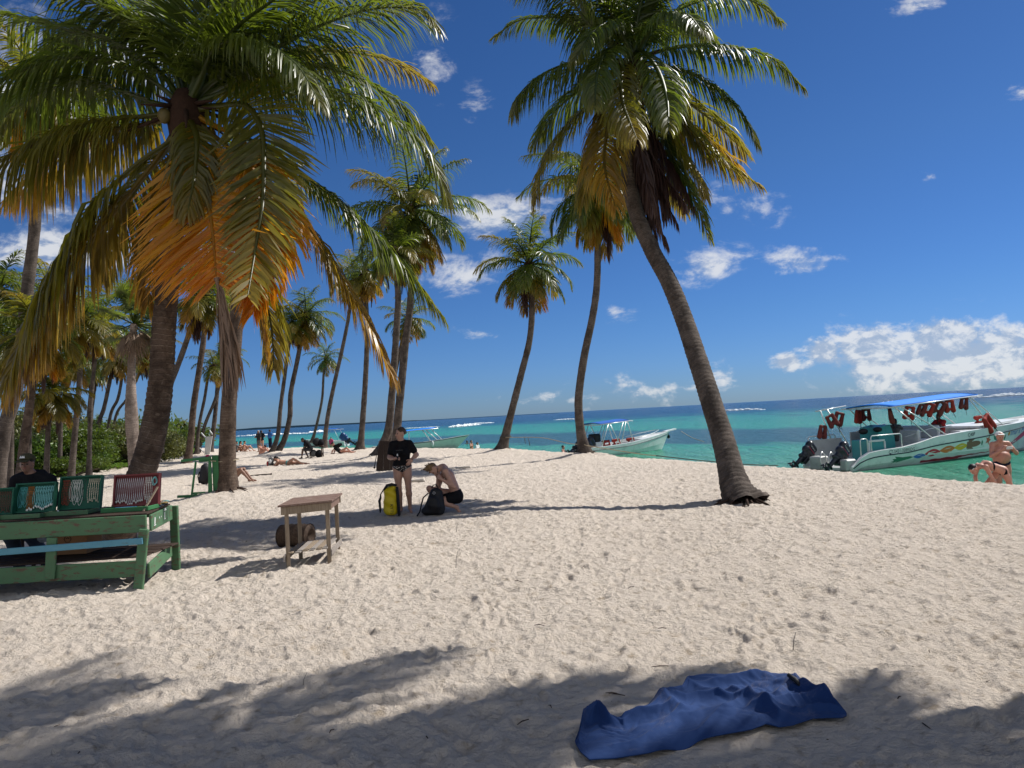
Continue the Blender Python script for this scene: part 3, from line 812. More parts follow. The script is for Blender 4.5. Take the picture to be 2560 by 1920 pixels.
# C: large palm at right ------------------------------------------------
bC = base_pt(1862, 1268); YC = bC.y
MOUNDS.append((bC.x, bC.y, 0.10, 0.8))
cC = (1368, 134)
trC = [bC] + [atD(x, y, YC + d) for (x, y, d) in [(1588, 1050, .3), (1565, 960, .9), (1537, 870, 1.5), (1508, 780, 2.1), (1478, 690, 2.7), (1446, 610, 3.2), (1408, 540, 3.6), (1376, 465, 3.9), (1358, 380, 4.2), (1356, 260, 4.5), (1368, 150, 4.7)]]
YCC = YC + 4.7
frC = []
nc = dict(nleaf=128, L=0.92, wd=0.046, hang=0.8, thick=0.055)
def FC(mat, pts, dY, **kw):
    k = dict(nc); k.update(kw); k['seed'] = len(frC) + 2000
    k['L'] *= 1.3; frC.append(F(mat, [cC] + pts, YCC, dY * 1.4, **k))
FC(g, [(1330, 95), (1278, 58), (1225, -10), (1180, -70)], -0.5)
FC(g, [(1320, 90), (1250, 42), (1185, 38), (1120, 45), (1066, 82)], 0.7, L=0.6, hang=0.9)
FC(g, [(1312, 130), (1243, 134), (1175, 158), (1125, 200), (1111, 242)], -0.6, hang=1.6)
FC(ol, [(1320, 170), (1270, 225), (1209, 290), (1170, 365), (1158, 437)], -0.3, hang=0.8, pet=.2)
FC(g, [(1320, 160), (1260, 190), (1200, 240), (1155, 310)], 0.9, hang=0.9)
FC(ol, [(1350, 130), (1342, 160), (1345, 220), (1360, 262), (1376, 300)], -2.6, hang=0.9, L=0.8, fwd=(60, 25))
FC(ye, [(1330, 190), (1312, 280), (1306, 360), (1330, 450)], -1.3, hang=0.7, pet=.2)
FC(ol, [(1320, 200), (1285, 290), (1268, 370), (1262, 440)], -0.2, hang=0.8, pet=.2)
FC(g, [(1355, 70), (1352, 0), (1350, -90)], -0.4, hang=0.5)
FC(g, [(1345, 60), (1310, -20), (1270, -90)], 0.7, hang=0.5)
FC(g, [(1390, 60), (1420, -10), (1440, -90)], 0.5, hang=0.5)
FC(g, [(1400, 80), (1450, 30), (1540, -5), (1620, 0), (1685, 46)], 0.4, hang=0.9, L=0.7)
FC(g, [(1390, 90), (1430, 40), (1480, 30), (1520, 70)], -1.9, hang=1.0, L=0.75)
FC(g, [(1400, 95), (1440, 60), (1500, 60), (1550, 100)], 1.4, hang=0.9, L=0.75)
FC(g, [(1420, 112), (1500, 98), (1590, 104), (1665, 124), (1736, 190)], -0.3, hang=1.4, L=0.75)
FC(g, [(1420, 140), (1500, 162), (1570, 212), (1612, 260), (1636, 312)], -0.5, hang=1.1, L=0.75)
FC(ol, [(1415, 160), (1480, 215), (1550, 270), (1610, 330)], 0.9, hang=0.9)
FC(ol, [(1410, 175), (1484, 270), (1553, 340), (1642, 402)], -0.3, hang=0.75, L=0.8)
FC(ye, [(1410, 190), (1470, 265), (1540, 320), (1600, 372)], 0.5, hang=0.8)
FC(ol, [(1405, 190), (1460, 300), (1500, 370), (1525, 430)], -0.6, hang=0.8, L=0.75)
FC(g, [(1405, 200), (1450, 330), (1500, 430), (1532, 515)], 0.2, hang=0.7, L=0.75)
FC(ol, [(1395, 210), (1425, 320), (1455, 400), (1480, 460)], 0.8, hang=0.7, L=0.75)
FC(g, [(1385, 110), (1420, 150), (1440, 210), (1445, 280)], -2.2, hang=0.8, L=0.75)
FC(g, [(1345, 110), (1310, 110), (1290, 160), (1285, 230)], -2.0, hang=0.9, L=0.75)
FC(g, [(1350, 90), (1320, 50), (1280, 70), (1240, 130)], -1.5, hang=0.8, L=0.7)
FC(g, [(1375, 60), (1400, -30), (1470, -60), (1560, -50)], -0.8, hang=0.7)
FC(g, [(1340, 60), (1270, -20), (1190, -40), (1110, -20)], -0.4, hang=0.7)
for i, (a, b_, c_, d_, s_) in enumerate([((1372, 250), (1372, 340), (1392, 430), (1420, 525), -.5), ((1376, 250), (1395, 330), (1425, 410), (1462, 480), -.2), ((1370, 250), (1380, 350), (1395, 420), (1440, 528), .3), ((1380, 240), (1410, 330), (1430, 400), (1436, 470), .6), ((1360, 250), (1362, 340), (1376, 400), (1384, 470), .1), ((1385, 240), (1425, 320), (1470, 400), (1500, 450), .4), ((1365, 250), (1390, 350), (1410, 430), (1425, 490), -.8), ((1375, 250), (1405, 330), (1450, 400), (1480, 440), -.6), ((1370, 240), (1385, 330), (1400, 400), (1410, 450), -1.1)]):
    FC(br, [a, b_, c_, d_], s_, hang=2.0, L=0.75, nleaf=90, fwd=(40, 15), pet=0.25, wd=0.05)
pC = palm('tall coconut palm with thick dark trunk leaning left, nearest one to the sea', trC, 0.22, 0.155, frC, GP, 'trunk_grey', 24, 0.025, 0.80, 0.38, roots=40, fibre_r=0.34, nuts=6)
pA['label'] = 'large coconut palm behind the bead table, orange and yellow drooping fronds'

# further palms: display base, trunk display points, crown radius in display px
def dpalm(label, pts, Y, w_px, L_px, n, seed, group=GP, tmat='trunk_grey', merged=True, yellow=0.3, dead=2, low=-65, base=None, flare=.9, roots=0, nleaf=34, lean=(0, 0, 0), wdm=0.017, young=78, hang=0.6, mound=True, flh=.35, leafF=0.30, **kw):
    mpp = K / F_PX * Y                                 # metres per display pixel at Y
    P = [atD(x, y, Y) for (x, y) in pts]
    b0 = Vector((P[0].x, P[0].y, 0.04 if mound else -.1)) if base is None else base
    P[0] = b0
    yellow *= 0.62; L = L_px * mpp; nleaf = int(nleaf * 1.35)
    fr = auto_fronds(P[-1], L, n, seed, Vector(lean), yellow, dead, low, hang, nleaf, max(0.05, wdm * L), leafL=L * leafF, young=young)
    if mound: MOUNDS.append((b0.x, b0.y, 0.18, 0.9))
    r = w_px * mpp / 2
    return palm(label, P, r * 1.12, r * 0.80, fr, group, tmat, 12, 0.09, flare, flh, roots, True, r * 1.5, 0, merged, **kw)
def Yof(x, y): return gnd(x * K, y * K).y
# B: palm with the green bench
YB = Yof(492, 1072)
dpalm('straight coconut palm with the green bench tied to its trunk', [(492, 1072), (491, 1000), (494, 880), (503, 780), (512, 680), (522, 560), (535, 430)], YB, 33, 190, 26, 31, tmat='trunk_brown', merged=False, low=-50, flare=.7, roots=20, nleaf=40)
# D, E
YD = Yof(1266, 988)
dpalm('curved coconut palm just in front of the white boat with the blue canopy', [(1266, 988), (1254, 930), (1250, 860), (1262, 770), (1279, 690), (1289, 620), (1291, 540), (1290, 440), (1290, 402)], YD, 17, 195, 34, 41, merged=False, yellow=.30, dead=7, low=-72, roots=34, nleaf=38, young=70, hang=.9, flare=.9, flh=.5)
YE = Yof(1084, 978)
dpalm('slender curved coconut palm standing alone with a rope round its foot', [(1084, 978), (1096, 925), (1110, 870), (1128, 800), (1143, 740), (1149, 680), (1147, 620), (1143, 572)], YE, 15, 142, 28, 53, merged=False, yellow=.35, dead=5, roots=26, nleaf=44, young=86, flare=1.0, flh=.5)
# F group
YF1 = Yof(820, 990)
dpalm('coconut palm with the dark board leaning against its foot', [(815, 990), (838, 930), (846, 860), (852, 780), (858, 690), (860, 640), (856, 590), (850, 545)], YF1, 16, 110, 26, 61, merged=False, yellow=.4, low=-60, roots=20, nleaf=38)
YF2 = YF1 + 2.5
dpalm('coconut palm with a big full crown behind the standing woman', [(854, 968), (860, 900), (868, 820), (876, 740), (886, 660), (890, 560), (888, 455)], YF2, 17, 178, 34, 63, merged=False, yellow=.45, dead=4, low=-76, nleaf=44, young=80, hang=.8)
YF3 = YF1 + 14
dpalm('thin coconut palm between the two trunks behind the standing woman', [(842, 965), (845, 900), (852, 820), (868, 740), (882, 690)], YF3, 9, 76, 22, 65, yellow=.35, nleaf=30)
YG = Yof(778, 976)
dpalm('coconut palm with a yellowed crown left of the dark board', [(778, 976), (784, 900), (790, 810), (793, 720), (790, 640), (788, 590)], YG, 12, 88, 24, 71, merged=False, yellow=.6, low=-72, dead=3, roots=22, flare=1.2, nleaf=34)
YG2 = Yof(700, 968)
dpalm('slanting slim coconut palm whose crown hides behind another yellowed crown', [(700, 962), (708, 900), (722, 830), (738, 760), (752, 690), (765, 600)], YG2, 9, 90, 24, 73, yellow=.5, nleaf=30)
# H pair
YH = Yof(592, 984)
dpalm('curved coconut palm, left trunk of the crossed pair', [(585, 980), (600, 940), (606, 880), (614, 820), (622, 760), (632, 700)], YH, 9, 72, 22, 81, GP, yellow=.4, nleaf=30, low=-70)
dpalm('strongly bent coconut palm, right trunk of the crossed pair', [(596, 982), (614, 950), (626, 900), (628, 850), (640, 790), (652, 730), (662, 682)], YH + .5, 11, 95, 28, 83, GP, yellow=.45, nleaf=34, dead=4, low=-74, roots=18)
YI = Yof(672, 962)
dpalm('small coconut palm with a star shaped crown far behind the hunched man', [(674, 962), (686, 910), (696, 860), (699, 810), (704, 775)], YI + 8, 6, 55, 20, 85, yellow=.1, dead=0, nleaf=26, low=-50)
# left group behind
YJ = Yof(403, 1006)
dpalm('coconut palm standing in its own shadow behind the green bench', [(404, 1004), (412, 950), (418, 880), (430, 800), (440, 730), (445, 640), (450, 560)], YJ, 13, 120, 24, 91, yellow=.4, dead=3, tmat='trunk_brown')
dpalm('thin dark coconut palm curving behind the white upturned table, left of two', [(424, 965), (430, 920), (442, 860), (452, 800), (470, 800), (474, 798)][:4] + [(462, 790)], 58, 7, 62, 20, 93, yellow=.2, dead=0, nleaf=24)
dpalm('thin dark coconut palm leaning right behind the white upturned table', [(427, 965), (442, 920), (462, 870), (478, 820), (488, 770)], 60, 7, 60, 20, 95, yellow=.3, dead=0, nleaf=24)
dpalm('slim coconut palm with the white upturned table tied to it', [(454, 980), (462, 920), (468, 860), (472, 800), (480, 700), (486, 620)], Yof(454, 980), 9, 85, 20, 97, yellow=.4, nleaf=28)
# leaning grey trunk crossing behind A
dpalm('grey coconut palm leaning right from behind the largest trunk, dead fronds under its crown', [(300, 1000), (318, 930), (345, 880), (372, 820), (395, 760), (415, 700), (432, 640)], 26, 13, 120, 22, 99, yellow=.5, dead=6, low=-72)
# M: distant trunks at left
dpalm('dark slanting coconut palm rising from the bushes, left of three', [(204, 965), (213, 920), (225, 880), (238, 820), (250, 770)], 44, 9, 78, 22, 101, yellow=.3, mound=False)
dpalm('dark slanting coconut palm rising from the bushes, middle of three', [(222, 955), (238, 900), (255, 860), (264, 810), (268, 760)], 50, 7, 70, 20, 103, yellow=.3, mound=False)
dpalm('dark slanting coconut palm rising from the bushes, right of three', [(232, 950), (250, 900), (275, 860), (300, 810), (315, 770)], 54, 6, 72, 22, 105, yellow=.2, mound=False)
dpalm('short thin coconut palm in the gap above the bushes, left of the two', [(188, 940), (190, 900), (194, 850), (196, 800)], 62, 5, 60, 18, 107, mound=False, nleaf=24)
dpalm('short thin coconut palm in the gap above the bushes, right of the two', [(197, 940), (199, 900), (203, 860), (210, 800)], 64, 5, 60, 18, 109, mound=False, nleaf=24)
dpalm('coconut palm with a bushy brown crown behind the vendor', [(126, 960), (132, 900), (140, 850), (148, 800), (150, 760)], 36, 9, 105, 24, 111, yellow=.6, dead=3, low=-72, mound=False)
dpalm('coconut palm over the vendor with brown fronds hanging low', [(34, 1036), (52, 960), (62, 890), (70, 820), (78, 760), (84, 720)], 19, 19, 150, 26, 113, yellow=.6, dead=5, low=-74, merged=False, nleaf=40, roots=20, tmat='trunk_brown')
dpalm('coconut palm at the left edge with a light grey trunk', [(-14, 1020), (10, 930), (30, 860), (42, 780), (60, 620), (74, 500), (84, 360), (92, 210)], 20, 26, 200, 28, 115, yellow=.4, dead=3, merged=False, nleaf=42)
dpalm('green coconut palm at the left edge below the large fronds', [(-60, 1000), (-40, 900), (-20, 800), (-8, 700), (0, 625)], 30, 12, 120, 24, 117, yellow=.2, mound=False)
dpalm('green coconut palm with arching fronds between the vendor and the fan palm', [(150, 985), (165, 900), (172, 820), (176, 740), (178, 690)], 30, 12, 125, 26, 119, yellow=.2, mound=False)
for i, (pts, Y, w_, L_, n, yel, lab) in enumerate([
        ([(20, 1000), (24, 900), (14, 800), (6, 740)], 27, 11, 130, 28, .4, 'shaggy coconut palm filling the left edge above the light green bush'),
        ([(96, 990), (104, 930), (108, 890), (110, 850)], 26, 11, 105, 26, .9, 'coconut palm with a brown skirt between the vendor palm and the scrub'),
        ([(190, 980), (196, 880), (205, 780), (214, 700)], 34, 9, 110, 26, .5, 'coconut palm with a dark full crown left of the fan palm'),
        ([(60, 980), (66, 860), (90, 740), (110, 640)], 34, 10, 125, 28, .3, 'green coconut palm reaching up behind the left trunks'),
        ([(330, 960), (332, 880), (328, 800), (322, 740)], 46, 8, 85, 24, .5, 'coconut palm showing dark fronds right of the fan palm'),
        ]):
    dpalm(lab, pts, Y, w_, L_, n, 400 + i, yellow=yel, mound=False, dead=3)
# far silhouettes across the bay
for i, (x, y, h) in enumerate([(385, 915, 26), (398, 916, 24), (372, 922, 20), (408, 920, 20), (352, 918, 26), (360, 925, 18), (474, 925, 12), (212, 905, 22), (250, 918, 18), (277, 912, 20), (320, 912, 22)]):
    dpalm(['tiny dark coconut palm silhouette in the far clump beyond the bushes'][0], [(x, y + h), (x + 1, y + h * .5), (x + 1, y)], 95 + i, 2.2, 17, 14, 200 + i, 'far palm silhouettes beyond the bushes', yellow=0, dead=0, nleaf=12, mound=False, hang=.4, leafF=.35)

# fan palm with swollen pale trunk
def fan_palm():
    Y = 27.0; mpp = K / F_PX * Y
    P = [atD(x, y, Y) for (x, y) in [(288, 1010), (287, 960), (285, 920), (283, 860), (284, 800), (287, 740), (289, 700)]]
    P[0] = Vector((P[0].x, P[0].y, -0.1))
    o = empty('fan_palm', P[0], 'fan palm with a pale swollen trunk and dead leaf skirt', 'palm tree')
    V, Q, UV, C = trunk_geo(P, 0.17, 0.12, 0.1, 0.3, 14, 0.06, belly=(0.55, 0.42, 0.2))
    part('trunk', V, Q, 'trunk_pale', o, True, UV)
    rg = random.Random(4); c = P[-1]
    for kind, n in (('leaf', 52), ('dead_leaf', 10)):
        for i in range(n):
            az = rg.uniform(0, 6.28)
            el = rad(rg.uniform(-25, 85)) if kind == 'leaf' else rad(rg.uniform(-85, -40))
            d = Vector((math.cos(az) * math.cos(el), math.sin(az) * math.cos(el), math.sin(el)))
            l = rg.uniform(0.7, 1.25) if kind == 'leaf' else rg.uniform(.4, .8)
            hub = c + d * l
            mb = MB(); mb.tube([c, hub], [.02, .012], 4)
            side = d.cross(Vector((0, 0, 1))).normalized(); nn_ = side.cross(d)
            for k in range(26):
                a = rad(-125 + 250 * k / 25); ld = (d * math.cos(a) + side * math.sin(a) + nn_ * .15).normalized()
                ll = rg.uniform(.62, .8) * (0.75 + .25 * math.cos(a))
                wv = ld.cross(nn_).normalized() * .022
                m1 = hub + ld * ll * .55; m2 = hub + ld * ll + Vector((0, 0, -.14 if kind == 'leaf' else -.35)) * rg.uniform(.6, 1.4)
                mb.add([hub - wv * .4, hub + wv * .4, m1 + wv, m1 - wv, m2], [(0, 1, 2, 3), (3, 2, 4)])
            mb.build(kind, 'frond_green' if kind == 'leaf' else 'frond_straw', o, True)
fan_palm()

# palms behind and right of the photographer whose shade falls on the foreground
def shade_palm(label, cx, cy, h, L, n, seed):
    c = Vector((cx, cy, h)); b0 = Vector((cx + 3.2, cy - 1.6, -.1))
    P = [b0, b0 + Vector((-.5, 0.25, h * .35)), b0 + Vector((-1.6, .8, h * .7)), c]
    fr = auto_fronds(c, L, n, seed, Vector((0, 0, 0)), .2, 0, -35, .7, 60, .06, leafL=1.0)
    palm(label, P, .2, .14, fr, 'palms beside the photographer, out of view', 'trunk_grey', 12, .1, merged=True)

shade_palm('palm crown overhead, shading the sand around the blue cloth', 8.7, 5.0, 8.5, 3.8, 38, 301)
shade_palm('palm crown overhead, shading the sand at the lower left', 5.3, 6.6, 8.9, 4.0, 18, 302)
shade_palm('palm crown overhead, its shade reaching furthest left', 2.9, 6.8, 9.6, 4.2, 15, 303)
shade_palm('palm crown overhead, shading the middle foreground', 7.1, 5.75, 9.0, 3.5, 32, 304)
shade_palm('palm crown overhead, shading the sand at the lower right', 11.1, 3.6, 8.6, 3.6, 24, 305)
# ------------------------------------------------------------------ bodies: smooth union of tapering limbs, meshed with surface nets
def rcone(P, a, ra, b, rb):
    a = np.asarray(a, np.float32); b = np.asarray(b, np.float32); ab = b - a; L2 = float(ab @ ab) + 1e-9
    t = np.clip(((P - a) @ ab) / L2, 0, 1)
    return np.linalg.norm(P - a - t[..., None] * ab, axis=-1) - (ra + (rb - ra) * t)
def ellip(P, c, r, M=None):
    q = P - np.asarray(c, np.float32)
    if M is not None: q = q @ np.asarray(M, np.float32)
    r = np.asarray(r, np.float32)
    k = np.linalg.norm(q / r, axis=-1)
    return (k - 1) * float(min(r)) * 0.5 + (k - 1) * float(np.mean(r)) * 0.5
def sdf_mesh(prims, h=0.014, k=0.03, cuts=(), grow=0.0):
    """prims: ('c', a, ra, b, rb) limbs or ('e', centre, radii, M) masses; cuts: (point, normal) keeps the side the normal points away from"""
    lo = np.array([1e9] * 3); hi = -lo; bb = []
    for p in prims:
        if p[0] == 'c':
            A = np.array(p[1]); B = np.array(p[3]); l = np.minimum(A - p[2], B - p[4]); u = np.maximum(A + p[2], B + p[4])
        else:
            m_ = max(p[2]); l = np.array(p[1]) - m_; u = np.array(p[1]) + m_
        l = l - grow; u = u + grow
        bb.append((l, u)); lo = np.minimum(lo, l); hi = np.maximum(hi, u)
    lo -= 3 * h; hi += 3 * h
    n = np.ceil((hi - lo) / h).astype(int) + 1
    Fd = np.full(n, 0.5, np.float32)
    for p, (l, u) in zip(prims, bb):
        i0 = np.clip(((l - k - 2 * h - lo) / h).astype(int), 0, n - 1); i1 = np.clip(((u + k + 2 * h - lo) / h).astype(int) + 2, 1, n)
        ax = [lo[q] + h * np.arange(i0[q], i1[q]) for q in range(3)]
        G = np.stack(np.meshgrid(*ax, indexing='ij'), -1).astype(np.float32)
        kk = p[-1] if isinstance(p[-1], float) and len(p) == 6 else k
        d = rcone(G, p[1], p[2], p[3], p[4]) if p[0] == 'c' else ellip(G, p[1], p[2], p[3] if len(p) > 3 else None)
        d = d - grow
        S = (slice(i0[0], i1[0]), slice(i0[1], i1[1]), slice(i0[2], i1[2])); f = Fd[S]
        hh_ = np.clip(0.5 + 0.5 * (f - d) / kk, 0, 1)
        Fd[S] = f * (1 - hh_) + d * hh_ - kk * hh_ * (1 - hh_)
    if cuts:
        G = np.stack(np.meshgrid(*[lo[q] + h * np.arange(n[q]) for q in range(3)], indexing='ij'), -1).astype(np.float32)
        for (c, nn_) in cuts:
            nn_ = np.array(nn_, float); nn_ /= np.linalg.norm(nn_)
            Fd = np.maximum(Fd, ((G - np.array(c, np.float32)) @ nn_).astype(np.float32))
    # surface nets
    ins = Fd < 0
    C = [(a, b, c) for a in (0, 1) for b in (0, 1) for c in (0, 1)]
    m = [q - 1 for q in n]
    def sub(A, o): return A[o[0]:o[0] + m[0], o[1]:o[1] + m[1], o[2]:o[2] + m[2]]
    cnt = sum(sub(ins, o).astype(np.int8) for o in C)
    act = (cnt > 0) & (cnt < 8)
    ids = np.argwhere(act)
    if len(ids) == 0: return np.zeros((0, 3)), np.zeros((0, 4), int)
    vals = np.stack([Fd[ids[:, 0] + o[0], ids[:, 1] + o[1], ids[:, 2] + o[2]] for o in C], -1)
    acc = np.zeros((len(ids), 3)); w_ = np.zeros(len(ids))
    for i, a in enumerate(C):
        for j, b in enumerate(C):
            if j > i and sum(abs(a[q] - b[q]) for q in range(3)) == 1:
                va, vb = vals[:, i], vals[:, j]; cr = (va < 0) != (vb < 0)
                t = np.where(cr, va / np.where(cr, va - vb, 1), 0)
                pt = np.array(a)[None] + t[:, None] * (np.array(b) - np.array(a))[None]
                acc += pt * cr[:, None]; w_ += cr
    V = lo + h * (ids + acc / w_[:, None])
    idx = np.full(tuple(m), -1, np.int64); idx[tuple(ids.T)] = np.arange(len(ids))
    Q = []
    for axis in range(3):
        o = [0, 0, 0]; o[axis] = 1
        A = ins[tuple(slice(1, n[q] - 1) if q != axis else slice(0, n[q] - 1) for q in range(3))]
        B = ins[tuple(slice(1, n[q] - 1) if q != axis else slice(1, n[q]) for q in range(3))]
        e = np.argwhere(A != B)
        if len(e) == 0: continue
        base = e.copy(); 
        for q in range(3):
            if q != axis: base[:, q] += 1
        flip = ins[tuple(base.T)]
        u_, v_ = [q for q in range(3) if q != axis]
        def cell(du, dv):
            c = base.copy(); c[:, u_] -= du; c[:, v_] -= dv; return idx[tuple(c.T)]
        q4 = np.stack([cell(1, 1), cell(0, 1), cell(0, 0), cell(1, 0)], -1)
        if axis == 1: flip = ~flip
        q4 = np.where(flip[:, None], q4, q4[:, ::-1])
        Q.append(q4)
    Q = np.vstack(Q); Q = Q[(Q >= 0).all(1)]
    return V, Q

SKINS = {'light': (0.43, 0.25, 0.185), 'tan': (0.42, 0.22, 0.145), 'red': (0.50, 0.24, 0.17), 'dark': (0.10, 0.052, 0.034), 'brown': (0.24, 0.125, 0.08)}
for k_, c_ in SKINS.items():
    m, nt, b = material('skin_' + k_)
    tcx = nt.new('ShaderNodeTexCoord').outputs['Object']
    nt.put(b.inputs['Base Color'], nt.mix(nt.noise(tcx, 7, 5, .6), tuple(x * .82 for x in c_), tuple(min(1, x * 1.12) for x in c_)))
    b.inputs['Roughness'].default_value = 0.5; b.inputs['Specular IOR Level'].default_value = 0.4
    b.inputs['Subsurface Weight'].default_value = 0.0
def cloth_mat(name, col, var=.2, rough=.85): return simple('cloth_' + name, col, rough, var, 14, 0.15, bump=0.5, bscale=25)
for k_, c_ in dict(black=(.008, .008, .010), navy=(.01, .014, .035), blue=(.03, .12, .35), white=(.7, .7, .68), grey=(.12, .12, .12), olive=(.06, .055, .03), pink=(.65, .05, .16), red=(.35, .03, .03), teal=(.10, .28, .26), darkgrey=(.03, .03, .032), denim=(.05, .07, .11), pale=(.45, .55, .65)).items(): cloth_mat(k_, c_)
simple('hair_dark', (.010, .008, .007), .5, .3, 60, .3, bump=.6)
simple('hair_brown', (.055, .033, .018), .55, .4, 60, .3, bump=.6)
simple('hair_fair', (.17, .105, .05), .55, .4, 60, .3, bump=.6)
simple('hair_grey', (.30, .28, .25), .6, .3, 60, .3)
simple('eye_dark', (.02, .015, .012), .2, .1)
simple('lip', (.30, .11, .09), .5, .1)
# small black and white print for the bikini
m, nt, b = material('cloth_print')
tcx = nt.new('ShaderNodeTexCoord').outputs['Object']
vo = nt.new('ShaderNodeTexVoronoi'); nt.put(vo.inputs['Vector'], tcx); vo.inputs['Scale'].default_value = 42
nt.put(b.inputs['Base Color'], nt.mix(nt.sstep(vo.outputs['Distance'], .32, .40), (.55, .53, .5), (.015, .015, .018))); b.inputs['Roughness'].default_value = .8

def vadd(a, b, s=1.0): return tuple(a[i] + b[i] * s for i in range(3))
def lerp3(a, b, t): return tuple(a[i] + (b[i] - a[i]) * t for i in range(3))
def hand_prims(wr, d, palm, fist=0.35, s=1.0, thumb=1):
    """wrist, direction of the hand, palm-facing normal; fingers curl toward the palm"""
    wr = Vector(wr); d = Vector(d).normalized(); n_ = Vector(palm); n_ = (n_ - d * n_.dot(d)).normalized(); sd = d.cross(n_)
    out = []; kc = wr + d * .085 * s
    for i in range(4):
        o = (i - 1.5) * .019 * s
        out.append(('c', tuple(wr + sd * o * .6 + d * .015 * s), .017 * s, tuple(kc + sd * o), .0125 * s))
        l = [.066, .078, .074, .058][i] * s; b0 = kc + sd * o * 1.05; dd = d.copy(); 
        for q in range(3):
            ang = fist * (0.9 + .25 * q) + .06 * i
            dd = (dd * math.cos(ang) + n_ * math.sin(ang)).normalized()
            # keep rotating within the d,n plane
            b1 = b0 + dd * l * (.45, .30, .25)[q]
            out.append(('c', tuple(b0), (.0098 - .001 * q) * s, tuple(b1), (.0088 - .001 * q) * s, 0.004))
            n_ = (n_ - dd * n_.dot(dd)).normalized(); b0 = b1
        n_ = Vector(palm); n_ = (n_ - d * n_.dot(d)).normalized()
    t0 = wr + d * .03 * s + sd * .026 * s * thumb; t1 = t0 + (d * .5 + sd * .75 * thumb + n_ * .35).normalized() * .04 * s; t2 = t1 + (d * .8 + sd * .15 * thumb + n_ * .5).normalized() * .035 * s
    out += [('c', tuple(t0), .014 * s, tuple(t1), .011 * s, .008), ('c', tuple(t1), .0105 * s, tuple(t2), .009 * s, .004)]
    return out
def body_prims(J, b=1.0, sex='m', hands=True, belly=0.0, feet=True, fist=(.35, .35), palm=((0, 0, -1), (0, 0, -1)), face=True):
    """J: pel, che, nek, hed, fd (face direction), up (crown direction); shL elL wrL haL / shR..; hiL knL anL toL / R.."""
    P = []
    pel, che, nek, hed = [Vector(J[q]) for q in ('pel', 'che', 'nek', 'hed')]
    shL, shR, hiL, hiR = [Vector(J[q]) for q in ('shL', 'shR', 'hiL', 'hiR')]
    ax = (shR - shL).normalized(); hx = (hiR - hiL).normalized()
    mid = (pel + che) / 2
    wch = .098 * b; ww = .088 * b + belly * .25
    for s_ in (-1, 1):
        P.append(('c', tuple(che + ax * s_ * .075 * b), wch, tuple(mid + (ax + hx).normalized() * s_ * .052 * b), ww))
        P.append(('c', tuple(mid + (ax + hx).normalized() * s_ * .052 * b), ww, tuple(pel + hx * s_ * .072 * b), (.104 if sex == 'f' else .096) * b))
        P.append(('c', tuple(nek), .05 * b, tuple((shR if s_ > 0 else shL)), .052 * b))
    P.append(('c', tuple(che), .10 * b, tuple(nek), .056 * b))
    if sex == 'f':
        fw = Vector(J['fw']) if 'fw' in J else Vector((0, -1, 0))
        for s_ in (-1, 1): P.append(('e', tuple(che + ax * s_ * .072 + fw * .085 + (pel - che).normalized() * .035), (.06, .06, .06)))
    if belly:
        fw = Vector(J['fw']) if 'fw' in J else Vector((0, -1, 0))
        P.append(('e', tuple(mid + fw * .07 * belly / .12 + (pel - che) * .05), (.15 + belly * .35, .10 + belly * .4, .16)))
        for s_ in (-1, 1): P.append(('e', tuple(che + ax * s_ * .09 * b + fw * .07), (.08, .06, .07)))
    upv = Vector(J.get('up', (0, 0, 1))).normalized(); fd = Vector(J.get('fd', (0, -1, 0))); fd = (fd - upv * fd.dot(upv)).normalized(); sd = upv.cross(fd)
    M = np.array(Matrix((sd, fd, upv)).transposed())
    P.append(('c', tuple(nek - (hed - nek) * .2), .056 * b, tuple(hed - upv * .03), .056))
    P.append(('e', tuple(hed + upv * .035 - fd * .012), (.076, .094, .088), M))
    P.append(('e', tuple(hed - upv * .035 + fd * .022), (.060, .068, .078), M))
    if face:
        P.append(('c', tuple(hed - upv * .088 + fd * .062), .022, tuple(hed - upv * .088 + fd * .055), .03, .015))
        P.append(('c', tuple(hed + upv * .008 + fd * .088), .010, tuple(hed - upv * .028 + fd * .108), .014, .010))
        for s_ in (-1, 1):
            P.append(('c', tuple(hed + upv * .020 + fd * .080 + sd * .012 * s_), .011, tuple(hed + upv * .018 + fd * .068 + sd * .045 * s_), .010, .012))
            P.append(('e', tuple(hed - upv * .005 + sd * .078 * s_ - fd * .005), (.012, .02, .032), M))
            P.append(('c', tuple(hed - upv * .02 + fd * .06 + sd * .03 * s_), .022, tuple(hed - upv * .03 + fd * .045 + sd * .045 * s_), .02, .015))
    for i, S in enumerate('LR'):
        sh, el, wr = [Vector(J[q + S]) for q in ('sh', 'el', 'wr')]
        P.append(('c', tuple(sh), .056 * b, tuple(lerp3(sh, el, .45)), .046 * b)); P.append(('c', tuple(lerp3(sh, el, .45)), .046 * b, tuple(el), .038 * b))
        P.append(('c', tuple(el), .040 * b, tuple(lerp3(el, wr, .3)), .041 * b)); P.append(('c', tuple(lerp3(el, wr, .3)), .041 * b, tuple(wr), .026 * b))
        hd = Vector(J['ha' + S]) - wr
        if hands: P += hand_prims(wr, hd, palm[i], fist[i], 1.0, 1 if S == 'L' else -1)
        else: P.append(('c', tuple(wr), .028, tuple(wr + hd.normalized() * .11), .022))
        hi, kn, an = [Vector(J[q + S]) for q in ('hi', 'kn', 'an')]
        P.append(('c', tuple(hi), .092 * b, tuple(lerp3(hi, kn, .4)), .080 * b)); P.append(('c', tuple(lerp3(hi, kn, .4)), .080 * b, tuple(kn), .054 * b))
        P.append(('c', tuple(kn), .054 * b, tuple(lerp3(kn, an, .3)), .056 * b)); P.append(('c', tuple(lerp3(kn, an, .3)), .056 * b, tuple(an), .033 * b))
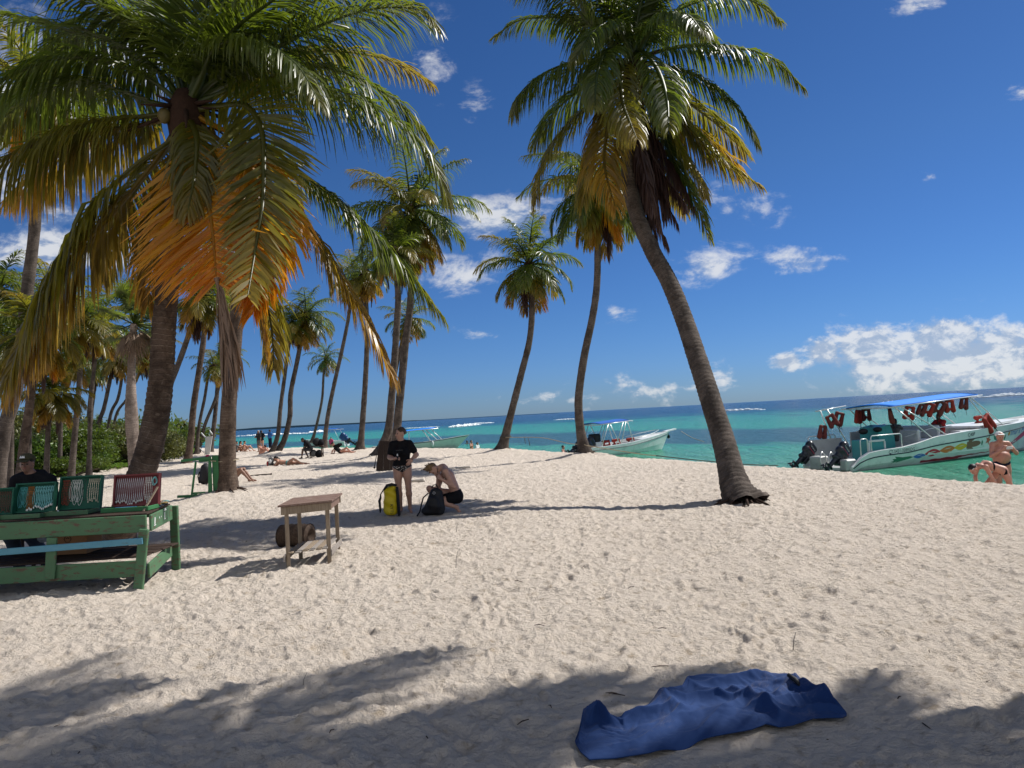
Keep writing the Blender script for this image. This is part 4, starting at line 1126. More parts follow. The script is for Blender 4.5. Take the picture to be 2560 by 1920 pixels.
        if feet:
            to = Vector(J['to' + S]); hl = Vector(an) - (to - Vector(an)).normalized() * .035
            dn = Vector((0, 0, -1)) * .03
            P.append(('c', tuple(hl + dn), .032, tuple(Vector(an)), .034)); P.append(('c', tuple(an + dn * .6), .034, tuple(to + dn * .2), .027))
            P.append(('c', tuple(to), .026, tuple(to + (to - Vector(an)).normalized() * .035 - Vector((0, 0, .004))), .018))
    return P, (hed, upv, fd, sd, M)
def person(label, J, loc, rotz=0.0, skin='tan', h=0.014, hair=('hair_dark', 'short'), clothes=(), b=1.0, sex='m', scale=1.0, group=None, cat='person', detail=True, k=0.03, **kw):
    o = empty('person', loc, label, cat, group, rotz); o.scale = (scale,) * 3
    P, (hed, upv, fd, sd, M) = body_prims(J, b, sex, **kw)
    V, Q = sdf_mesh(P, h, k)
    np_mesh('body', V, Q, 'skin_' + skin, True, None, o)
    if hair:
        hm, style = hair; hp = [('e', tuple(hed + upv * .045 - fd * .022), (.084, .098, .090), M)]
        cuts = [(tuple(hed + upv * .055 + fd * .075), tuple(fd * 1.0 - upv * .55))]
        if style == 'long':
            hp += [('c', tuple(hed - fd * .06), .07, tuple(hed - upv * .20 - fd * .075), .05), ('c', tuple(hed - upv * .2 - fd * .075), .05, tuple(hed - upv * .36 - fd * .09), .03)]
        if style == 'bun': hp += [('e', tuple(hed - fd * .105 + upv * .02), (.035, .035, .035))]
        if style == 'tail': hp += [('c', tuple(hed - fd * .10 + upv * .04), .035, tuple(hed - fd * .19 - upv * .08), .02)]
        if style == 'messy':
            rg = random.Random(2)
            for i in range(26):
                a = rg.uniform(0, 6.28); e = rg.uniform(.1, 1.4); d = sd * math.cos(a) * math.cos(e) + fd * math.sin(a) * math.cos(e) + upv * math.sin(e)
                hp.append(('c', tuple(hed + upv * .05 + d * .07), .02, tuple(hed + upv * .05 + d * rg.uniform(.12, .165)), .008, .008))
        if style not in ('long',): cuts.append((tuple(hed - upv * .015 - fd * .02), tuple(-upv + fd * .55)))
        V, Q = sdf_mesh(hp, min(h, .012), .02, cuts)
        if len(V): np_mesh('hair', V, Q, hm, True, None, o)
    if detail:
        for s_ in (-1, 1):
            MB().ball(hed + fd * .084 + upv * .004 + sd * s_ * .031, (.012, .012, .008), 8).build('eye', 'eye_dark', o, True, world=False)
        MB().ball(hed + fd * .088 - upv * .055, (.024, .010, .008), 8).build('mouth', 'lip', o, True, world=False)
    for cl in clothes:
        V, Q = sdf_mesh(cl['prims'](P, J), max(h * .9, .009), cl.get('k', .03), cl.get('cuts', ()), cl.get('grow', .010))
        if len(V): np_mesh(cl['name'], V, Q, cl['mat'], True, None, o)
    return o
def torso(P, J): return [p for p in P[:7] if True]
def near(P, pts, r):
    out = []
    for p in P:
        c = Vector(p[1]) if p[0] == 'e' else (Vector(p[1]) + Vector(p[3])) / 2
        if any((c - Vector(q)).length < r for q in pts): out.append(p)
    return out
def arm_up(P, J):
    out = []
    for S in 'LR':
        out.append(('c', J['sh' + S], .060, lerp3(J['sh' + S], J['el' + S], .62), .056))
    return out
def arm_full(P, J):
    out = []
    for S in 'LR': out += [('c', J['sh' + S], .062, J['el' + S], .052), ('c', J['el' + S], .052, J['wr' + S], .042)]
    return out
def thighs(P, J, t=.35, r=.098):
    out = []
    for S in 'LR': out.append(('c', J['hi' + S], r, lerp3(J['hi' + S], J['kn' + S], t), r * .9))
    return out
# ------------------------------------------------------------------ object materials
def paint_worn(name, col, under, amt=0.55, sc=7.0):
    m, nt, b = material(name)
    tcx = nt.new('ShaderNodeTexCoord').outputs['Object']
    mp = nt.new('ShaderNodeMapping'); mp.inputs['Scale'].default_value = (1, 1, 3.5); nt.put(mp.inputs[0], tcx)
    n1 = nt.noise(mp.outputs[0], sc, 8, .7, .4); n2 = nt.noise(tcx, 45, 4, .7)
    c = nt.mix(nt.noise(tcx, 3, 4), tuple(x * .8 for x in col), tuple(x * 1.2 for x in col))
    c = nt.mix(nt.sstep(n1, amt, amt + .07), c, under)
    c = nt.mix(nt.sstep(n2, .66, .74), c, tuple(x * .35 for x in under))
    nt.put(b.inputs['Base Color'], c); b.inputs['Roughness'].default_value = .6; b.inputs['Specular IOR Level'].default_value = .3
    nt.put(b.inputs['Normal'], nt.bump(n1, .4, .006))
paint_worn('green_worn', (.070, .150, .075), (.10, .068, .045), .535)
paint_worn('green_paint', (.035, .15, .055), (.05, .06, .03), .66)
paint_worn('blue_worn', (.09, .25, .33), (.10, .15, .12), .62)
paint_worn('case_green', (.010, .085, .050), (.01, .03, .02), .72)
paint_worn('case_red', (.17, .035, .035), (.06, .02, .02), .72)
def wood(name, c1, c2, sx=(1, 1, 1)):
    m, nt, b = material(name)
    tcx = nt.new('ShaderNodeTexCoord').outputs['Object']
    mp = nt.new('ShaderNodeMapping'); mp.inputs['Scale'].default_value = sx; nt.put(mp.inputs[0], tcx)
    n1 = nt.noise(mp.outputs[0], 9, 8, .65, .6); n2 = nt.noise(tcx, 3, 4)
    c = nt.mix(nt.sstep(n1, .35, .65), c1, c2); c = nt.mix(nt.math('MULTIPLY', n2, .4), c, tuple(x * .5 for x in c1))
    nt.put(b.inputs['Base Color'], c); b.inputs['Roughness'].default_value = .8; b.inputs['Specular IOR Level'].default_value = .2
    nt.put(b.inputs['Normal'], nt.bump(n1, .5, .006))
wood('wood_tan', (.23, .175, .12), (.34, .27, .195), (6, 6, .6))
wood('wood_red', (.15, .085, .065), (.25, .18, .145), (.8, 6, 6))
wood('wood_grey', (.22, .19, .165), (.38, .34, .30), (1, 8, 8))
wood('wood_dark', (.035, .022, .016), (.075, .05, .038), (8, 8, .6))
wood('bark_log', (.055, .035, .024), (.10, .068, .048), (3, 3, 3))
simple('cardboard', (.30, .165, .085), .85, .15, 5, .2)
simple('dark_mark', (.03, .02, .015), .8)
simple('black_nylon', (.010, .010, .012), .6, .3, 20, .35, bump=.5)
simple('yellow_pvc', (.62, .47, .010), .45, .15, 5, .4)
simple('black_print', (.006, .006, .006), .6)
simple('white_plastic', (.62, .62, .60), .5, .1, 4)
simple('rope_tan', (.34, .28, .19), .9, .3, 60)
simple('rope_dark', (.06, .055, .045), .9, .3, 60)
simple('silver', (.55, .55, .56), .35, .2, 30, .5)
for k_, c_ in dict(white=(.75, .74, .68), teal=(.10, .42, .42), aqua=(.25, .62, .62), red=(.28, .05, .025), amber=(.32, .12, .02), black=(.02, .02, .02), cream=(.62, .55, .42), gold=(.62, .42, .05), brown=(.12, .05, .03)).items(): simple('bead_' + k_, c_, .35, .25, 80, .5)
simple('blue_cloth_sheet', (.10, .30, .62), .8)
simple('driftwood', (.48, .43, .37), .9, .25, 12, bump=.5)

def text_geo(s, size):
    cu = bpy.data.curves.new('txt', 'FONT'); cu.body = s; cu.size = size; cu.resolution_u = 3
    to = bpy.data.objects.new('txt', cu); COL.objects.link(to)
    dg = bpy.context.evaluated_depsgraph_get(); me = bpy.data.meshes.new_from_object(to.evaluated_get(dg))
    V = [tuple(v.co) for v in me.vertices]; Fs = [tuple(p.vertices) for p in me.polygons]
    bpy.data.objects.remove(to); bpy.data.curves.remove(cu); bpy.data.meshes.remove(me)
    return V, Fs

# ------------------------------------------------------------------ the green bead table
YT = 8.75
def bead_table():
    x1 = -4.38; x0 = -7.3; yf = 8.8; yb = 9.85; zt = 0.86
    o = empty('market_table', (x1, yf, 0), 'long worn green wooden table carrying the bead boards', 'table')
    def P(n, m_, mb): mb.build(n, m_, o)
    P('front_rail', 'green_worn', MB().beam((x0, yf - .03, zt - .10), (x1 - .01, yf - .03, zt - .10), .035, .20, bev=.006))
    P('side_rail', 'green_worn', MB().beam((x1 + .02, yf, zt - .10), (x1 - .22, yb, zt - .10), .03, .19, bev=.006))
    P('back_rail', 'green_worn', MB().beam((x0, yb + .02, zt - .08), (x1 - .24, yb + .02, zt - .08), .03, .14, bev=.006))
    mb = MB()
    for i in range(7): mb.beam((x0, yf + .075 + i * .15, zt + .008), (x1 - .02 - .034 * i, yf + .075 + i * .15, zt + .008), .142, .018, bev=.003)
    P('table_top', 'wood_dark', mb)
    P('leg', 'green_worn', MB().beam((x1 - .12, yf - .075, -.08), (x1 - .02, yf - .07, zt - .16), .05, .11, (1, 0, 0), .008))
    P('leg', 'green_worn', MB().beam((x1 - .21, yb + .07, -.08), (x1 - .21, yb + .06, zt - .02), .05, .11, (1, 0, 0), .008))
    P('leg', 'green_worn', MB().beam((x0 + .1, yf - .075, -.08), (x0 + .1, yf - .07, zt - .16), .05, .11, (1, 0, 0), .008))
    P('leg', 'green_worn', MB().beam((x0 + .1, yb + .07, -.08), (x0 + .1, yb + .06, zt - .02), .05, .11, (1, 0, 0), .008))
    P('middle_post', 'green_worn', MB().beam((-5.52, yf - .072, .18), (-5.48, yf - .072, zt - .2), .03, .12, (1, 0, 0), .006))
    P('lower_board', 'green_worn', MB().beam((x0, yf - .035, .24), (x1 - .07, yf - .035, .24), .03, .19, bev=.006))
    P('blue_rail', 'blue_worn', MB().beam((x0, yf - .115, .50), (x1 - .02, yf - .11, .57), .028, .075, bev=.005))
    P('side_board', 'green_worn', MB().beam((x1 - .02, yf, .20), (x1 - .24, yb, .27), .03, .17, bev=.006))
    mb = MB()
    for i in range(4): mb.beam((x0 + .2, yf + .16 + i * .24, .33), (x1 - .1, yf + .16 + i * .24, .36), .2, .02, bev=.004)
    P('shelf', 'wood_dark', mb)
    # white painted marks on the side rail
    mk = MB()
    for (yy_, zz, w_, h_) in [(yf + .14, zt - .10, .09, .10), (yf + .62, zt - .09, .07, .09), (yf + .36, zt - .08, .03, .025), (yf + .45, zt - .08, .02, .02), (yf + .66, zt - .015, .13, .03)]:
        def q_(dy, z): return (x1 + .0375 - .229 * (yy_ + dy - yf), yy_ + dy, z)
        mk.prism([q_(-w_ / 2, zz - h_ / 2), q_(w_ / 2, zz - h_ / 2), q_(w_ / 2, zz - h_ / 2 + .012), q_(-w_ / 2, zz - h_ / 2 + .012)], (.003, 0, 0))
        mk.prism([q_(-w_ * .35, zz - h_ * .3), q_(w_ * .2, zz - h_ * .3), q_(w_ * .35, zz + h_ * .45), q_(-w_ * .1, zz + h_ * .5)], (.0025, 0, 0))
    P('painted_mark', 'white_plastic', mk)
    return zt + .018
ZT = bead_table()

def bead_case(px0, px1, Y, zt_, h, mat, label, tilt=12, hinge=True):
    """open display case: upright board with rim and a shallow tray in front"""
    A = at(px0[0], px0[1], Y); B = at(px1[0], px1[1], Y)
    A = Vector((A.x, Y, ZT)); B = Vector((B.x, Y, ZT))
    w_ = (B - A).x; c = (A + B) / 2
    o = empty('bead_display_case', c, label, 'display case', 'open bead display cases on the green table')
    tl = rad(tilt); up = Vector((0, math.sin(tl), math.cos(tl))); nrm = Vector((0, -math.cos(tl), math.sin(tl)))
    b0 = Vector((0, .0, .035)); hw = w_ / 2
    MB().beam(b0 + up * 0 + Vector((0, 0, 0)), b0 + up * h, w_, .012, tuple(nrm), .003).build('back_board', mat, o, world=False)
    mb = MB(); r = .022
    for s_ in (-1, 1): mb.beam(b0 + Vector((s_ * (hw - r / 2), 0, 0)) + nrm * .028, b0 + Vector((s_ * (hw - r / 2), 0, 0)) + up * h + nrm * .028, r, .05, tuple(nrm), .004)
    mb.beam(b0 + Vector((-hw + r, 0, 0)) + up * (h - r / 2) + nrm * .028, b0 + Vector((hw - r, 0, 0)) + up * (h - r / 2) + nrm * .028, r, .049, tuple(nrm), .004)
    mb.beam(b0 + Vector((-hw + r, 0, 0)) + up * (r / 2) + nrm * .028, b0 + Vector((hw - r, 0, 0)) + up * (r / 2) + nrm * .028, r, .049, tuple(nrm), .004)
    mb.build('rim', mat, o, world=False)
    mb = MB(); d0 = -.30
    mb.beam((-hw, d0, .03), (hw, d0, .03), .02, .055, bev=.004)
    for s_ in (-1, 1): mb.beam((s_ * (hw - .01), d0 + .01, .03), (s_ * (hw - .01), -.01, .03), .02, .05, bev=.004)
    mb.beam((-hw + .02, d0 / 2, .008), (hw - .02, d0 / 2, .008), -d0 - .04, .012, bev=.002)
    mb.build('tray', 'green_worn' if mat == 'case_green' else 'green_paint', o, world=False)
    hang0 = c + b0 + up * (h - .045) + nrm * .012
    MB().beam(hang0 - c + Vector((-hw + .03, 0, 0)), hang0 - c + Vector((hw - .03, 0, 0)), .008, .008, bev=.001).build('hanging_bar', mat, o, world=False)
    return c, hw, hang0, up, nrm
def necklace(p, up, nrm, w_, l, mat, label, group, big=False, pend=False, rg=None):
    n = 26; pts = []
    for i in range(n):
        a = 2 * math.pi * i / n
        x = w_ / 2 * math.sin(a) * (1 - .25 * math.cos(a)); z = -l / 2 + l / 2 * math.cos(a)
        pts.append(p + Vector((x, 0, 0)) + up * z + nrm * (.006 + .004 * math.sin(a * 3)))
    pts.append(pts[0]); r = .0042 if big else .0024
    mb = MB()
    if big:
        for q in pts[:-1]: mb.ball(q, r * 1.25, 6)
        mb.tube(pts, r * .5, 4, False)
    else: mb.tube(pts, r, 5, False)
    o = mb.build('necklace', 'bead_' + mat if mat != 'silver' else 'silver', None, True)
    if pend:
        q = p - up * l + nrm * .012
        MB().ball(q - up * .014, (.010, .006, .016), 6).build('pendant', 'bead_white', o, True, world=False)
    return tag(o, label, 'necklace', group)
def fill_case(cs, runs, seed):
    c, hw, h0, up, nrm = cs; rg = random.Random(seed)
    for (x0, x1, n, mat, l, wd_, big, pend, label, grp) in runs:
        for i in range(n):
            x = (x0 + (x1 - x0) * (i / max(1, n - 1))) * hw * 2 - hw
            p = h0 + Vector((x, 0, 0)); 
            necklace(p, up, nrm, wd_, l * rg.uniform(.88, 1.08), mat, label, grp, big, pend, rg)
cs = bead_case((-40, 1270), (36, 1270), 9.15, .9, .33, 'case_green', 'green bead case cut by the left edge, full of dark beads', 10)
fill_case(cs, [(.15, .9, 14, 'brown', .26, .03, True, False, 'strand of dark brown beads in the leftmost green case', 'dark strands in the leftmost case')], 1)
cs = bead_case((38, 1285), (139, 1265), 9.2, .9, .37, 'case_green', 'green bead case right in front of the vendor, turquoise strands', 12)
fill_case(cs, [(.10, .24, 5, 'teal', .24, .05, False, False, 'dark blue green strand at the left of the case before the vendor', 'blue strands in the second case'),
    (.30, .42, 5, 'amber', .27, .03, True, True, 'amber strand with a shell pendant in the case before the vendor', 'amber strands in the second case'),
    (.47, .92, 12, 'aqua', .25, .045, False, True, 'pale turquoise strand in the case before the vendor', 'turquoise strands in the second case')], 2)
cs = bead_case((148, 1270), (254, 1262), 9.3, .9, .42, 'case_green', 'green bead case with white and red strands, tallest of the green ones', 12)
fill_case(cs, [(.06, .20, 5, 'red', .31, .05, True, False, 'red brown bead strand in the tallest green case', 'red strands in the tallest green case'),
    (.28, .48, 6, 'white', .30, .06, False, False, 'plain white strand in the tallest green case', 'white strands in the tallest green case'),
    (.58, .58, 1, 'black', .27, .05, False, False, 'single black cord necklace in the tallest green case', None),
    (.68, .92, 6, 'cream', .28, .03, True, False, 'speckled cream and brown strand in the tallest green case', 'speckled strands in the tallest green case')], 3)
cs = bead_case((285, 1262), (400, 1250), 9.35, .9, .40, 'case_red', 'dark red bead case with thin silver chains', 10)
fill_case(cs, [(.06, .62, 14, 'silver', .30, .022, False, True, 'thin silver chain with a pendant on the dark red case', 'silver chains on the red case'),
    (.68, .80, 4, 'white', .30, .02, True, False, 'white beaded chain on the dark red case', 'white chains on the red case'),
    (.86, .88, 2, 'aqua', .10, .05, True, False, 'short turquoise bracelet hung at the top right of the red case', 'turquoise bracelets on the red case')], 4)
# bracelets heaped at the right end of the table
rg = random.Random(9)
for i in range(34):
    y = rg.uniform(9.35, 9.82); x = rg.uniform(-4.85, -4.48 - (y - 9.35) * .25)
    mat = rg.choice(['gold', 'red', 'teal', 'cream', 'black', 'amber', 'gold']); n = 14; r = rg.uniform(.028, .04); z = ZT + .006 + rg.random() * .02
    tx, ty = rg.uniform(-.25, .25), rg.uniform(-.25, .25)
    pts = [Vector((x + r * math.cos(6.283 * k / n), y + r * math.sin(6.283 * k / n), z + .012 + r * (tx * math.cos(6.283 * k / n) + ty * math.sin(6.283 * k / n)))) for k in range(n + 1)]
    o = MB().tube(pts, .006, 5, False).build('bracelet', 'bead_' + mat, None, True)
    tag(o, {'gold': 'yellow', 'red': 'red', 'teal': 'teal', 'cream': 'cream', 'black': 'black', 'amber': 'amber'}[mat] + ' bracelet in the colourful heap at the right end of the green table', 'bracelet', 'heap of bracelets, ' + mat)
V = []; 
for (x, y) in [(-5.12, 9.3), (-4.53, 9.3), (-4.63, 9.83), (-5.35, 9.83)]: V.append((x, y, ZT + .001))
tag(MB().prism(V, (0, 0, .004)).build('cloth', 'blue_cloth_sheet'), 'light blue cloth lying on the green table beside the red case', 'cloth')
st = MB().ball((-4.62, 9.12, ZT + .028), (.085, .05, .03), 12).build('stone', 'bark_log', None, True); tag(st, 'smooth brown stone on the table before the red case', 'stone')
tag(MB().beam((-4.55, 9.02, ZT), (-4.48, 9.26, ZT + .27), .03, .012, bev=.003).build('stick', 'wood_tan'), 'flat pale stick propped against the red case', 'stick')
tag(MB().tube([(-5.62, 9.08, ZT), (-5.62, 9.08, ZT + .045), (-5.62, 9.08, ZT + .05), (-5.62, 9.08, ZT + .065)], [.016, .016, .009, .009], 10).build('small_bottle', 'white_plastic', None, True), 'tiny clear bottle standing between the two middle green cases', 'bottle')

# things below / behind the table
def carton():
    p = gnd(338, 1398); o = empty('cardboard_box', (p.x, 9.75, .38), 'brown cardboard box standing on the shelf under the green table', 'box')
    c = Vector((p.x, 9.45, .53))
    mb = MB(); w_, d_, h_ = .46, .34, .32
    mb.box(c + Vector((0, -d_ / 2, 0)), (w_, .008, h_)); mb.box(c + Vector((0, d_ / 2, 0)), (w_, .008, h_))
    for s_ in (-1, 1): mb.box(c + Vector((s_ * w_ / 2, 0, 0)), (.008, d_ - .01, h_ - .001))
    mb.box(c + Vector((0, 0, -h_ / 2 + .01)), (w_ - .01, d_ - .01, .008)); mb.build('walls', 'cardboard', o)
    fl = MB(); fl.beam(c + Vector((-w_ / 2, d_ / 2, h_ / 2)), c + Vector((w_ / 2, d_ / 2, h_ / 2)), .006, .002)
    fl.prism([c + Vector((w_ / 2, -.15, h_ / 2)), c + Vector((w_ / 2, .15, h_ / 2)), c + Vector((w_ / 2 + .12, .14, h_ / 2 - .09)), c + Vector((w_ / 2 + .12, -.14, h_ / 2 - .09))], (0, 0, .005)); fl.build('flap', 'cardboard', o)
    mk = MB(); f = c + Vector((.0, -d_ / 2 - .0065, .03))
    ring = [f + Vector((.045 * math.cos(6.283 * k / 6), 0, .045 * math.sin(6.283 * k / 6))) for k in range(7)]; mk.tube(ring, .004, 4, False)
    mk.tube([f + Vector((-.02, 0, .0)), f + Vector((0, 0, .02)), f + Vector((.02, 0, 0))], .004, 4); mk.build('printed_mark', 'dark_mark', o)
carton()

# small tan table -------------------------------------------------------
def small_table():
    FL = gnd(722, 1424); FR = gnd(824, 1409); BR = gnd(846, 1382); BL = FL + (BR - FR)
    c = (FL + BR) / 2; o = empty('small_table', c, 'small bare wooden table with a slatted lower shelf on the sand', 'table')
    h = .80
    for (p, q) in ((FL, .0), (FR, .0), (BR, .0), (BL, .0)):
        MB().beam(p - Vector((0, 0, .06)), p + Vector((0, 0, h - .02)), .045, .05, (1, .4, 0), .004).build('leg', 'wood_tan', o)
    ux = (FR - FL).normalized(); uy = (BR - FR).normalized(); z = Vector((0, 0, 1))
    ov = .09
    A = FL - ux * ov - uy * .08; B = FR + ux * ov * .9 - uy * .08; C_ = BR + ux * ov * .9 + uy * .1; D_ = BL - ux * ov + uy * .1
    mb = MB(); n = 4
    for i in range(n):
        a = A + (D_ - A) * (i + .02) / n; b_ = B + (C_ - B) * (i + .02) / n; c2 = B + (C_ - B) * (i + .97) / n; d2 = A + (D_ - A) * (i + .97) / n
        mb.prism([q + z * h for q in (a, b_, c2, d2)], (0, 0, .022))
    mb.build('table_top', 'wood_red', o)
    lo = h - .055
    for (p, q) in ((FL - uy * .03 - ux * .06, FR - uy * .03 + ux * .06), (BL + uy * .03 - ux * .06, BR + uy * .03 + ux * .06)): MB().beam(p + z * lo, q + z * lo, .022, .10, bev=.003).build('apron', 'wood_tan', o)
    mb = MB()
    for (p, q) in ((FR + ux * .036, BR + ux * .036), (FL - ux * .036, BL - ux * .036)): mb.beam(p + z * lo, q + z * lo, .02, .095, bev=.003)
    mb.build('side_apron', 'wood_red', o)
    mb = MB(); zs = .15
    for (p, q) in ((FR + ux * .04, BR + ux * .04), (FL - ux * .04, BL - ux * .04)): mb.beam(p + z * zs - uy * .06, q + z * zs + uy * .06, .02, .08, bev=.003)
    mb.build('shelf_rail', 'wood_grey', o)
    rg = random.Random(2)
    n = 6
    for i in range(n):
        t = (i + .5) / n; a = FL + (FR - FL) * t; b_ = BL + (BR - BL) * t
        MB().beam(a + z * (.205 + rg.uniform(0, .01)) - uy * rg.uniform(.02, .07), b_ + z * .205 + uy * .05, .055 + .02 * rg.random(), .018, bev=.003).build('shelf_slat', 'wood_grey' if i % 2 else 'wood_tan', o)
small_table()
lg = gnd(740, 1362); ld = Vector((.95, -.25, 0)).normalized()
def fallen_log(c, d, L, r, label):
    o = empty('log', c, label, 'log')
    V, Q, UV, C = trunk_geo([c - d * L / 2 + Vector((0, 0, r * .8)), c + Vector((0, 0, r * .85)), c + d * L / 2 + Vector((0, 0, r * .8))], r, r * 1.05, 0, .3, 20, .03, .06)
    part('bark', V, Q, 'bark_log', o, True, UV)
    for s_, (a) in ((-1, C[0]), (1, C[-1])):
        dd = Vector(d) * s_; sd = dd.cross(Vector((0, 0, 1))).normalized(); up = sd.cross(dd)
        mb = MB()
        for (k0, k1, z0, z1) in ((1.02, .66, .0, .03), (.66, .30, .03, -.015), (.30, 0.01, -.015, -.05)):
            ring0 = [Vector(a) + dd * z0 + (sd * math.cos(6.283 * k / 18) + up * math.sin(6.283 * k / 18)) * r * k0 for k in range(18)]
            ring1 = [Vector(a) + dd * z1 + (sd * math.cos(6.283 * k / 18) + up * math.sin(6.283 * k / 18)) * r * k1 for k in range(18)]
            mb.add(ring0 + ring1, [(k, (k + 1) % 18, 18 + (k + 1) % 18, 18 + k) for k in range(18)])
        mb.build('cut_end', 'bark_log', o, True)
fallen_log(lg, ld, .48, .17, 'short thick coconut log lying behind the small tan table')

# green bench on its side, tied to palm B -------------------------------
def tipped_bench():
    pB = gnd(567, 1240); Y = pB.y - .35
    def q(cx, cy, dy=0): return at(400 + cx / 5.267, 1000 + cy / 5.267, Y + dy)
    o = empty('tipped_bench', (q(600, 1270).x, Y, 0), 'green bench standing on its end, tied to the palm trunk', 'bench')
    zb = .06; zt_ = q(680, 740).z
    xr = q(700, 1280).x; xl = q(440, 1270).x
    MB().prism([Vector((xr - .13, Y - .02, zb)), Vector((xr - .02, Y - .02, zb)), Vector((xr - .02, Y - .02, zt_)), Vector((xr - .08, Y - .02, zt_))], (0, .04, 0)).build('seat_board', 'green_paint', o)
    MB().beam((xr + .07, Y + .06, zb - .01), (xr + .07, Y + .06, zt_ + .02), .17, .03, (0, 1, 0), .006).build('seat_board', 'green_paint', o)
    MB().beam((xr + .04, Y + .34, zb - .01), (xr + .04, Y + .34, zt_), .17, .03, (0, 1, 0), .006).build('seat_board', 'green_paint', o)
    MB().beam((q(195, 0).x, Y - .05, zb + .03), (xr, Y - .05, zb + .02), .04, .07, bev=.005).build('leg', 'green_paint', o)
    MB().beam((q(300, 0).x, Y + .30, zb + .06), (xr, Y + .30, zb + .06), .04, .07, bev=.005).build('leg', 'green_paint', o)
    MB().beam((q(260, 0).x, Y - .05, q(260, 800).z), (xr, Y - .05, q(640, 760).z), .04, .07, bev=.005).build('leg', 'green_paint', o)
    MB().beam((q(420, 0).x, Y + .3, q(400, 815).z), (xr, Y + .30, q(640, 800).z), .04, .07, bev=.005).build('leg', 'green_paint', o)
    MB().beam(q(420, 1240, -.09), q(472, 810, -.09), .035, .05, (1, 0, 0), .005).build('stretcher', 'green_paint', o)
    r = Vector((pB.x, pB.y, 0)); z0 = q(850, 805).z; pts = [Vector((xr, Y - .09, z0 + .03)), Vector((xr + .12, Y - .02, z0 + .02))]
    for k in range(14):
        a = rad(200 + k * 25); pts.append(Vector((pB.x + .05 + math.cos(a) * .31, pB.y + math.sin(a) * .31, z0 - .02 + .005 * k)))
    tag(MB().tube(pts, .012, 6).build('rope', 'rope_tan', None, True), 'pale rope tying the green bench to the palm trunk', 'rope')
tipped_bench()

# dark board leaning on palm F1, hooked strap ---------------------------
def leaning_board():
    b0 = gnd(939, 1178); Y = b0.y
    c = [at(939, 1180, Y), at(1010, 1181, Y), at(1003, 1104, Y + .25), at(947, 1102, Y + .25)]
    o = empty('dark_board', (b0.x, Y, 0), 'tall dark weathered wooden board leaning on a palm foot behind the standing woman', 'board')
    c[0].z = -.08; c[1].z = -.08
    n = 4; mb = MB()
    for i in range(n):
        t0, t1 = i / n + .004, (i + 1) / n - .004
        mb.prism([c[0].lerp(c[1], t0), c[0].lerp(c[1], t1), c[3].lerp(c[2], t1), c[3].lerp(c[2], t0)], (0, .04, 0))
    mb.build('planks', 'wood_dark', o)
    top = at(948, 1102, Y - .02)
    mb = MB().tube([top, at(943, 1130, Y - .03), at(938, 1155, Y - .03), at(936, 1168, Y - .03)], .014, 6); mb.ball(at(936, 1169, Y - .03), .04, 8)
    tag(mb.build('strap', 'black_nylon', None, True), 'black strap hanging down the left edge of the dark board', 'strap')
leaning_board()

# luggage ---------------------------------------------------------------
def dry_bag():
    p = gnd(977, 1289); o = empty('dry_bag', p, 'yellow waterproof bag with black straps beside the standing woman', 'bag')
    # slightly folded cylinder with a rolled top
    prims = [('c', (-.01, 0, .12), .125, (.0, 0, .42), .115), ('c', (.03, 0, .12), .125, (.05, 0, .42), .10), ('c', (-.02, 0, .48), .06, (.09, 0, .54), .05)]
    V, Q = sdf_mesh(prims, .014, .05, [((0, 0, .015), (0, 0, -1))])
    V[:, 0] += .012 * np.sin(V[:, 2] * 22) * (V[:, 2] > .25); V[:, 1] -= .012 * np.sin(V[:, 2] * 30 + V[:, 0] * 15)
    np_mesh('bag_body', V, Q, 'yellow_pvc', True, None, o)
    MB().tube([(-.10, -.06, .50), (-.03, -.07, .585), (.06, -.06, .60), (.15, -.05, .57)], [.022, .028, .028, .022], 8).build('rolled_top', 'black_nylon', o, True, world=False)
    MB().beam((.17, -.06, -.01), (.155, -.06, .55), .09, .05, (1, 0, 0), .02).build('shoulder_pad', 'black_nylon', o, True, world=False)
    MB().tube([(-.11, -.07, .50), (-.165, -.06, .42), (-.17, -.05, .36), (-.195, -.05, .30), (-.185, -.05, .12), (-.19, -.05, .07)], [.012, .012, .02, .025, .022, .010], 6).build('strap', 'black_nylon', o, True, world=False)
    V, Fs = text_geo('KYTS', .085)
    Vw = [(.025 + y * .9 - .0, -.146, .235 - x) for (x, y, z) in V]
    mb = MB(); mb.add(Vw, Fs); mb.build('lettering', 'black_print', o, world=False)
dry_bag()
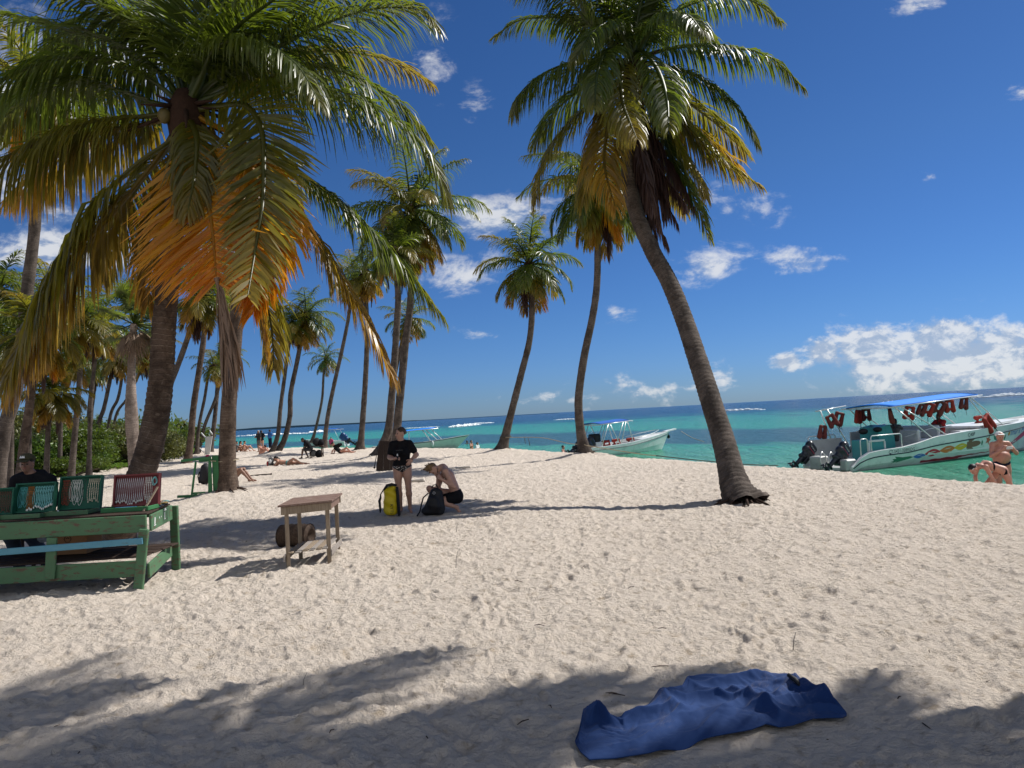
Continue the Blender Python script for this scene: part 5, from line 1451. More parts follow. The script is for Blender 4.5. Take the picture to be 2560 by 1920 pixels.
def backpack():
    p = gnd(1083, 1287); o = empty('backpack', p, 'black backpack standing in front of the crouching man', 'backpack')
    prims = [('c', (-.02, 0, .13), .14, (.06, .02, .40), .105), ('c', (.10, .02, .12), .13, (.10, .03, .38), .10), ('e', (.02, -.12, .2), (.12, .07, .15)), ('e', (-.08, 0, .08), (.14, .13, .09)), ('c', (-.12, -.02, .08), .05, (.14, -.02, .06), .07)]
    V, Q = sdf_mesh(prims, .012, .04, [((0, 0, 0.0), (0, 0, -1))])
    V[:, 1] -= .008 * np.sin(V[:, 2] * 40 + V[:, 0] * 10)
    np_mesh('pack_body', V, Q, 'black_nylon', True, None, o)
    MB().tube([(.0, -.02, .50), (.03, -.02, .56), (.09, -.01, .56), (.12, 0, .50)], .012, 6).build('handle', 'black_nylon', o, True, world=False)
    MB().tube([(-.06, -.10, .42), (-.16, -.08, .34), (-.20, -.07, .22), (-.24, -.05, .08), (-.30, -.05, .0)], .014, 6).build('strap', 'black_nylon', o, True, world=False)
    MB().tube([(-.05, -.175, .12), (-.03, -.20, .25), (.05, -.19, .30)], .005, 5).build('zip', 'cloth_darkgrey', o, True, world=False)
    MB().tube([Vector((.05 + .022 * math.cos(6.283 * k / 12), -.125, .42 + .022 * math.sin(6.283 * k / 12))) for k in range(13)], .004, 5, False).build('badge', 'silver', o, True, world=False)
backpack()

# ------------------------------------------------------------------ people
def stand_pose(**k):
    J = dict(pel=(0, 0, .92), che=(0, 0, 1.21), nek=(0, .01, 1.41), hed=(0, -.015, 1.55), shL=(-.165, 0, 1.365), shR=(.165, 0, 1.365), elL=(-.22, .02, 1.08), elR=(.22, .02, 1.08),
             wrL=(-.24, -.03, .84), wrR=(.24, -.03, .84), haL=(-.24, -.04, .74), haR=(.24, -.04, .74), hiL=(-.085, 0, .88), hiR=(.085, 0, .88), knL=(-.09, -.02, .48), knR=(.09, -.02, .48),
             anL=(-.09, .02, .085), anR=(.09, .02, .085), toL=(-.10, -.11, .03), toR=(.10, -.11, .03))
    J.update(k); return J
# standing woman
J = stand_pose(elL=(-.245, .02, 1.10), wrL=(-.12, -.17, 1.075), haL=(-.05, -.215, 1.09), elR=(.29, .04, 1.12), wrR=(.205, -.10, 1.04), haR=(.14, -.15, .95),
    hiL=(-.095, 0, .87), hiR=(.095, 0, .87), knL=(-.085, -.01, .49), knR=(.105, -.01, .49), anL=(-.07, .02, .085), anR=(.115, .02, .085), toL=(-.10, -.11, .03), toR=(.15, -.10, .03),
    fd=(-.78, -.60, -.04), shL=(-.165, 0, 1.345), shR=(.165, 0, 1.345), nek=(0, .01, 1.39))
def tee(lo, hi=1.432): return dict(name='t_shirt', mat='cloth_black', prims=lambda P, J: torso(P, J) + [p for p in P[7:9] if p[0] == 'e' and p[2][0] == .06] + arm_up(P, J), grow=.010, k=.03, cuts=[((0, 0, lo), (0, 0, -1)), ((0, 0, hi), (0, -.35, 1))])
pw = gnd(1011, 1282)
wo_ = person('woman in black t-shirt and patterned bikini bottom standing, holding a small bottle', J, pw, 0, 'light', .010, ('hair_brown', 'bun'),
    [tee(.925), dict(name='bikini_bottom', mat='cloth_print', prims=lambda P, J: torso(P, J) + thighs(P, J, .2, .094), grow=.007, cuts=[((0, 0, .925), (0, 0, 1)), ((0, 0, .79), (.62, 0, -1)), ((0, 0, .79), (-.62, 0, -1))])],
    sex='f', b=1.02, palm=((.2, .3, -1), (-.4, .9, -.2)), fist=(.55, .2))
MB().tube([Vector((-.02 + .0, -.185, 1.235)) + Vector((t * .12, -.004 * math.sin(t * 9), .008 * math.sin(t * 22))) for t in np.linspace(-.5, .6, 14)], .0035, 4).build('chest_print', 'cloth_grey', wo_, True, world=False)
MB().tube([Vector((.205 + .034 * math.cos(6.283 * k / 12), -.10 + .03 * math.sin(6.283 * k / 12), 1.045)) for k in range(13)], .007, 5, False).build('watch', 'cloth_darkgrey', wo_, True, world=False)
bt = MB().tube([pw + Vector((-.045, -.235, z)) for z in (1.04, 1.05, 1.12, 1.125)], [.018, .022, .022, .016], 10).build('spray_bottle', 'black_nylon', None, True)
tag(bt, 'small black bottle with a white cap in the standing woman\'s hand', 'bottle')
MB().tube([(-.045 + pw.x, -.235 + pw.y, z) for z in (1.125, 1.13, 1.165, 1.17)], [.012, .014, .012, .006], 10).build('cap', 'white_plastic', bt, True, world=False)
# crouching man
pc = gnd(1119, 1280)
J = dict(pel=(.20, .02, .30), che=(.06, .02, .70), nek=(-.06, .0, .865), hed=(-.215, -.02, .84), fd=(.15, -.25, -.95), up=(-.93, -.05, .18), fw=(-.9, 0, -.4),
    shL=(.02, -.17, .80), shR=(-.02, .17, .83), elL=(.17, -.24, .50), wrL=(-.08, -.19, .66), haL=(-.13, -.14, .72), elR=(-.17, .10, .46), wrR=(-.155, -.02, .69), haR=(-.14, -.07, .76),
    hiL=(.21, -.08, .27), hiR=(.20, .09, .28), knL=(-.16, -.20, .24), anL=(.20, -.16, .10), toL=(.245, -.17, .02), knR=(-.34, .10, .46), anR=(-.16, .12, .09), toR=(-.30, .12, .03))
cm = person('shirtless man in black shorts crouching with bowed head behind the backpack', J, pc, 0, 'light', .010, ('hair_fair', 'messy'),
    [dict(name='shorts', mat='cloth_black', prims=lambda P, J: [P[1], P[4]] + thighs(P, J, .42, .10) + [('c', J['pel'], .10, lerp3(J['pel'], J['che'], .12), .10)], grow=.012, cuts=[((.15, 0, .40), (-.25, 0, 1))])],
    b=1.02, palm=((.3, .6, 0), (.3, -.6, 0)), fist=(.6, .6))
MB().tube([Vector((-.135, -.095, .865)), Vector((-.14, -.10, .80)), Vector((-.15, -.095, .755))], [.006, .007, .012], 6).build('sunglasses', 'black_print', cm, True, world=False)
# vendor behind the table
pv = at(86, 1200, 10.35); 
J = dict(pel=(0, .05, .72), che=(.02, .02, 1.12), nek=(0, .0, 1.33), hed=(-.045, -.03, 1.485), fd=(.25, -.95, -.05), shL=(-.20, 0, 1.26), shR=(.22, .02, 1.24), elL=(-.28, -.03, .98), elR=(.30, -.02, .96),
    wrL=(-.16, -.22, .84), wrR=(.18, -.22, .82), haL=(-.08, -.28, .82), haR=(.09, -.28, .80), hiL=(-.10, 0, .68), hiR=(.12, 0, .68), knL=(-.02, -.42, .55), knR=(.22, -.40, .56), anL=(.0, -.30, .12), anR=(.30, -.15, .12), toL=(.0, -.42, .03), toR=(.32, -.28, .03))
vd = person('vendor in black hooded top and olive cap sitting behind the bead table', J, (pv.x, 10.3, 0), 0, 'brown', .013, ('hair_dark', 'short'),
    [dict(name='hooded_top', mat='cloth_black', prims=lambda P, J: torso(P, J) + arm_full(P, J) + [('c', (-.10, .03, 1.33), .05, (.10, .04, 1.33), .05)], grow=.028, k=.05, cuts=[((0, 0, .70), (0, 0, -1)), ((0, 0, 1.375), (0, -.4, 1))]),
     dict(name='trousers', mat='cloth_denim', prims=lambda P, J: thighs(P, J, 1.0, .095) + [('c', J['knL'], .08, J['anL'], .06), ('c', J['knR'], .08, J['anR'], .06), ('c', J['hiL'], .1, J['hiR'], .1)], grow=.008)], b=1.08)
V, Q = sdf_mesh([('e', (-.05, -.015, 1.555), (.095, .112, .085))], .012, .02, [((0, 0, 1.535), (0, -.15, -1))])
np_mesh('cap', V, Q, 'cloth_olive', True, None, vd)
MB().beam((-.045, -.10, 1.545), (.0, -.225, 1.525), .15, .012, bev=.005).build('cap_brim', 'cloth_olive', vd, world=False)
mb = MB()
for k in (-1, 0, 1): mb.prism([Vector((-.045 + k * .022 - .016, -.126, 1.575)), Vector((-.045 + k * .022 + .016, -.126, 1.575)), Vector((-.045 + k * .022, -.118, 1.61))], (0, -.004, 0))
mb.build('cap_badge', 'cloth_white', vd, world=False)
tag(np_mesh('towel', *sdf_mesh([('c', (pv.x + .34, 9.98, .55), .10, (pv.x + .40, 9.98, .80), .10), ('c', (pv.x + .20, 9.96, .50), .05, (pv.x + .42, 9.98, .53), .07)], .02, .05), 'cloth_pale', True), 'pale blue and white garment hanging beside the seated vendor', 'garment')
stl = empty('stool', (pv.x, 10.35, 0), 'dark wooden stool under the seated vendor', 'stool')
MB().box((pv.x, 10.38, .60), (.36, .34, .05), None, .01).build('seat', 'wood_dark', stl)
for sx in (-1, 1):
    for sy in (-1, 1): MB().beam((pv.x + sx * .15, 10.38 + sy * .13, -.03), (pv.x + sx * .13, 10.38 + sy * .11, .575), .04, .04, (1, 0, 0), .004).build('leg', 'wood_dark', stl)

# man with phone and bending woman at the water
def wl(px, py, Y): return at(px, py, Y)
pm = wl(2507, 1200, 18.6)
ZM = -0.97
J = stand_pose(fd=(-.25, -.9, -.35), up=(0, -.25, .97), hed=(-.01, -.05, 1.55), fw=(0, -1, 0), elL=(-.31, -.12, 1.10), wrL=(-.17, -.36, 1.26), haL=(-.14, -.40, 1.34), elR=(.33, -.10, 1.13), wrR=(.10, -.36, 1.25), haR=(.04, -.40, 1.31),
    shL=(-.19, 0, 1.37), shR=(.19, 0, 1.37), hiL=(-.11, 0, .86), hiR=(.11, 0, .86), knL=(-.10, -.02, .48), knR=(.14, -.02, .48), anL=(-.10, .02, .085), anR=(.16, .02, .085), toR=(.2, -.1, .03))
mn = person('older shirtless man in dark swim briefs and white cap taking a photo with his phone', J, (pm.x, 18.6, ZM), 0, 'red', .012, None,
    [dict(name='swim_briefs', mat='cloth_navy', prims=lambda P, J: torso(P, J) + thighs(P, J, .2, .098), grow=.008, cuts=[((0, 0, .94), (0, .25, 1)), ((0, 0, .79), (.5, 0, -1)), ((0, 0, .79), (-.5, 0, -1))])], b=1.15, belly=.12, palm=((.9, .3, 0), (-.9, .3, 0)), fist=(.5, .5))
V, Q = sdf_mesh([('e', (-.005, -.01, 1.605), (.093, .108, .085))], .012, .02, [((0, 0, 1.58), (0, -.25, -1))])
np_mesh('cap', V, Q, 'cloth_white', True, None, mn)
MB().beam((-.02, -.10, 1.625), (-.06, -.20, 1.61), .14, .012, bev=.005).build('cap_brim', 'cloth_white', mn, world=False)
tag(MB().box((pm.x - .045, 18.6 - .42, ZM + 1.30), (.155, .010, .075), None, .004).build('phone', 'white_plastic'), 'white phone held sideways by the man in the white cap', 'phone')
pb = wl(2470, 1200, 17.4)
J = dict(pel=(.42, 0, .66), che=(.10, 0, .80), nek=(-.07, 0, .77), hed=(-.22, 0, .70), fd=(-.55, -.25, -.75), up=(-.7, 0, .6), fw=(0, 0, -1), shL=(-.02, -.16, .76), shR=(-.02, .16, .78), elL=(.08, -.20, .48), wrL=(.22, -.18, .26), haL=(.28, -.18, .22),
    elR=(-.10, .15, .50), wrR=(-.08, .12, .27), haR=(-.08, .1, .17), hiL=(.43, -.09, .63), hiR=(.43, .09, .63), knL=(.53, -.12, .32), anL=(.66, -.10, .06), toL=(.56, -.12, .02), knR=(.14, .12, .34), anR=(.22, .1, .05), toR=(.1, .1, .02))
bw = person('dark haired woman in a black bikini bending down at the water edge', J, (pb.x - .1, 17.4, -.77), 0, 'red', .012, ('hair_dark', 'bun'),
    [dict(name='bikini_top', mat='cloth_black', prims=lambda P, J: torso(P, J)[:6], grow=.008, cuts=[((.20, 0, 0), (1, 0, 0)), ((.155, 0, 0), (-1, 0, 0))]),
     dict(name='bikini_bottom', mat='cloth_black', prims=lambda P, J: torso(P, J)[:6] + thighs(P, J, .1, .09), grow=.008, cuts=[((.40, 0, .62), (-1, 0, .3)), ((.45, 0, .62), (1, 0, .25))])], sex='f', b=.95)
MB().tube([Vector((-.22 + .085 * math.cos(a) * .6 - .06, -.09 * math.sin(a), .72 + .03 * math.cos(a))) for a in np.linspace(-2, 2, 12)], .009, 5).build('headband', 'cloth_white', bw, True, world=False)

# seated leg-hugging person behind palm B
def sit_pose(**k):
    J = dict(pel=(0, .0, .11), che=(-.06, 0, .42), nek=(-.02, 0, .62), hed=(.03, 0, .76), fd=(1, -.2, -.15), up=(.1, 0, 1), fw=(1, 0, 0), shL=(-.03, -.17, .57), shR=(-.03, .17, .57), elL=(.22, -.20, .42), elR=(.22, .2, .42), wrL=(.42, -.10, .48), wrR=(.42, .10, .48), haL=(.5, -.03, .47), haR=(.5, .03, .47),
        hiL=(.02, -.09, .12), hiR=(.02, .09, .12), knL=(.42, -.12, .42), knR=(.42, .12, .42), anL=(.70, -.11, .07), anR=(.70, .11, .07), toL=(.82, -.12, .03), toR=(.82, .12, .03))
    J.update(k); return J
def topcl(m_, full=False): return dict(name='shirt', mat='cloth_' + m_, prims=lambda P, J: [p for p in P[:6]] + (arm_full(P, J) if full else arm_up(P, J)), grow=.02, k=.05)
def pants(m_, t=1.0): return dict(name='trousers', mat='cloth_' + m_, prims=lambda P, J: thighs(P, J, t, .095) + ([('c', J['knL'], .08, J['anL'], .05), ('c', J['knR'], .08, J['anR'], .05)] if t == 1.0 else []) + [('c', J['hiL'], .1, J['hiR'], .1)], grow=.008)
g0 = gnd(592, 1206)
person('person in a grey top sitting behind the bench palm, arms round the knees', sit_pose(), (g0.x - .22, g0.y, 0), 0, 'brown', .014, ('hair_dark', 'short'), [topcl('grey')], hands=True, detail=False)
# black rucksack seen through the bench
q0 = gnd(511, 1211)
o = empty('rucksack', q0, 'big black rucksack seen through the tipped green bench', 'rucksack')
V, Q = sdf_mesh([('c', (0, 0, .18), .18, (.05, 0, .55), .15), ('e', (.08, 0, .36), (.18, .17, .34))], .02, .05, [((0, 0, 0), (0, 0, -1))]); np_mesh('pack_body', V, Q, 'black_nylon', True, None, o)
MB().tube([(-.1, -.1, .45), (-.16, -.12, .3), (-.13, -.1, .05)], .02, 6).build('strap', 'black_nylon', o, True, world=False)
# prone sunbather + her bag
g1 = gnd(712, 1164)
def lie_prone(**k):
    J = dict(pel=(.15, 0, .12), che=(-.18, 0, .18), nek=(-.33, 0, .27), hed=(-.43, 0, .34), fd=(-.8, -.2, -.55), up=(-.3, 0, .95), fw=(0, 0, -1), shL=(-.28, -.17, .22), shR=(-.28, .17, .22), elL=(-.38, -.22, .05), elR=(-.42, .2, .05), wrL=(-.60, -.12, .05), wrR=(-.62, .08, .05), haL=(-.7, -.06, .04), haR=(-.7, .02, .04),
        hiL=(.20, -.09, .11), hiR=(.20, .09, .11), knL=(.45, -.12, .30), knR=(.60, .10, .08), anL=(.80, -.1, .10), anR=(1.0, .1, .05), toL=(.92, -.1, .04), toR=(1.12, .1, .03)); J.update(k); return J
person('dark haired woman lying on her front on the sand beside a white and red bag', lie_prone(), g1, -.05, 'tan', .016, ('hair_dark', 'tail'), [dict(name='swimwear', mat='cloth_teal', prims=lambda P, J: [P[1], P[4]], grow=.008, cuts=[((.10, 0, 0), (-1, 0, 0))])], sex='f', detail=False)
g2 = gnd(678, 1166); o = empty('beach_bag', g2, 'white, black and red bag beside the woman lying on her front', 'bag')
V, Q = sdf_mesh([('c', (-.08, 0, .12), .13, (.04, 0, .25), .10), ('e', (0, 0, .36), (.12, .08, .06))], .02, .04, [((0, 0, 0), (0, 0, -1))]); np_mesh('bag_body', V, Q, 'cloth_grey', True, None, o)
MB().ball((-.13, -.06, .14), (.07, .08, .12), 10).build('side_pocket', 'cloth_red', o, True, world=False); MB().ball((.12, -.06, .08), (.08, .09, .08), 10).build('side_pocket', 'black_nylon', o, True, world=False); MB().ball((-.01, -.11, .24), (.07, .04, .10), 10).build('front_panel', 'cloth_white', o, True, world=False)
MB().tube([(-.06, 0, .38), (0, 0, .47), (.07, 0, .38)], .012, 6).build('handle', 'cloth_darkgrey', o, True, world=False)
# hunched man on a stool + dark bag stand
g3 = gnd(765, 1146)
person('man in a black shirt and cap sitting bent forward beside the dark bags', sit_pose(pel=(.18, 0, .52), che=(.02, 0, .83), nek=(-.12, 0, .98), hed=(-.24, 0, 1.02), fd=(-.6, -.2, -.7), up=(-.5, 0, .8), fw=(-1, 0, 0), shL=(-.05, -.17, .93), shR=(-.05, .17, .93), elL=(-.12, -.2, .66), elR=(-.12, .2, .66), wrL=(-.2, -.1, .50), wrR=(-.2, .1, .50), haL=(-.25, -.06, .43), haR=(-.25, .06, .43), hiL=(.16, -.09, .5), hiR=(.16, .09, .5), knL=(-.22, -.14, .50), knR=(-.20, .14, .50), anL=(-.30, -.14, .08), anR=(-.02, .14, .08), toL=(-.42, -.14, .03), toR=(-.14, .14, .03)),
    g3 + Vector((.1, 0, 0)), 0, 'dark', .018, ('hair_dark', 'short'), [topcl('black'), pants('darkgrey', .7)], detail=False)
g4 = gnd(792, 1144); o = empty('bag_stand', g4, 'wooden stand piled with dark bags beside the hunched man', 'stand')
for sx in (-.33, .33):
    for sy in (-.15, .15): MB().beam((sx, sy, -.03), (sx, sy, .62), .05, .05, (1, 0, 0), .004).build('leg', 'wood_dark', o, world=False)
MB().box((0, 0, .65), (.80, .45, .05), None, .006).build('stand_top', 'wood_dark', o, world=False)
for i, (x, z, r, m_) in enumerate([(-.18, .24, .2, 'grey'), (.12, .20, .22, 'black'), (.02, .88, .22, 'darkgrey'), (.24, .82, .2, 'black')]):
    c = g4 + Vector((x, 0, z)); V, Q = sdf_mesh([('e', tuple(c), (r, r * .8, r * .95)), ('e', tuple(c + Vector((.03, 0, r * .7))), (r * .5, r * .4, r * .4))], .025, .04)
    ob = np_mesh('bag', V, Q, 'cloth_' + m_, True); tag(ob, ['grey bag between the legs of the dark stand', 'black bag between the legs of the dark stand', 'dark grey bag on top of the stand, the higher one', 'black bag on top of the stand at its right'][i], 'bag', 'bags piled on the stand')
# woman sitting curled behind the crossed pair of palms
g5 = gnd(657, 1138)
person('bare backed woman curled up on the sand at the foot of the crossed palms', sit_pose(che=(.06, 0, .36), nek=(.20, 0, .50), hed=(.32, 0, .56), fd=(.6, -.1, -.8), up=(.7, 0, .5)), g5 + Vector((-.15, 0, 0)), 0, 'red', .02, ('hair_dark', 'short'), [], sex='f', hands=False, detail=False)
# three standing in front of the sea
for (px, py, sk, h_, cl, lab, rz) in [(648, 1130, 'brown', 'short', [topcl('darkgrey'), pants('grey', .6)], 'man in grey hat and dark clothes looking down at his phone, far beach', -.6), (655, 1128, 'tan', 'long', [topcl('black')], 'long haired woman in dark top standing with her back to us, far beach', 3.0), (676, 1121, 'dark', 'short', [topcl('blue'), pants('navy')], 'person in a blue shirt and dark trousers standing by the far shore', 2.6)]:
    p = gnd(px, py)
    person(lab, stand_pose(elL=(-.24, -.08, 1.12), wrL=(-.10, -.28, 1.16), haL=(-.05, -.36, 1.18)), p, rz, sk, .022, ('hair_grey' if 'grey hat' in lab else 'hair_dark', h_), cl, detail=False, hands=False)
# four sitting at the far water edge
for (px, py, m_, lab) in [(590, 1130, 'black', 'person in a black vest sitting with others near the far water, leftmost'), (598, 1130, 'grey', 'person sitting second in the row near the far water'), (608, 1129, 'brown', 'long haired person sitting third in the row near the far water'), (618, 1129, 'brown', 'person sitting at the right end of the row near the far water')]:
    p = gnd(px, py); person(lab, sit_pose(), p + Vector((-.2, 0, 0)), .3, 'tan', .024, ('hair_dark', 'long' if 'third' in lab else 'short'), [topcl(m_)] if m_ != 'brown' else [], detail=False, hands=False, group='row of people sitting near the far water')
# reclining woman right of them
g6 = gnd(852, 1134)
person('person in dark top reclining on the sand left of the yellowed palm', sit_pose(pel=(0, 0, .1), che=(-.25, 0, .32), nek=(-.40, 0, .47), hed=(-.47, 0, .60), elL=(-.45, -.22, .2), elR=(-.45, .22, .2), wrL=(-.50, -.22, .04), wrR=(-.5, .22, .04), haL=(-.58, -.2, .03), haR=(-.58, .2, .03), knL=(.42, -.1, .34), knR=(.40, .1, .12), anR=(.8, .1, .06), toR=(.9, .1, .08)), g6, -.1, 'red', .02, ('hair_dark', 'short'), [topcl('black')], detail=False, hands=False)

# swimmers
for (px, py, Y, s_, lab) in [(1178, 1108, 62, 'tan', 'swimmer standing waist deep, left one of the close pair'), (1193, 1106, 62, 'tan', 'swimmer low in the water, right one of the close pair'), (1167, 1098, 75, 'dark', 'head of a swimmer furthest out beyond the pair'), (1407, 1112, 46, 'red', 'dark haired swimmer alone in the water beside the motors of the white boat')]:
    p = at(px, py, Y); dz = {1178: -.95, 1193: -1.15, 1167: -1.36, 1407: -1.08}[px]
    person(lab, stand_pose(elL=(-.30, -.1, 1.12), wrL=(-.2, -.35, 1.2), haL=(-.15, -.45, 1.25)), (p.x, Y, SEA_Z + dz), 1.0 if px != 1407 else 1.2, s_, .024, ('hair_dark', 'short'), [topcl('white')] if px in (1193,) else [], detail=False, hands=False)

# ------------------------------------------------------------------ small things on the sand
def driftwood(px, py, L, r, ang, label, mat='driftwood', name='driftwood'):
    p = gnd(px, py); d = Vector((math.cos(ang), math.sin(ang), 0))
    mb = MB().tube([p - d * L / 2 + Vector((0, 0, r * .6)), p + Vector((0, 0, r)), p + d * L * .4 + Vector((0, 0, r * .9)), p + d * L / 2 + Vector((0, 0, r * 1.2))], [r * .6, r * .8, r, r * 1.3], 8)
    return tag(mb.build(name, mat, None, True), label, 'driftwood')
driftwood(1038, 1206, .55, .05, -.15, 'pale driftwood log on the sand between the standing woman and the crouching man')
driftwood(1158, 1172, .5, .045, 0, 'small pale plank on the sand behind the crouching man')
driftwood(1068, 1176, .45, .035, .1, 'dark stick in the sand left of the crouching man\'s head', 'wood_dark')
driftwood(650, 1189, .9, .03, .05, 'dark strip of dry seaweed on the sand right of the hugging knees', 'wood_dark', 'seaweed')
rg = random.Random(33)
for i in range(34):
    px = rg.uniform(60, 2500); py = rg.uniform(1300, 1900); p = gnd(px, py); a = rg.uniform(0, 6.28); l = rg.uniform(.02, .06)
    d = Vector((math.cos(a), math.sin(a), 0)) * l; z = Vector((0, 0, .012 + sand_z(p.x, p.y)))
    tag(MB().tube([p - d + z, p + z * 1.6 + Vector((d.y, d.x, 0)) * .2, p + d + z], [.003, .004, .002], 5).build('twig', 'wood_dark'), 'short dark twig lying on the open sand', 'twig', 'dark twigs scattered on the sand')
for (px, py, h_) in [(1141, 1130 + 200, .14), (1140, 1420, .2), (1983, 1625, .12), (757, 1720, .1)]:
    p = gnd(px, py); tag(MB().tube([p, p + Vector((.01, 0, h_ * .6)), p + Vector((.03, .01, h_))], [.004, .003, .002], 5).build('twig', 'wood_grey'), 'thin twig sticking upright out of the sand', 'twig', 'upright twigs in the sand')

# blue towel-like sheet --------------------------------------------------
def blue_sheet():
    def q(cx, cy): return (1400 + cx / 2.9105, 1660 + cy / 2.9105)
    top = [(112, 600), (150, 520), (200, 430), (262, 372), (330, 420), (440, 460), (560, 385), (700, 325), (800, 280), (890, 262), (935, 190), (1050, 175), (1200, 180), (1400, 175), (1580, 172), (1690, 180), (1760, 225), (1860, 262), (1990, 310), (2090, 405)]
    bot = [(112, 612), (150, 680), (215, 738), (400, 728), (640, 692), (830, 640), (1000, 590), (1200, 553), (1400, 520), (1500, 482), (1600, 506), (1700, 490), (1850, 442), (1960, 437), (2060, 436), (2090, 422)]
    def curve(L, n):
        A = np.array([tuple(gnd(*q(*p)))[:2] for p in L]); d = np.concatenate([[0], np.cumsum(np.linalg.norm(np.diff(A, axis=0), axis=1))]); t = np.linspace(0, d[-1], n)
        return np.stack([np.interp(t, d, A[:, 0]), np.interp(t, d, A[:, 1])], -1)
    nu, nv = 260, 110
    A = curve(bot, nu); B = curve(top, nu)
    v_ = np.linspace(0, 1, nv)[None, :, None]; X = A[:, None] * (1 - v_) + B[:, None] * v_
    uu = np.linspace(0, 1, nu)[:, None] * np.ones((1, nv)); vv = np.ones((nu, 1)) * np.linspace(0, 1, nv)[None]
    x = X[..., 0]; y = X[..., 1]
    def ridge(u0, v0, u1, v1, w_, h_, pw=1.5):
        dx, dy = u1 - u0, (v1 - v0) * .45; L2 = dx * dx + dy * dy
        t = np.clip(((uu - u0) * dx + (vv - v0) * .45 * dy) / L2, 0, 1); d = np.hypot(uu - u0 - t * dx, (vv - v0) * .45 - t * dy)
        return h_ * np.exp(-(d / w_) ** pw)
    Z = .010 + ridge(.42, .93, .84, .97, 0.043, 0.111, 1.25) + ridge(.40, .9, .45, .50, 0.025, 0.058, 1.25) + ridge(.08, .93, .20, .72, 0.025, 0.098, 1.25) + ridge(.04, .3, .09, .9, 0.021, 0.039, 1.25) + ridge(.26, .85, .42, .62, 0.025, 0.052, 1.25) \
        + ridge(.45, .75, .68, .50, 0.019, 0.046, 1.25) + ridge(.64, .7, .76, .15, 0.019, 0.058, 1.25) + ridge(.60, .82, .72, .95, 0.025, 0.052, 1.25) + ridge(.74, .35, .92, .70, 0.025, 0.058, 1.25) + ridge(.85, .85, .96, .55, 0.034, 0.078, 1.25) + ridge(.15, .75, .45, .80, 0.025, 0.033, 1.25) \
        + ridge(.68, .35, .82, .2, 0.015, 0.036, 1.25) + ridge(.52, .9, .60, .6, 0.017, 0.039, 1.25) + ridge(.30, .50, .60, .35, 0.034, 0.026, 1.25) + ridge(.86, .2, .98, .45, 0.025, 0.046, 1.25) + ridge(.76, .6, .82, .95, 0.017, 0.046, 1.25) + ridge(.20, .2, .50, .55, 0.017, 0.018, 1.25) + ridge(.48, .1, .66, .5, 0.017, 0.021, 1.25)
    w1 = uu * 13 + vv * 4 + fbm(uu * 5, vv * 3, 3, 8) * 3; w2 = vv * 4 - uu * 5 + fbm(uu * 6 + 9, vv * 3, 3, 18) * 3
    cr = np.abs(fbm(w1, w2, 2, 4)) + .5 * np.abs(fbm(w1 * 2.3 + 4, w2 * 2.3, 2, 14))
    Z += cr * .048 * (.35 + .8 * np.exp(-((vv - .8) / .4) ** 2) + .5 * np.exp(-((uu - .75) / .2) ** 2)) + fbm(uu * 45, vv * 18, 3, 5) * .004
    edge = np.minimum(np.minimum(uu, 1 - uu) * 12, np.minimum(vv, 1 - vv) * 6).clip(0, 1)
    Z = Z * (.25 + .75 * edge ** .6) * .85
    # bury one strip of the lower edge under sand
    Z -= .035 * np.exp(-((uu - .42) / .05) ** 2 - ((vv - .0) / .07) ** 2)
    base = fbm(x * .5, y * .5, 3, 1) * .10 + .012
    V = np.stack([x, y, Z + base * .2 + .03], -1).reshape(-1, 3)
    i, j = np.meshgrid(np.arange(nu - 1), np.arange(nv - 1), indexing='ij')
    Q = np.stack([i * nv + j, (i + 1) * nv + j, (i + 1) * nv + j + 1, i * nv + j + 1], -1).reshape(-1, 4)
    n = len(V); V2 = V.copy(); V2[:, 2] -= .006
    rim = np.concatenate([np.arange(nv), np.arange(nu) * nv + nv - 1, (nu - 1) * nv + np.arange(nv)[::-1], np.arange(nu)[::-1] * nv])
    R = np.stack([rim[:-1], rim[1:], rim[1:] + n, rim[:-1] + n], -1)
    o = np_mesh('sheet', np.vstack([V, V2]), np.vstack([Q, Q[:, ::-1] + n, R]), 'sheet_blue', True)
    tag(o, 'crumpled dark blue sheet lying on the shaded sand in the foreground', 'sheet')
    a, b_ = gnd(*q(1670, 235)), gnd(*q(1775, 270)); a.z = .13; b_.z = .07
    z = MB().tube([a, (a + b_) / 2 + Vector((0, 0, .012)), b_], [.012, .016, .008], 8).build('zip_pocket', 'black_nylon', None, True); z.parent = o
m, nt, b = material('sheet_blue')
tcx = nt.new('ShaderNodeTexCoord').outputs['Object']
n1 = nt.noise(tcx, 2.2, 6, .7, .3); n2 = nt.noise(tcx, 260, 3, .6)
c = nt.mix(n1, (.009, .028, .098), (.016, .046, .150))
dust = nt.math('MULTIPLY', nt.sstep(nt.noise(tcx, 3.4, 8, .75, .8), .55, .72), nt.sstep(n2, .35, .7))
c = nt.mix(nt.math('MULTIPLY', dust, .22), c, (.42, .36, .30))
nt.put(b.inputs['Base Color'], c); b.inputs['Roughness'].default_value = .85; b.inputs['Specular IOR Level'].default_value = .15
b.inputs['Sheen Weight'].default_value = .06
nt.put(b.inputs['Normal'], nt.bump(nt.math('ADD', nt.noise(tcx, 60, 5, .6), n2), .25, .004))
blue_sheet()

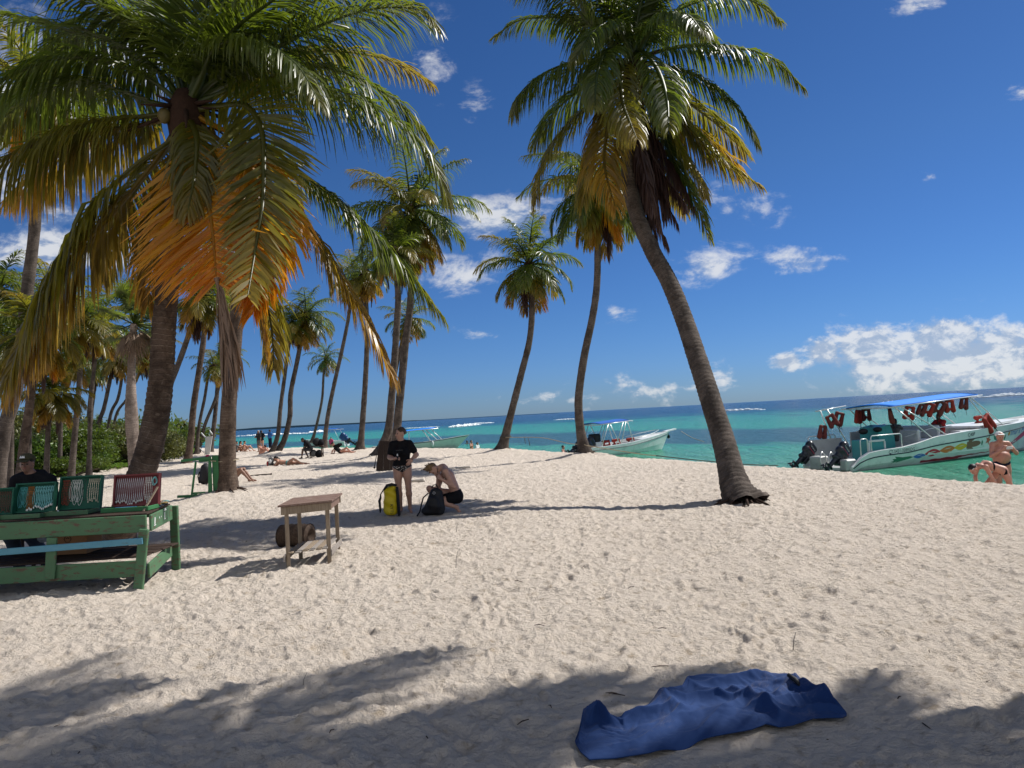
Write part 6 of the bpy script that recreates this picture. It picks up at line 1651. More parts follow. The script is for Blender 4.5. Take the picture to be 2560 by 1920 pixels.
# white upturned plastic table tied to a slim palm, far left middle ------
p = gnd(522, 1138); Yw = p.y
o = empty('upturned_table', p, 'white plastic table on its side with its legs pointing left', 'table')
MB().prism([at(511, 1137, Yw), at(524, 1136, Yw), at(531, 1090, Yw), at(514, 1092, Yw)], (0, .05, 0)).build('table_top', 'white_plastic', o)
for (a, b_) in (((513, 1093), (503, 1082)), ((531, 1086), (524, 1076)), ((510, 1131), (499, 1120))): MB().tube([at(*a, Yw), at(*b_, Yw)], .05, 6).build('leg', 'white_plastic', o, True)
tag(MB().ball(at(519, 1140, Yw - 3), (.18, .14, .1), 10).build('pink_bag', 'cloth_pink', None, True), 'small bright pink bag below the upturned white table', 'bag')

# ropes ------------------------------------------------------------------
def rope(label, pts, r=.014, mat='rope_tan', sag=.15):
    P = spline(pts, 24)
    tag(MB().tube([tuple(q) for q in P], r, 6).build('rope', mat, None, True), label, 'rope')
# ------------------------------------------------------------------ boats
def gel(name, col, rough=.35, dirt=.25):
    m, nt, b = material(name)
    tcx = nt.new('ShaderNodeTexCoord').outputs['Object']
    n1 = nt.noise(tcx, 2.5, 7, .7, .3)
    nt.put(b.inputs['Base Color'], nt.mix(nt.sstep(n1, .45, .75), col, tuple(x * (1 - dirt) for x in col))); b.inputs['Roughness'].default_value = rough; b.inputs['Specular IOR Level'].default_value = .4
gel('hull_white', (.72, .74, .72)); gel('hull_inner', (.42, .43, .42), .5); gel('hull_cream', (.60, .64, .58)); gel('teal_paint', (.045, .30, .30)); gel('canopy_blue', (.012, .21, .75), .7, .12); gel('canopy_navy', (.01, .10, .42), .7, .12)
gel('stripe_red', (.34, .03, .05), .5, .5); gel('stripe_pink', (.62, .08, .16), .5, .3); gel('stripe_dark', (.01, .015, .035), .5); gel('motor_black', (.018, .020, .028), .3); gel('motor_blue', (.01, .05, .16), .3); gel('keel_green', (.06, .20, .16), .6)
simple('tube_metal', (.62, .63, .62), .3, .1, 10, .5, .4)
for k_, c_ in dict(green=(.03, .17, .10), blue=(.03, .12, .42), red=(.48, .03, .05), orange=(.60, .17, .04), yellow=(.62, .42, .03), brown=(.22, .11, .07), navy=(.01, .02, .09), coral=(.55, .10, .05)).items(): simple('sign_' + k_, c_, .6, .1, 8)
simple('vest_red', (.30, .035, .025), .75, .25, 8, .2, bump=.3); simple('vest_brown', (.15, .035, .03), .75, .25, 8, .2, bump=.3)

class Boat:
    def __init__(s, label, ox, oy, rot, L, B, sheer, rub, floor=.22, rake=.16, mat='hull_white', draft=.3, bowlift=0.0):
        s.o = empty('motor_boat', (ox, oy, SEA_Z), label, 'boat', None, rot); s.L = L; s.B = B; s.sh = sheer; s.rubf = rub; s.rake = rake; s.floor = floor; s.draft = draft; s.mat = mat
        s.M = Matrix.Translation((ox, oy, SEA_Z)) @ Matrix.Rotation(rot, 4, 'Z'); s.rot = rot
    def zs(s, x): return float(np.interp(x, [p[0] for p in s.sh], [p[1] for p in s.sh]))
    def beam(s, x):
        t = min(1, max(0, x / s.L)); return s.B * (1 - max(0, (t - .35) / .65) ** 2.3) * (.93 + .07 * min(1, t * 4))
    def pt(s, x, z, side=-1, out=0.0):
        """point on the outer hull at length x (measured on the sheer) and height z"""
        zs = s.zs(x); bm = s.beam(x); t = x / s.L
        f = max(0, min(1, (z + s.draft) / (zs + s.draft)))
        prof = float(np.interp(f, [0, .25, .5, .8, 1], [0.02, .74, .90, .98, 1.0])); flare = 1 - .35 * max(0, t - .5) * 2 * (1 - f)
        X = x - s.rake * s.L * (1 - f) * max(0, (t - .55) / .45) ** 1.5
        return Vector((X, side * (bm * prof * flare + out), z))
    def strip(s, name, mat, f0, f1, xs, out=.006, side=-1):
        mb = MB(); V = []; Fq = []
        for x in xs:
            a, b_ = f0(x), f1(x)
            V += [s.pt(x, a, side, out), s.pt(x, b_, side, out), s.pt(x, b_, side, out - .012), s.pt(x, a, side, out - .012)]
        for i in range(len(xs) - 1):
            for k in range(4): Fq.append((i * 4 + k, i * 4 + (k + 1) % 4, (i + 1) * 4 + (k + 1) % 4, (i + 1) * 4 + k))
        mb.add(V, Fq); return mb.build(name, mat, s.o, False, world=False)
    def hull(s):
        n = 46; V = []; zrow = [0, .12, .25, .4, .5, .65, .8, .92, 1.0]; m = len(zrow)
        xs = [s.L * (i / (n - 1)) ** .9 for i in range(n)]
        for x in xs:
            zs = s.zs(x); row = []
            for side in (-1, 1):
                r_ = [s.pt(x, -s.draft + (zs + s.draft) * f, side) for f in zrow]
                bm = s.beam(x); wl_ = min(.12, bm * .5); fl = min(s.floor, zs - .05) if x < s.L * .62 else zs - .07
                top = r_[-1]
                r_ += [Vector((top.x, side * (bm - wl_), zs + .01)), Vector((top.x, side * max(0.0, bm - wl_ - .03), fl)), Vector((top.x, 0, fl))]
                row.append(r_)
            V += row[0][::-1] + row[1][0:]
        k = 2 * (m + 3); Fq = []
        for i in range(n - 1):
            for j in range(k - 1): Fq.append((i * k + j, (i + 1) * k + j, (i + 1) * k + j + 1, i * k + j + 1))
        Fq.append([j for j in range(k)])
        mb = MB().add(V, Fq); ob = mb.build('hull', s.mat, s.o, False, world=False)
        for p in ob.data.polygons: p.use_smooth = False
        return ob
    def child(s, name, mat, mb, smooth=False, parent=None): return mb.build(name, mat, parent or s.o, smooth, world=False)
    def rub(s, r=.018, mat='stripe_dark'):
        for side in (-1, 1):
            s.child('rub_rail', mat, MB().tube([s.pt(x, s.rubf(x), side, .004) for x in np.linspace(.02, s.L * .985, 40)], r, 6), True)
    def canopy(s, x0, x1, w_, z0, z1, mat, posts):
        n = 12; V = []; m = 8
        for i in range(n + 1):
            for j in range(m + 1):
                x = x0 + (x1 - x0) * i / n; y = -w_ + 2 * w_ * j / m
                V.append(Vector((x, y, z0 + (z1 - z0) * i / n + .09 * (1 - (y / w_) ** 2) - .02 * math.sin(i * math.pi / 2 * 1.0) ** 2 * 0)))
        k = len(V); V += [p - Vector((0, 0, .03)) for p in V]; Fq = []
        for i in range(n):
            for j in range(m):
                a = i * (m + 1) + j; Fq.append((a, a + m + 1, a + m + 2, a + 1)); Fq.append((k + a, k + a + 1, k + a + m + 2, k + a + m + 1))
        for i in range(n):
            for j in (0, m):
                a = i * (m + 1) + j; Fq.append((a, a + m + 1, k + a + m + 1, k + a))
        for j in range(m):
            for i in (0, n):
                a = i * (m + 1) + j; Fq.append((a, a + 1, k + a + 1, k + a))
        s.child('canopy', mat, MB().add(V, Fq), True)
        fr = MB()
        for side in (-1, 1): fr.tube([(x0 - .25, side * w_ * 1.01, z0 - .05), (x1 + .25, side * w_ * 1.01, z1 - .05)], .024, 8)
        for x, z in ((x0, z0), ((x0 + x1) / 2, (z0 + z1) / 2), (x1, z1)): fr.tube([(x, -w_ * 1.01, z - .05), (x, w_ * 1.01, z - .05)], .022, 8)
        s.child('canopy_frame', 'tube_metal', fr, True)
        for (xa, xb) in posts:
            for side in (-1, 1):
                zt = z0 + (z1 - z0) * (xa - x0) / (x1 - x0) - .05
                s.child('canopy_post', 'tube_metal', MB().tube([(xa, side * w_ * 1.0, zt), (xb, side * (s.beam(xb) - .08), s.zs(xb))], .024, 8), True)
    def decal(s, name, mat, polys, out=.005, parent=None):
        mb = MB()
        for poly in polys:
            n = len(poly); A = [s.pt(x, z, -1, out) for x, z in poly]; B_ = [s.pt(x, z, -1, out - .004) for x, z in poly]
            mb.add(A + B_, [list(range(n)), list(range(n, 2 * n))[::-1]] + [(i, n + i, n + (i + 1) % n, (i + 1) % n) for i in range(n)])
        return s.child(name, mat, mb)
    def text(s, txt, x, z, size, slope, mat, name='lettering'):
        V, Fs = text_geo(txt, size)
        P = [s.pt(x + a, z + b_ + slope * a, -1, .006) for (a, b_, c) in V]
        mb = MB(); mb.add(P, Fs); return s.child(name, mat, mb)
def outboard(boat, x, y, z, tilt, mat, label, mark=True, sc=1.0):
    """raised outboard motor, a part of its boat: cowl, leg, lower unit, propeller"""
    g_ = bpy.data.objects.new('outboard_motor', None); COL.objects.link(g_); g_.parent = boat.o; g_.location = (x, y, z); g_.rotation_euler = (0, rad(tilt), 0); g_.scale = (sc,) * 3
    def ch(n, m_, mb, sm=True): return mb.build(n, m_, g_, sm, world=False)
    V, Q = sdf_mesh([('c', (-.16, 0, .32), .17, (.08, 0, .34), .17), ('c', (-.18, 0, .55), .16, (.05, 0, .56), .15), ('c', (-.10, 0, .1), .12, (.02, 0, .12), .12)], .025, .06)
    np_mesh('cowl', V, Q, mat, True, None, g_)
    V, Q = sdf_mesh([('c', (-.08, 0, .1), .10, (-.10, 0, -.45), .07), ('c', (-.08, 0, .0), .10, (-.2, 0, -.05), .08), ('c', (-.10, 0, -.45), .06, (-.10, 0, -.62), .05), ('c', (.12, 0, -.62), .045, (-.26, 0, -.62), .06), ('e', (-.12, 0, -.46), (.2, .1, .02)), ('c', (-.08, 0, -.66), .02, (-.14, 0, -.82), .015)], .02, .03)
    np_mesh('lower_leg', V, Q, 'motor_black', True, None, g_)
    mb = MB().tube([(-.26, 0, -.62), (-.34, 0, -.62)], [.05, .03], 8)
    for k in range(3):
        a = 2.094 * k; mb.ball((-.30, math.cos(a) * .09, -.62 + math.sin(a) * .09), (.02, .07, .045), 8, Matrix.Rotation(a, 3, 'X'))
    ch('propeller', 'motor_black', mb)
    MBk = MB().box((.08, 0, .0), (.14, .26, .36), None, .02); ch('mounting_bracket', 'motor_black', MBk, False)
    if mark:
        V, Fs = text_geo('YAMAHA', .085); 
        mb = MB(); mb.add([(-.26 + a * .9, -.176, .44 + b_) for (a, b_, c) in V], Fs); ch('lettering', 'white_plastic', mb, False)
        ch('red_line', 'sign_red', MB().tube([(-.28, -.172, .36), (.10, -.176, .36)], .007, 4), False)
    return g_

# big tour boat ----------------------------------------------------------
RB = math.atan2(.406, .914)
SHEER = [(0, .16), (.35, .42), (.75, .60), (1.4, .66), (2.5, .70), (3.3, .80), (4.25, .97), (6, 1.07), (8.2, 1.15), (9.8, 1.20), (13.4, 1.50)]
RUBZ = lambda x: float(np.interp(x, [0, .4, .9, 1.6, 2.8, 4.25, 6.06, 8.2, 9.8, 13.4], [.10, .30, .42, .46, .49, .64, .74,   .86, .96, 1.3]))
bb = Boat('big white tour boat with a bright blue canopy and painted mermaid tail shapes on its side', 11.3, 27.1, RB, 13.4, 1.25, SHEER, RUBZ, .30, .13)
bb.o['label'] = 'big white tour boat with a bright blue canopy and colourful shapes painted on its side'
bb.hull(); bb.rub(.022)
xs = np.linspace(3.6, 9.9, 40)
bb.strip('bottom_stripe', 'stripe_red', lambda x: .035 + .02 * max(0, x - 8), lambda x: .10 + .018 * (x - 3) + .014 * math.sin(x * 9), xs, .008)
bb.strip('bow_stripe', 'stripe_pink', lambda x: .22 + (x - 9.3) * .30, lambda x: .36 + (x - 9.3) * .40, np.linspace(9.3, 12.6, 14), .008)
bb.strip('bow_keel', 'keel_green', lambda x: -.25, lambda x: .20 + (x - 9.3) * .30, np.linspace(9.2, 12.0, 14), .005)
bb.canopy(2.3, 7.1, 1.03, 2.20, 2.46, 'canopy_blue', [(2.45, 4.1), (2.75, 4.9), (6.6, 8.6), (6.5, 7.7)])
# stern posts in front of the canopy, rails and boarding loops
for (xa, za, xb) in [(1.0, 2.16, 1.6), (1.35, 2.2, 2.4)]:
    bb.child('canopy_post', 'tube_metal', MB().tube([(xa, 1.08, za), (xb, 1.12, .75)], .024, 8), True)
bb.child('canopy_frame', 'tube_metal', MB().tube([(.8, 1.12, 2.14), (2.4, 1.12, 2.28)], .022, 8), True)
def loop(x0, x1, y, z0, h): return MB().tube([(x0, y, z0), (x0, y, z0 + h - .05), (x0 + .06, y, z0 + h), (x1 - .06, y, z0 + h), (x1, y, z0 + h - .05), (x1, y, z0)], .022, 8)
bb.child('grab_rail', 'tube_metal', loop(1.0, 2.55, -1.12, .64, .55), True)
bb.child('grab_rail', 'tube_metal', loop(.55, .9, -1.05, .5, .6), True)
bb.child('grab_rail', 'tube_metal', loop(.3, 1.7, 1.1, .45, .75), True)
bb.child('boarding_ladder', 'tube_metal', MB().tube([(-.1, -.25, -.1), (-.15, -.25, .5), (.0, -.22, .68), (.18, -.2, .5), (.2, -.2, .3)], .022, 8).tube([(-.1, .15, -.1), (-.15, .15, .5), (.0, .18, .68), (.18, .2, .5), (.2, .2, .3)], .022, 8).tube([(-.13, -.25, .2), (-.13, .15, .2)], .018, 6), True)
bb.child('stern_step', 'hull_inner', MB().box((.10, .45, .25), (.5, .5, .5), None, .05)); bb.child('stern_step', 'hull_inner', MB().box((.10, -.85, .22), (.5, .35, .42), None, .05))
# teal console, locker, windscreen dials
bb.child('console', 'teal_paint', MB().prism([(2.3, -.35, .3), (3.2, -.35, .3), (3.15, -.35, 1.05), (2.95, -.35, 1.5), (2.35, -.35, 1.42)], (0, .85, 0)))
bb.child('helm_cover', 'black_nylon', MB().ball((2.35, -.3, 1.35), (.16, .18, .10), 10).ball((1.95, .0, 1.30), (.2, .15, .12), 10), True)
lk = bb.child('locker', 'teal_paint', MB().box((1.65, -.45, .66), (.95, .7, .72), None, .02))
bb.child('locker_frame', 'hull_white', MB().beam((1.25, -.815, .98), (2.05, -.815, .98), .03, .07, bev=.004).beam((1.25, -.815, .36), (2.05, -.815, .36), .03, .07, bev=.004).beam((1.25, -.815, .4), (1.25, -.815, .94), .07, .03, (0, 1, 0), .004).beam((2.05, -.815, .4), (2.05, -.815, .94), .07, .03, (0, 1, 0), .004))
bb.child('cockpit_wall', 'hull_inner', MB().box((1.1, 1.0, .72), (1.6, .05, .7), None, .01).box((3.9, 1.02, .95), (3.0, .05, .6), None, .01))
bb.child('bench_seat', 'hull_white', MB().box((4.2, .0, .62), (.6, 1.6, .55), None, .06).box((3.95, .0, 1.0), (.14, 1.6, .5), None, .04))
bb.child('bench_seat', 'hull_white', MB().box((5.3, .0, .70), (.6, 1.6, .6), None, .06).box((5.05, .0, 1.1), (.14, 1.6, .5), None, .04))
bb.child('bench_seat', 'hull_inner', MB().box((6.6, -.75, .85), (1.3, .5, .45), None, .05))
bb.child('fore_deck', 'hull_white', MB().prism([(7.1, -1.0, 1.13), (10.4, -.45, 1.24), (10.4, .45, 1.24), (7.1, 1.0, 1.13)], (0, 0, .08)))
bb.child('deck_rail', 'tube_metal', MB().tube([(3.4, -.6, 1.0), (4.5, -.8, 1.25), (5.6, -.9, 1.3)], .018, 6).tube([(2.5, 1.05, 1.2), (4.4, 1.05, 1.45)], .03, 6), True)
outboard(bb, -.12, -.62, .42, 52, 'motor_black', ''); outboard(bb, -.12, .95, .42, 52, 'motor_black', '')
bb.text('CT-S421-3289SDG', 1.75, .505, .17, .03, 'stripe_dark'); bb.text('C40P', 6.05, .85, .20, .05, 'stripe_dark')
bb.text('Imar x M', 9.15, .72, .34, .055, 'sign_blue')
def el(cx, cz, a, b_, n=20, rot=0.0):
    return [(cx + a * math.cos(t) * math.cos(rot) - b_ * math.sin(t) * math.sin(rot), cz + a * math.cos(t) * math.sin(rot) + b_ * math.sin(t) * math.cos(rot)) for t in np.linspace(0, 2 * math.pi, n, endpoint=False)]
def leafp(cx, cz, a, b_, sl): return [(cx - a + 2 * a * t, cz + sl * (-a + 2 * a * t) + b_ * math.sin(math.pi * t)) for t in np.linspace(0, 1, 12)] + [(cx + a - 2 * a * t, cz + sl * (a - 2 * a * t) - b_ * math.sin(math.pi * t)) for t in np.linspace(0, 1, 12)[1:-1]]
def wob(c): return c
# tail of coloured leaves
bb.decal('painted_tail', 'sign_green', [[(1.95, .20), (2.1, .23), (2.0, .29), (2.2, .30), (2.1, .38), (2.5, .33), (2.9, .34), (3.1, .30), (2.9, .25), (2.5, .20), (2.2, .15), (2.25, .20), (2.0, .13), (2.1, .18)]])
for nm, cx, cz, a, b_, sl in [('sign_blue', 3.40, .31, .36, .085, .03), ('sign_red', 4.12, .38, .44, .14, .04), ('sign_orange', 4.95, .45, .46, .13, .06), ('sign_yellow', 5.72, .50, .42, .125, .05)]:
    bb.decal('painted_leaf', nm, [leafp(cx, cz, a, b_, sl)], .005)
    bb.decal('leaf_vein', 'white_plastic', [leafp(cx, cz + .03, a * .45, b_ * .10, sl + .05)], .009)
bb.decal('painted_cone', 'sign_brown', [el(6.50, .55, .42, .115, 20, .05), [(6.05, .40), (6.35, .42), (6.35, .69), (6.05, .66)], [(6.1, .36), (6.5, .37), (6.4, .43), (6.15, .42)], [(6.1, .73), (6.5, .74), (6.4, .68), (6.15, .67)]])
def star(cx, cz, r, n=5, q=.42, ph=.3): return [(cx + (r if i % 2 == 0 else r * q) * math.sin(ph + i * math.pi / n), cz + (r if i % 2 == 0 else r * q) * math.cos(ph + i * math.pi / n)) for i in range(2 * n)]
bb.decal('painted_star', 'sign_coral', [star(7.42, .64, .20)]); bb.decal('painted_shell', 'sign_green', [leafp(7.02, .56, .05, .10, 0)])
bb.decal('painted_kite', 'keel_green', [[(7.75, .86), (7.98, .74), (8.12, .56), (7.86, .64)]]); bb.decal('painted_crab', 'sign_coral', [[(8.42, .52), (8.48, .60), (8.60, .70), (8.54, .80), (8.46, .74), (8.42, .84), (8.36, .74), (8.26, .80), (8.24, .68), (8.36, .60)]])
bb.decal('painted_shell', 'sign_green', [leafp(8.72, .66, .06, .12, 0)]); bb.decal('painted_badge', 'sign_orange', [el(9.02, .80, .08, .08, 14)], .005); bb.decal('badge_centre', 'sign_yellow', [el(9.02, .80, .035, .035, 10)], .009)
bb.decal('hawse_pipe', 'stripe_dark', [el(1.85, .50, .05, .02, 12)])

def life_vest(p, rz, ry, mat, label, group='life vests hanging under the blue canopy', s=1.0):
    o = empty('life_vest', p, label, 'life vest', group, 0); o.rotation_euler = (ry * .35, ry, rz); o.scale = (s,) * 3
    pr = [('c', (-.11, 0, -.08), .055, (-.12, 0, -.42), .085), ('c', (.11, 0, -.08), .055, (.12, 0, -.42), .085), ('c', (-.13, 0, -.08), .045, (.13, 0, -.06), .045), ('c', (-.08, 0, -.36), .05, (.08, 0, -.36), .04), ('c', (-.12, 0, -.25), .06, (-.06, 0, -.40), .05)]
    V, Q = sdf_mesh(pr, .024, .03); np_mesh('float_panel', V, Q, mat, True, None, o)
    MB().tube([(.05, -.05, -.40), (.10, -.04, -.55), (.17, -.02, -.68)], .010, 4).build('strap', 'black_nylon', o, True, world=False)
    return o
rg = random.Random(12)
for i, (x, y, z, m_, lab) in enumerate([(1.05, 1.1, 1.75, 'vest_brown', 'dark red life vest hanging lowest at the stern post of the tour boat'), (1.35, 1.1, 2.12, 'vest_brown', 'dark red life vest at the far stern corner of the blue canopy'), (2.0, 1.1, 2.2, 'vest_brown', 'maroon life vest hanging alone over the engines'),
        (2.9, 1.05, 2.25, 'vest_red', 'red life vest just left of the canopy post pair'), (3.3, 1.05, 2.27, 'vest_brown', 'maroon life vest half behind the canopy post pair'), (2.75, -.6, 2.26, 'vest_brown', 'maroon life vest between the canopy posts'), (3.35, -1.05, 2.30, 'vest_red', 'bright red life vest right of the canopy posts, lying flat'),
        (4.0, -1.08, 2.36, 'vest_brown', 'maroon life vest in the middle of the canopy edge'), (4.45, -1.08, 2.38, 'vest_red', 'wide red life vest in the middle of the canopy edge'), (5.1, -1.08, 2.42, 'vest_brown', 'maroon life vest, left of the pair at the canopy right half'),
        (5.45, -1.08, 2.44, 'vest_red', 'red life vest, right of the pair at the canopy right half'), (6.35, -1.08, 2.52, 'vest_brown', 'dark red life vest hanging at the bow end of the canopy')]):
    p = bb.M @ Vector((x, y * .93, z - .12)); life_vest(p, RB + rg.uniform(-.6, .9), rg.uniform(-.4, .5), m_, lab, s=rg.uniform(1.0, 1.25))
life_vest(bb.M @ Vector((7.35, -1.05, 1.62)), RB + .2, -.5, 'vest_red', 'dark red life vest draped over the side of the tour boat', s=1.5)
v = life_vest(bb.M @ Vector((8.9, -.1, 1.42)), RB, 1.4, 'vest_red', 'red life vest lying on the white fore deck of the tour boat', s=1.0)
def boat_person(boat, x, y, z, rz, label, cl, **k):
    p = boat.M @ Vector((x, y, z)); return person(label, sit_pose(pel=(0, 0, .11)), p, rz, 'dark', .02, ('hair_dark', 'short'), cl, detail=False, hands=False, **k)
boat_person(bb, 3.9, .2, .80, RB + .3, 'person in a grey shirt sitting under the canopy of the tour boat, left one', [topcl('grey')])
boat_person(bb, 5.9, -.2, .88, RB + math.pi, 'person in a red top sitting under the canopy of the tour boat', [topcl('red')])

# mid white boat -----------------------------------------------------------
ps = at(1456, 1142, 42.0); pe = at(1702, 1118, 45.5)
rm = math.atan2(4.6, (pe - ps).x); Lm = 7.4
sh2 = [(0, .55), (1.5, .58), (3, .66), (4.5, .82), (6.0, .98), (7.4, 1.12)]
mbt = Boat('white open boat with two black motors and blue canopy, moored behind the curved palm', ps.x, 42.3, rm, Lm, .95, sh2, lambda x: float(np.interp(x, [0, 3, 5, 7.4], [.38, .48, .70, .96])), .22, .14, 'hull_white')
mbt.hull(); mbt.rub(.02)
mbt.canopy(.75, 3.1, .85, 1.85, 1.98, 'canopy_navy', [(1.4, .8), (1.5, 2.2), (2.6, 1.9), (2.9, 3.3), (2.8, 2.3)])
mbt.child('console', 'hull_white', MB().box((1.0, -.1, .50), (.6, .7, .65), None, .05)); mbt.child('seat_cover', 'black_nylon', MB().box((.95, -.1, 1.05), (.55, .6, .48), None, .08))
mbt.child('thwart', 'hull_inner', MB().box((2.6, 0, .5), (.35, 1.6, .06), None, .01)); mbt.child('thwart', 'hull_inner', MB().box((3.9, 0, .6), (.35, 1.5, .06), None, .01))
mbt.child('bow_rail', 'tube_metal', MB().tube([(3.4, -.85, .85), (4.3, -.80, .94), (5.4, -.55, 1.10), (6.2, -.2, 1.22), (6.2, .2, 1.22), (5.4, .55, 1.10), (4.3, .8, .94)], .018, 6), True)
mbt.child('bow_sprit', 'hull_white', MB().prism([(6.9, -.16, 1.04), (7.9, -.10, 1.16), (7.9, .10, 1.16), (6.9, .16, 1.04)], (0, 0, .07)))
outboard(mbt, -.12, -.38, .46, 62, 'motor_black', '', False, 1.25); outboard(mbt, -.12, .38, .46, 62, 'motor_black', '', False, 1.05)
for i, (x, y) in enumerate([(2.0, -.3), (3.2, .1), (4.4, 0.1)]):
    life_vest(mbt.M @ Vector((x, y, .72)), rm, 1.4, 'vest_red', ['red life vest near the console of the moored white boat', 'red life vest amidships in the moored white boat', 'red life vest near the bow of the moored white boat'][i], 'red vests lying in the moored white boat', 1.1)
tag(MB().ball(mbt.M @ Vector((7.3, .05, .75)), (.10, .10, .14), 8).tube([mbt.M @ Vector((7.4, .05, 1.1)), mbt.M @ Vector((7.3, .05, .85))], .01, 4).build('mooring_buoy', 'black_nylon', None, True), 'small dark float hanging under the bow of the moored white boat', 'float')

# left pale boat ----------------------------------------------------------
pl = at(1010, 1120, 70.0); rl = .45; Ll = 8.6
lb = Boat('pale green white boat with a blue canopy, its hull partly behind the standing woman', at(930, 1117, 66).x, 66, .10, 8.7, .95, [(0, .5), (3.5, .58), (6, .78), (8.7, 1.08)], lambda x: float(np.interp(x, [0, 5, 8.7], [.46, .66, 1.02])), .25, .16, 'hull_cream')
lb.hull(); lb.rub(.03)
lb.canopy(3.0, 5.7, .85, 1.72, 1.86, 'canopy_blue', [(4.5, 5.2), (4.8, 5.8), (5.3, 6.2), (3.3, 3.3)])
lb.child('fender', 'white_plastic', MB().ball(lb.pt(5.4, .45, -1, .12), (.12, .12, .30), 10), True)
lb.text('Princess', 5.1, .95, .26, .15, 'stripe_dark') if False else None
lb.child('motor_cover', 'cloth_grey', MB().ball((2.6, -.5, .95), (.32, .3, .3), 10), True)
# small far boat with blue motor -----------------------------------------
pf = at(826, 1118, 92.0)
fb = Boat('small far boat with a tilted blue motor and bare canopy frame', at(868, 1118, 90).x, 90, math.pi - .2, 5.5, .9, [(0, .6), (5.5, 1.0)], lambda x: .5, .2, .14, 'hull_white')
fb.hull(); fb.canopy(1.0, 2.6, .8, 2.1, 2.15, 'canopy_navy', [(1.2, .6), (2.4, 3.0)])
outboard(fb, -.1, 0, .6, 55, 'motor_blue', '', False, 1.7)
pk = at(828, 1112, 85)
person('person in a pink top standing by the small far boat', stand_pose(), (pk.x, 85, SEA_Z - .45), 0, 'tan', .03, ('hair_dark', 'short'), [topcl('pink')], detail=False, hands=False)

# ropes ----------------------------------------------------------------
eb = trunk_at = None
pE = atD(1097, 945, YE); pD = at(1500, 1112, YD - .3)
rope('rope from the lone slender palm to the curved palm in front of the white boat', [atD(1092, 945, YE - .3), at(1350, 1094, YE - 1.5), at(1420, 1108, YD + 2), at(1462, 1112, YD - .28)], .016)
rope('pale mooring rope running from the curved palm down to the sand', [at(1462, 1113, YD - .28), at(1530, 1124, YD - .4), at(1600, 1135, YD - .8), at(1640, 1139, YD - 1.2)], .018)
rope('dark mooring rope running over the sand and water to the tour boat', [at(1640, 1139, YD - 1.2), at(1740, 1150, 27.0), at(1850, 1160, 26.6), at(1945, 1164, 27.3)], .018, 'rope_dark')
rope('thin pale rope from the bow of the moored white boat into the water', [at(1703, 1078, 45.3), at(1730, 1094, 42), at(1760, 1104, 38)], .016)
for (tx, ty) in [(1092, 945)]:
    c = atD(tx, ty, YE); tag(MB().tube([c + Vector((.27 * math.cos(a), .27 * math.sin(a), .03 * a / 6)) for a in np.linspace(0, 12.5, 30)], .02, 6).tube([c + Vector((.9, -.1, .0)), c + Vector((.95, -.1, -.35)), c + Vector((1.1, -.1, -.05)), c + Vector((1.15, -.1, -.45))], .02, 5).build('rope', 'rope_dark', None, True), 'dark rope wound round the foot of the lone slender palm', 'rope')

# ------------------------------------------------------------------ breaking waves far out
def foam():
    m, nt, b = material('foam')
    tcx = nt.new('ShaderNodeTexCoord').outputs['Object']
    nt.put(b.inputs['Base Color'], nt.mix(nt.noise(tcx, .8, 5, .7), (.55, .62, .64), (.85, .87, .87))); b.inputs['Roughness'].default_value = .9
    mb = MB(); rg = random.Random(5)
    def crest(px0, py0, px1, py1, thick, seg=26):
        for i in range(seg):
            t = (i + rg.random()) / seg; a = gnd(px0 + (px1 - px0) * t, py0 + (py1 - py0) * t, SEA_Z); k = math.sin(math.pi * t) ** .5
            L_ = (a.y * abs(px1 - px0) / F_PX) / seg * rg.uniform(.7, 1.5)
            mb.ball(a + Vector((0, rg.uniform(-1, 1), .0)), (L_, rg.uniform(.8, 2.0) * thick, thick * k * rg.uniform(.25, .55)), 8)
    crest(1122, 1068, 1200, 1062, 1.6); crest(1165, 1061, 1235, 1057, .9); crest(1800, 1028, 1905, 1023, 1.2)
    crest(2465, 993, 2570, 987, 1.9, 34); crest(2200, 1008, 2270, 1003, 1.0); crest(2400, 996, 2465, 993, .9)
    crest(590, 1091, 770, 1083, 1.2, 50); crest(770, 1082, 812, 1079, 2.0, 14); crest(1385, 1050, 1455, 1047, .7); crest(1900, 1025, 1912, 1024, .5, 6); crest(1000, 1072, 1100, 1067, .5, 30)
    tag(mb.build('foam', 'foam', None, True), kind='stuff')
foam()
# low far headland on the left horizon
mb = MB(); rg = random.Random(8); pts = []
for i in range(40):
    t = i / 39; x = at(500 + 900 * t, 1070, 2600).x
    pts.append((x, 2600, (7 * math.sin(math.pi * min(1, t * 1.4 + .08)) * max(0, 1 - t * .9) + rg.uniform(0, 1.5) * (1 - t)) + 0.3))
V = []; Fq = []
for (x, y, z) in pts: V += [(x, y, -3), (x, y, z), (x, y + 80, z * .7), (x, y + 160, -3)]
for i in range(39):
    for k in range(3): Fq.append((i * 4 + k, (i + 1) * 4 + k, (i + 1) * 4 + k + 1, i * 4 + k + 1))
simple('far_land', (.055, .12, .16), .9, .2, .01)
tag(MB().add(V, Fq).build('hills', 'far_land'), kind='structure')

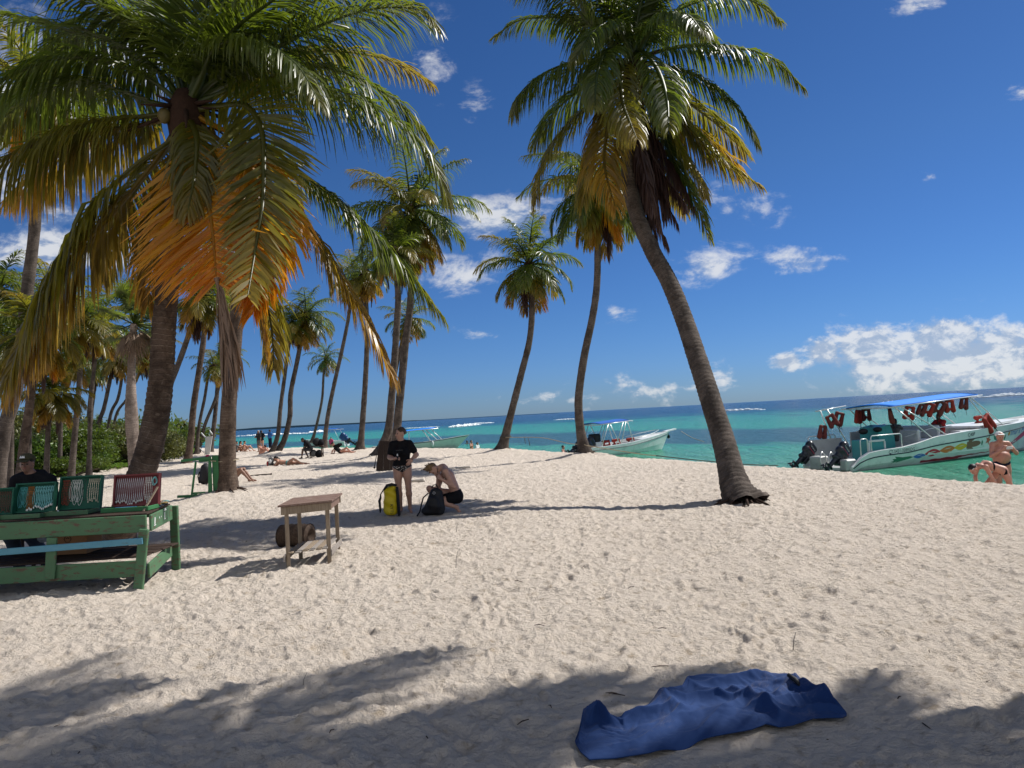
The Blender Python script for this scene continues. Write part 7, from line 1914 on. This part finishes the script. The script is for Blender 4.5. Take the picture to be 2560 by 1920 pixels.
# ------------------------------------------------------------------ vegetation at the left
def leafmat(name, c1, c2, tr):
    m, nt, b = material(name)
    gi = nt.new('ShaderNodeNewGeometry').outputs['Random Per Island']
    c = nt.mix(gi, c1, c2); nt.put(b.inputs['Base Color'], c); b.inputs['Roughness'].default_value = .45; b.inputs['Specular IOR Level'].default_value = .4
    tl = nt.new('ShaderNodeBsdfTranslucent'); nt.put(tl.inputs[0], tr); mx = nt.new('ShaderNodeMixShader'); mx.inputs[0].default_value = .3
    nt.l.new(b.outputs[0], mx.inputs[1]); nt.l.new(tl.outputs[0], mx.inputs[2]); nt.l.new(mx.outputs[0], nt.n['Material Output'].inputs[0])
leafmat('leaf_dark', (.036, .062, .009), (.085, .13, .018), (.17, .24, .02))
leafmat('leaf_bright', (.045, .095, .012), (.10, .17, .02), (.16, .28, .02))
leafmat('leaf_olive', (.06, .075, .018), (.14, .145, .04), (.17, .18, .03))
simple('bush_stem', (.08, .06, .045), .9)
def leaf_cloud(blobs, n, size, rng):
    """n folded leaves spread through several ellipsoid clumps, denser near the surface"""
    B = np.array(blobs, float); wts = B[:, 3] * B[:, 4] * B[:, 5]; k = rng.choice(len(B), n, p=wts / wts.sum())
    d = norm(rng.normal(size=(n, 3))); r = rng.random(n) ** .28
    lump = 1 + .28 * np.sin(d[:, 0] * 5 + k) * np.sin(d[:, 2] * 6 + d[:, 1] * 4 + k * 2)
    c = B[k, :3] + d * B[k, 3:6] * (r * lump)[:, None]
    c[:, 2] = np.maximum(c[:, 2], .02)
    a = norm(rng.normal(size=(n, 3)) + np.array([0, 0, .5])); t = norm(np.cross(a, rng.normal(size=(n, 3)))); b_ = np.cross(a, t)
    s = size * (0.6 + .8 * rng.random(n))[:, None]
    V = np.stack([c - t * s, c + b_ * s * .5 + a * s * .12, c + t * s, c - b_ * s * .5 + a * s * .12], 1).reshape(-1, 3)
    Q = np.arange(4 * n).reshape(-1, 4)
    return V, Q
def bush(px, py, Y, w_, h_, n, mat, label, size=.06, seed=0, kk=.8, name='bush', spiky=False):
    rng = np.random.default_rng(seed); rg = random.Random(seed)
    if Y < 30: Y *= 1.72; w_ *= 1.55; h_ *= 1.5; size *= 1.3
    elif Y < 45: Y = 52 + (Y - 30) * .9; w_ *= 1.3; h_ *= 1.35; size *= 1.3
    p = at(px, py, Y); p = Vector((p.x, Y, 0)); o = empty(name, p, label, 'bush', 'bushes at the edge of the beach')
    bl = []
    for i in range(9):
        bl.append((p.x + rg.uniform(-.7, .7) * w_, Y + rg.uniform(-.5, .6) * w_ * .7, h_ * rg.uniform(.25, .72), w_ * rg.uniform(.28, .5), w_ * rg.uniform(.28, .45), h_ * rg.uniform(.22, .38)))
    V, Q = leaf_cloud(bl, int(n * 1.5), size * kk, rng); part('foliage', V, Q, mat, o, False)
    mb = MB()
    for i in range(7):
        b_ = bl[i]; mb.tube([p + Vector((rg.uniform(-.2, .2), rg.uniform(-.2, .2), -.05)), Vector((b_[0], b_[1], b_[2] * .5)), Vector((b_[0], b_[1], b_[2]))], [.05, .035, .015], 5)
    mb.build('stem', 'bush_stem', o, True)
for i, a in enumerate([(150, 1150, 24, 1.9, 1.75, 9000, 'leaf_dark', 'round dark green bush in the middle of the scrub behind the vendor', .085), (30, 1180, 21, 1.5, 1.25, 6000, 'leaf_bright', 'light green bush at the left edge of the beach', .075),
        (250, 1150, 27, 2.0, 1.5, 7000, 'leaf_olive', 'olive scrub bush left of the fan palm trunk', .08), (320, 1150, 30, 1.8, 1.5, 5000, 'leaf_dark', 'dark bush half hidden by the fan palm trunk', .09),
        (400, 1125, 34, 1.7, 1.45, 5000, 'leaf_olive', 'green bush right of the largest palm trunk', .09), (440, 1120, 40, 1.5, 1.2, 3500, 'leaf_bright', 'last low bush before the open sea view', .09),
        (-80, 1180, 22, 2.6, 2.2, 7000, 'leaf_olive', 'tall dark bush at the far left edge', .09), (60, 1120, 32, 3.6, 2.9, 9000, 'leaf_olive', 'tall dark sea grape thicket behind the light green bush', .12),
        (200, 1110, 40, 3.6, 2.6, 8000, 'leaf_dark', 'wide dark thicket far behind the scrub', .12), (330, 1100, 48, 3.6, 2.6, 7000, 'leaf_olive', 'olive thicket beyond the fan palm', .13), (430, 1095, 60, 3.4, 2.4, 5000, 'leaf_dark', 'dark green thicket at the end of the scrub', .14),
        (105, 1165, 21.5, .8, .75, 2600, 'leaf_bright', 'small bright green bush just right of the vendor\'s cap', .06), (235, 1170, 22.5, .5, .65, 1200, 'leaf_bright', 'small bright sapling in front of the scrub', .07), (180, 1175, 21, 1.0, .6, 2500, 'leaf_dark', 'low dark bush in front of the round one', .06)]):
    bush(*a, seed=50 + i)
# ground cover
rng = np.random.default_rng(3)
def cover(name, n, px0, px1, d0, d1, mat, size, h):
    px = rng.uniform(px0, px1, n * 2); Y = d0 + (d1 - d0) * rng.random(n * 2) ** 1.2
    X = (px - 1280) / F_PX * Y
    e_ = fbm(X * .3, Y * .3, 3, 60) * 6            # ragged front edge of the green
    gx_ = -20.5 - (Y - 33) * .20 + e_ - X; gy_ = Y - 31 - e_
    ok = (gx_ > 0) & (gy_ > 0) & ((fbm(X * .6, Y * .6, 3, 61) > -.05) | (np.minimum(gx_, gy_) > 3))
    X, Y = X[ok][:n], Y[ok][:n]; n = len(X)
    a = rng.random(n) * 6.283; s = size * (0.5 + rng.random(n)); z = rng.random(n) * h + .03
    t = np.stack([np.cos(a), np.sin(a), rng.normal(0, .25, n)], -1); b_ = np.stack([-np.sin(a), np.cos(a), rng.normal(0, .3, n)], -1)
    c = np.stack([X, Y, z], -1); s = s[:, None]
    V = np.stack([c - t * s, c + b_ * s * .5, c + t * s, c - b_ * s * .5], 1).reshape(-1, 3)
    tag(np_mesh(name, V, np.arange(4 * n).reshape(-1, 4), mat, False), kind='stuff')
cover('ground_cover', 42000, -250, 480, 28, 75, 'leaf_bright', .10, .22)
cover('dry_litter', 12000, -250, 480, 28, 60, 'leaf_olive', .08, .06)
# far wooded shore beyond the thicket (reads as one mass)
bl = []
rg = random.Random(6)
for i in range(120):
    Y = rg.uniform(62, 150); px = rg.uniform(-500, 455 - (150 - Y) * .2); bl.append(((px - 1280) / F_PX * Y, Y, rg.uniform(.8, 1.6), rg.uniform(2, 5), rg.uniform(2, 4), rg.uniform(1.5, 3.0)))
V, Q = leaf_cloud(bl, 60000, .22, rng); tag(np_mesh('distant_wood', V, Q, 'leaf_dark', False), kind='stuff')
# debris near the scrub
tag(MB().prism([at(404, 1132, 33), at(409, 1132, 33), at(407, 1113, 33), at(401, 1115, 33)], (0, .1, 0)).build('leaning_plank', 'wood_tan'), 'pale plank leaning in the scrub right of the largest trunk', 'plank')
p = gnd(176, 1178); tag(MB().tube([p + Vector((-.3, 0, .05)), p + Vector((.1, 0, .09)), p + Vector((.35, 0, .05))], [.03, .05, .03], 6).build('litter', 'white_plastic', None, True), 'pale scrap of litter on the green ground cover', 'litter')
pp = at(340, 1112, 26.6)
tag(MB().prism([pp, pp + Vector((.12, 0, .05)), pp + Vector((.10, 0, -.25)), pp + Vector((.04, 0, -.3))], (0, .03, 0)).build('cardboard_scrap', 'cardboard'), 'scrap of brown cardboard fixed to the fan palm trunk', 'scrap')
build_sand()
build_sea()
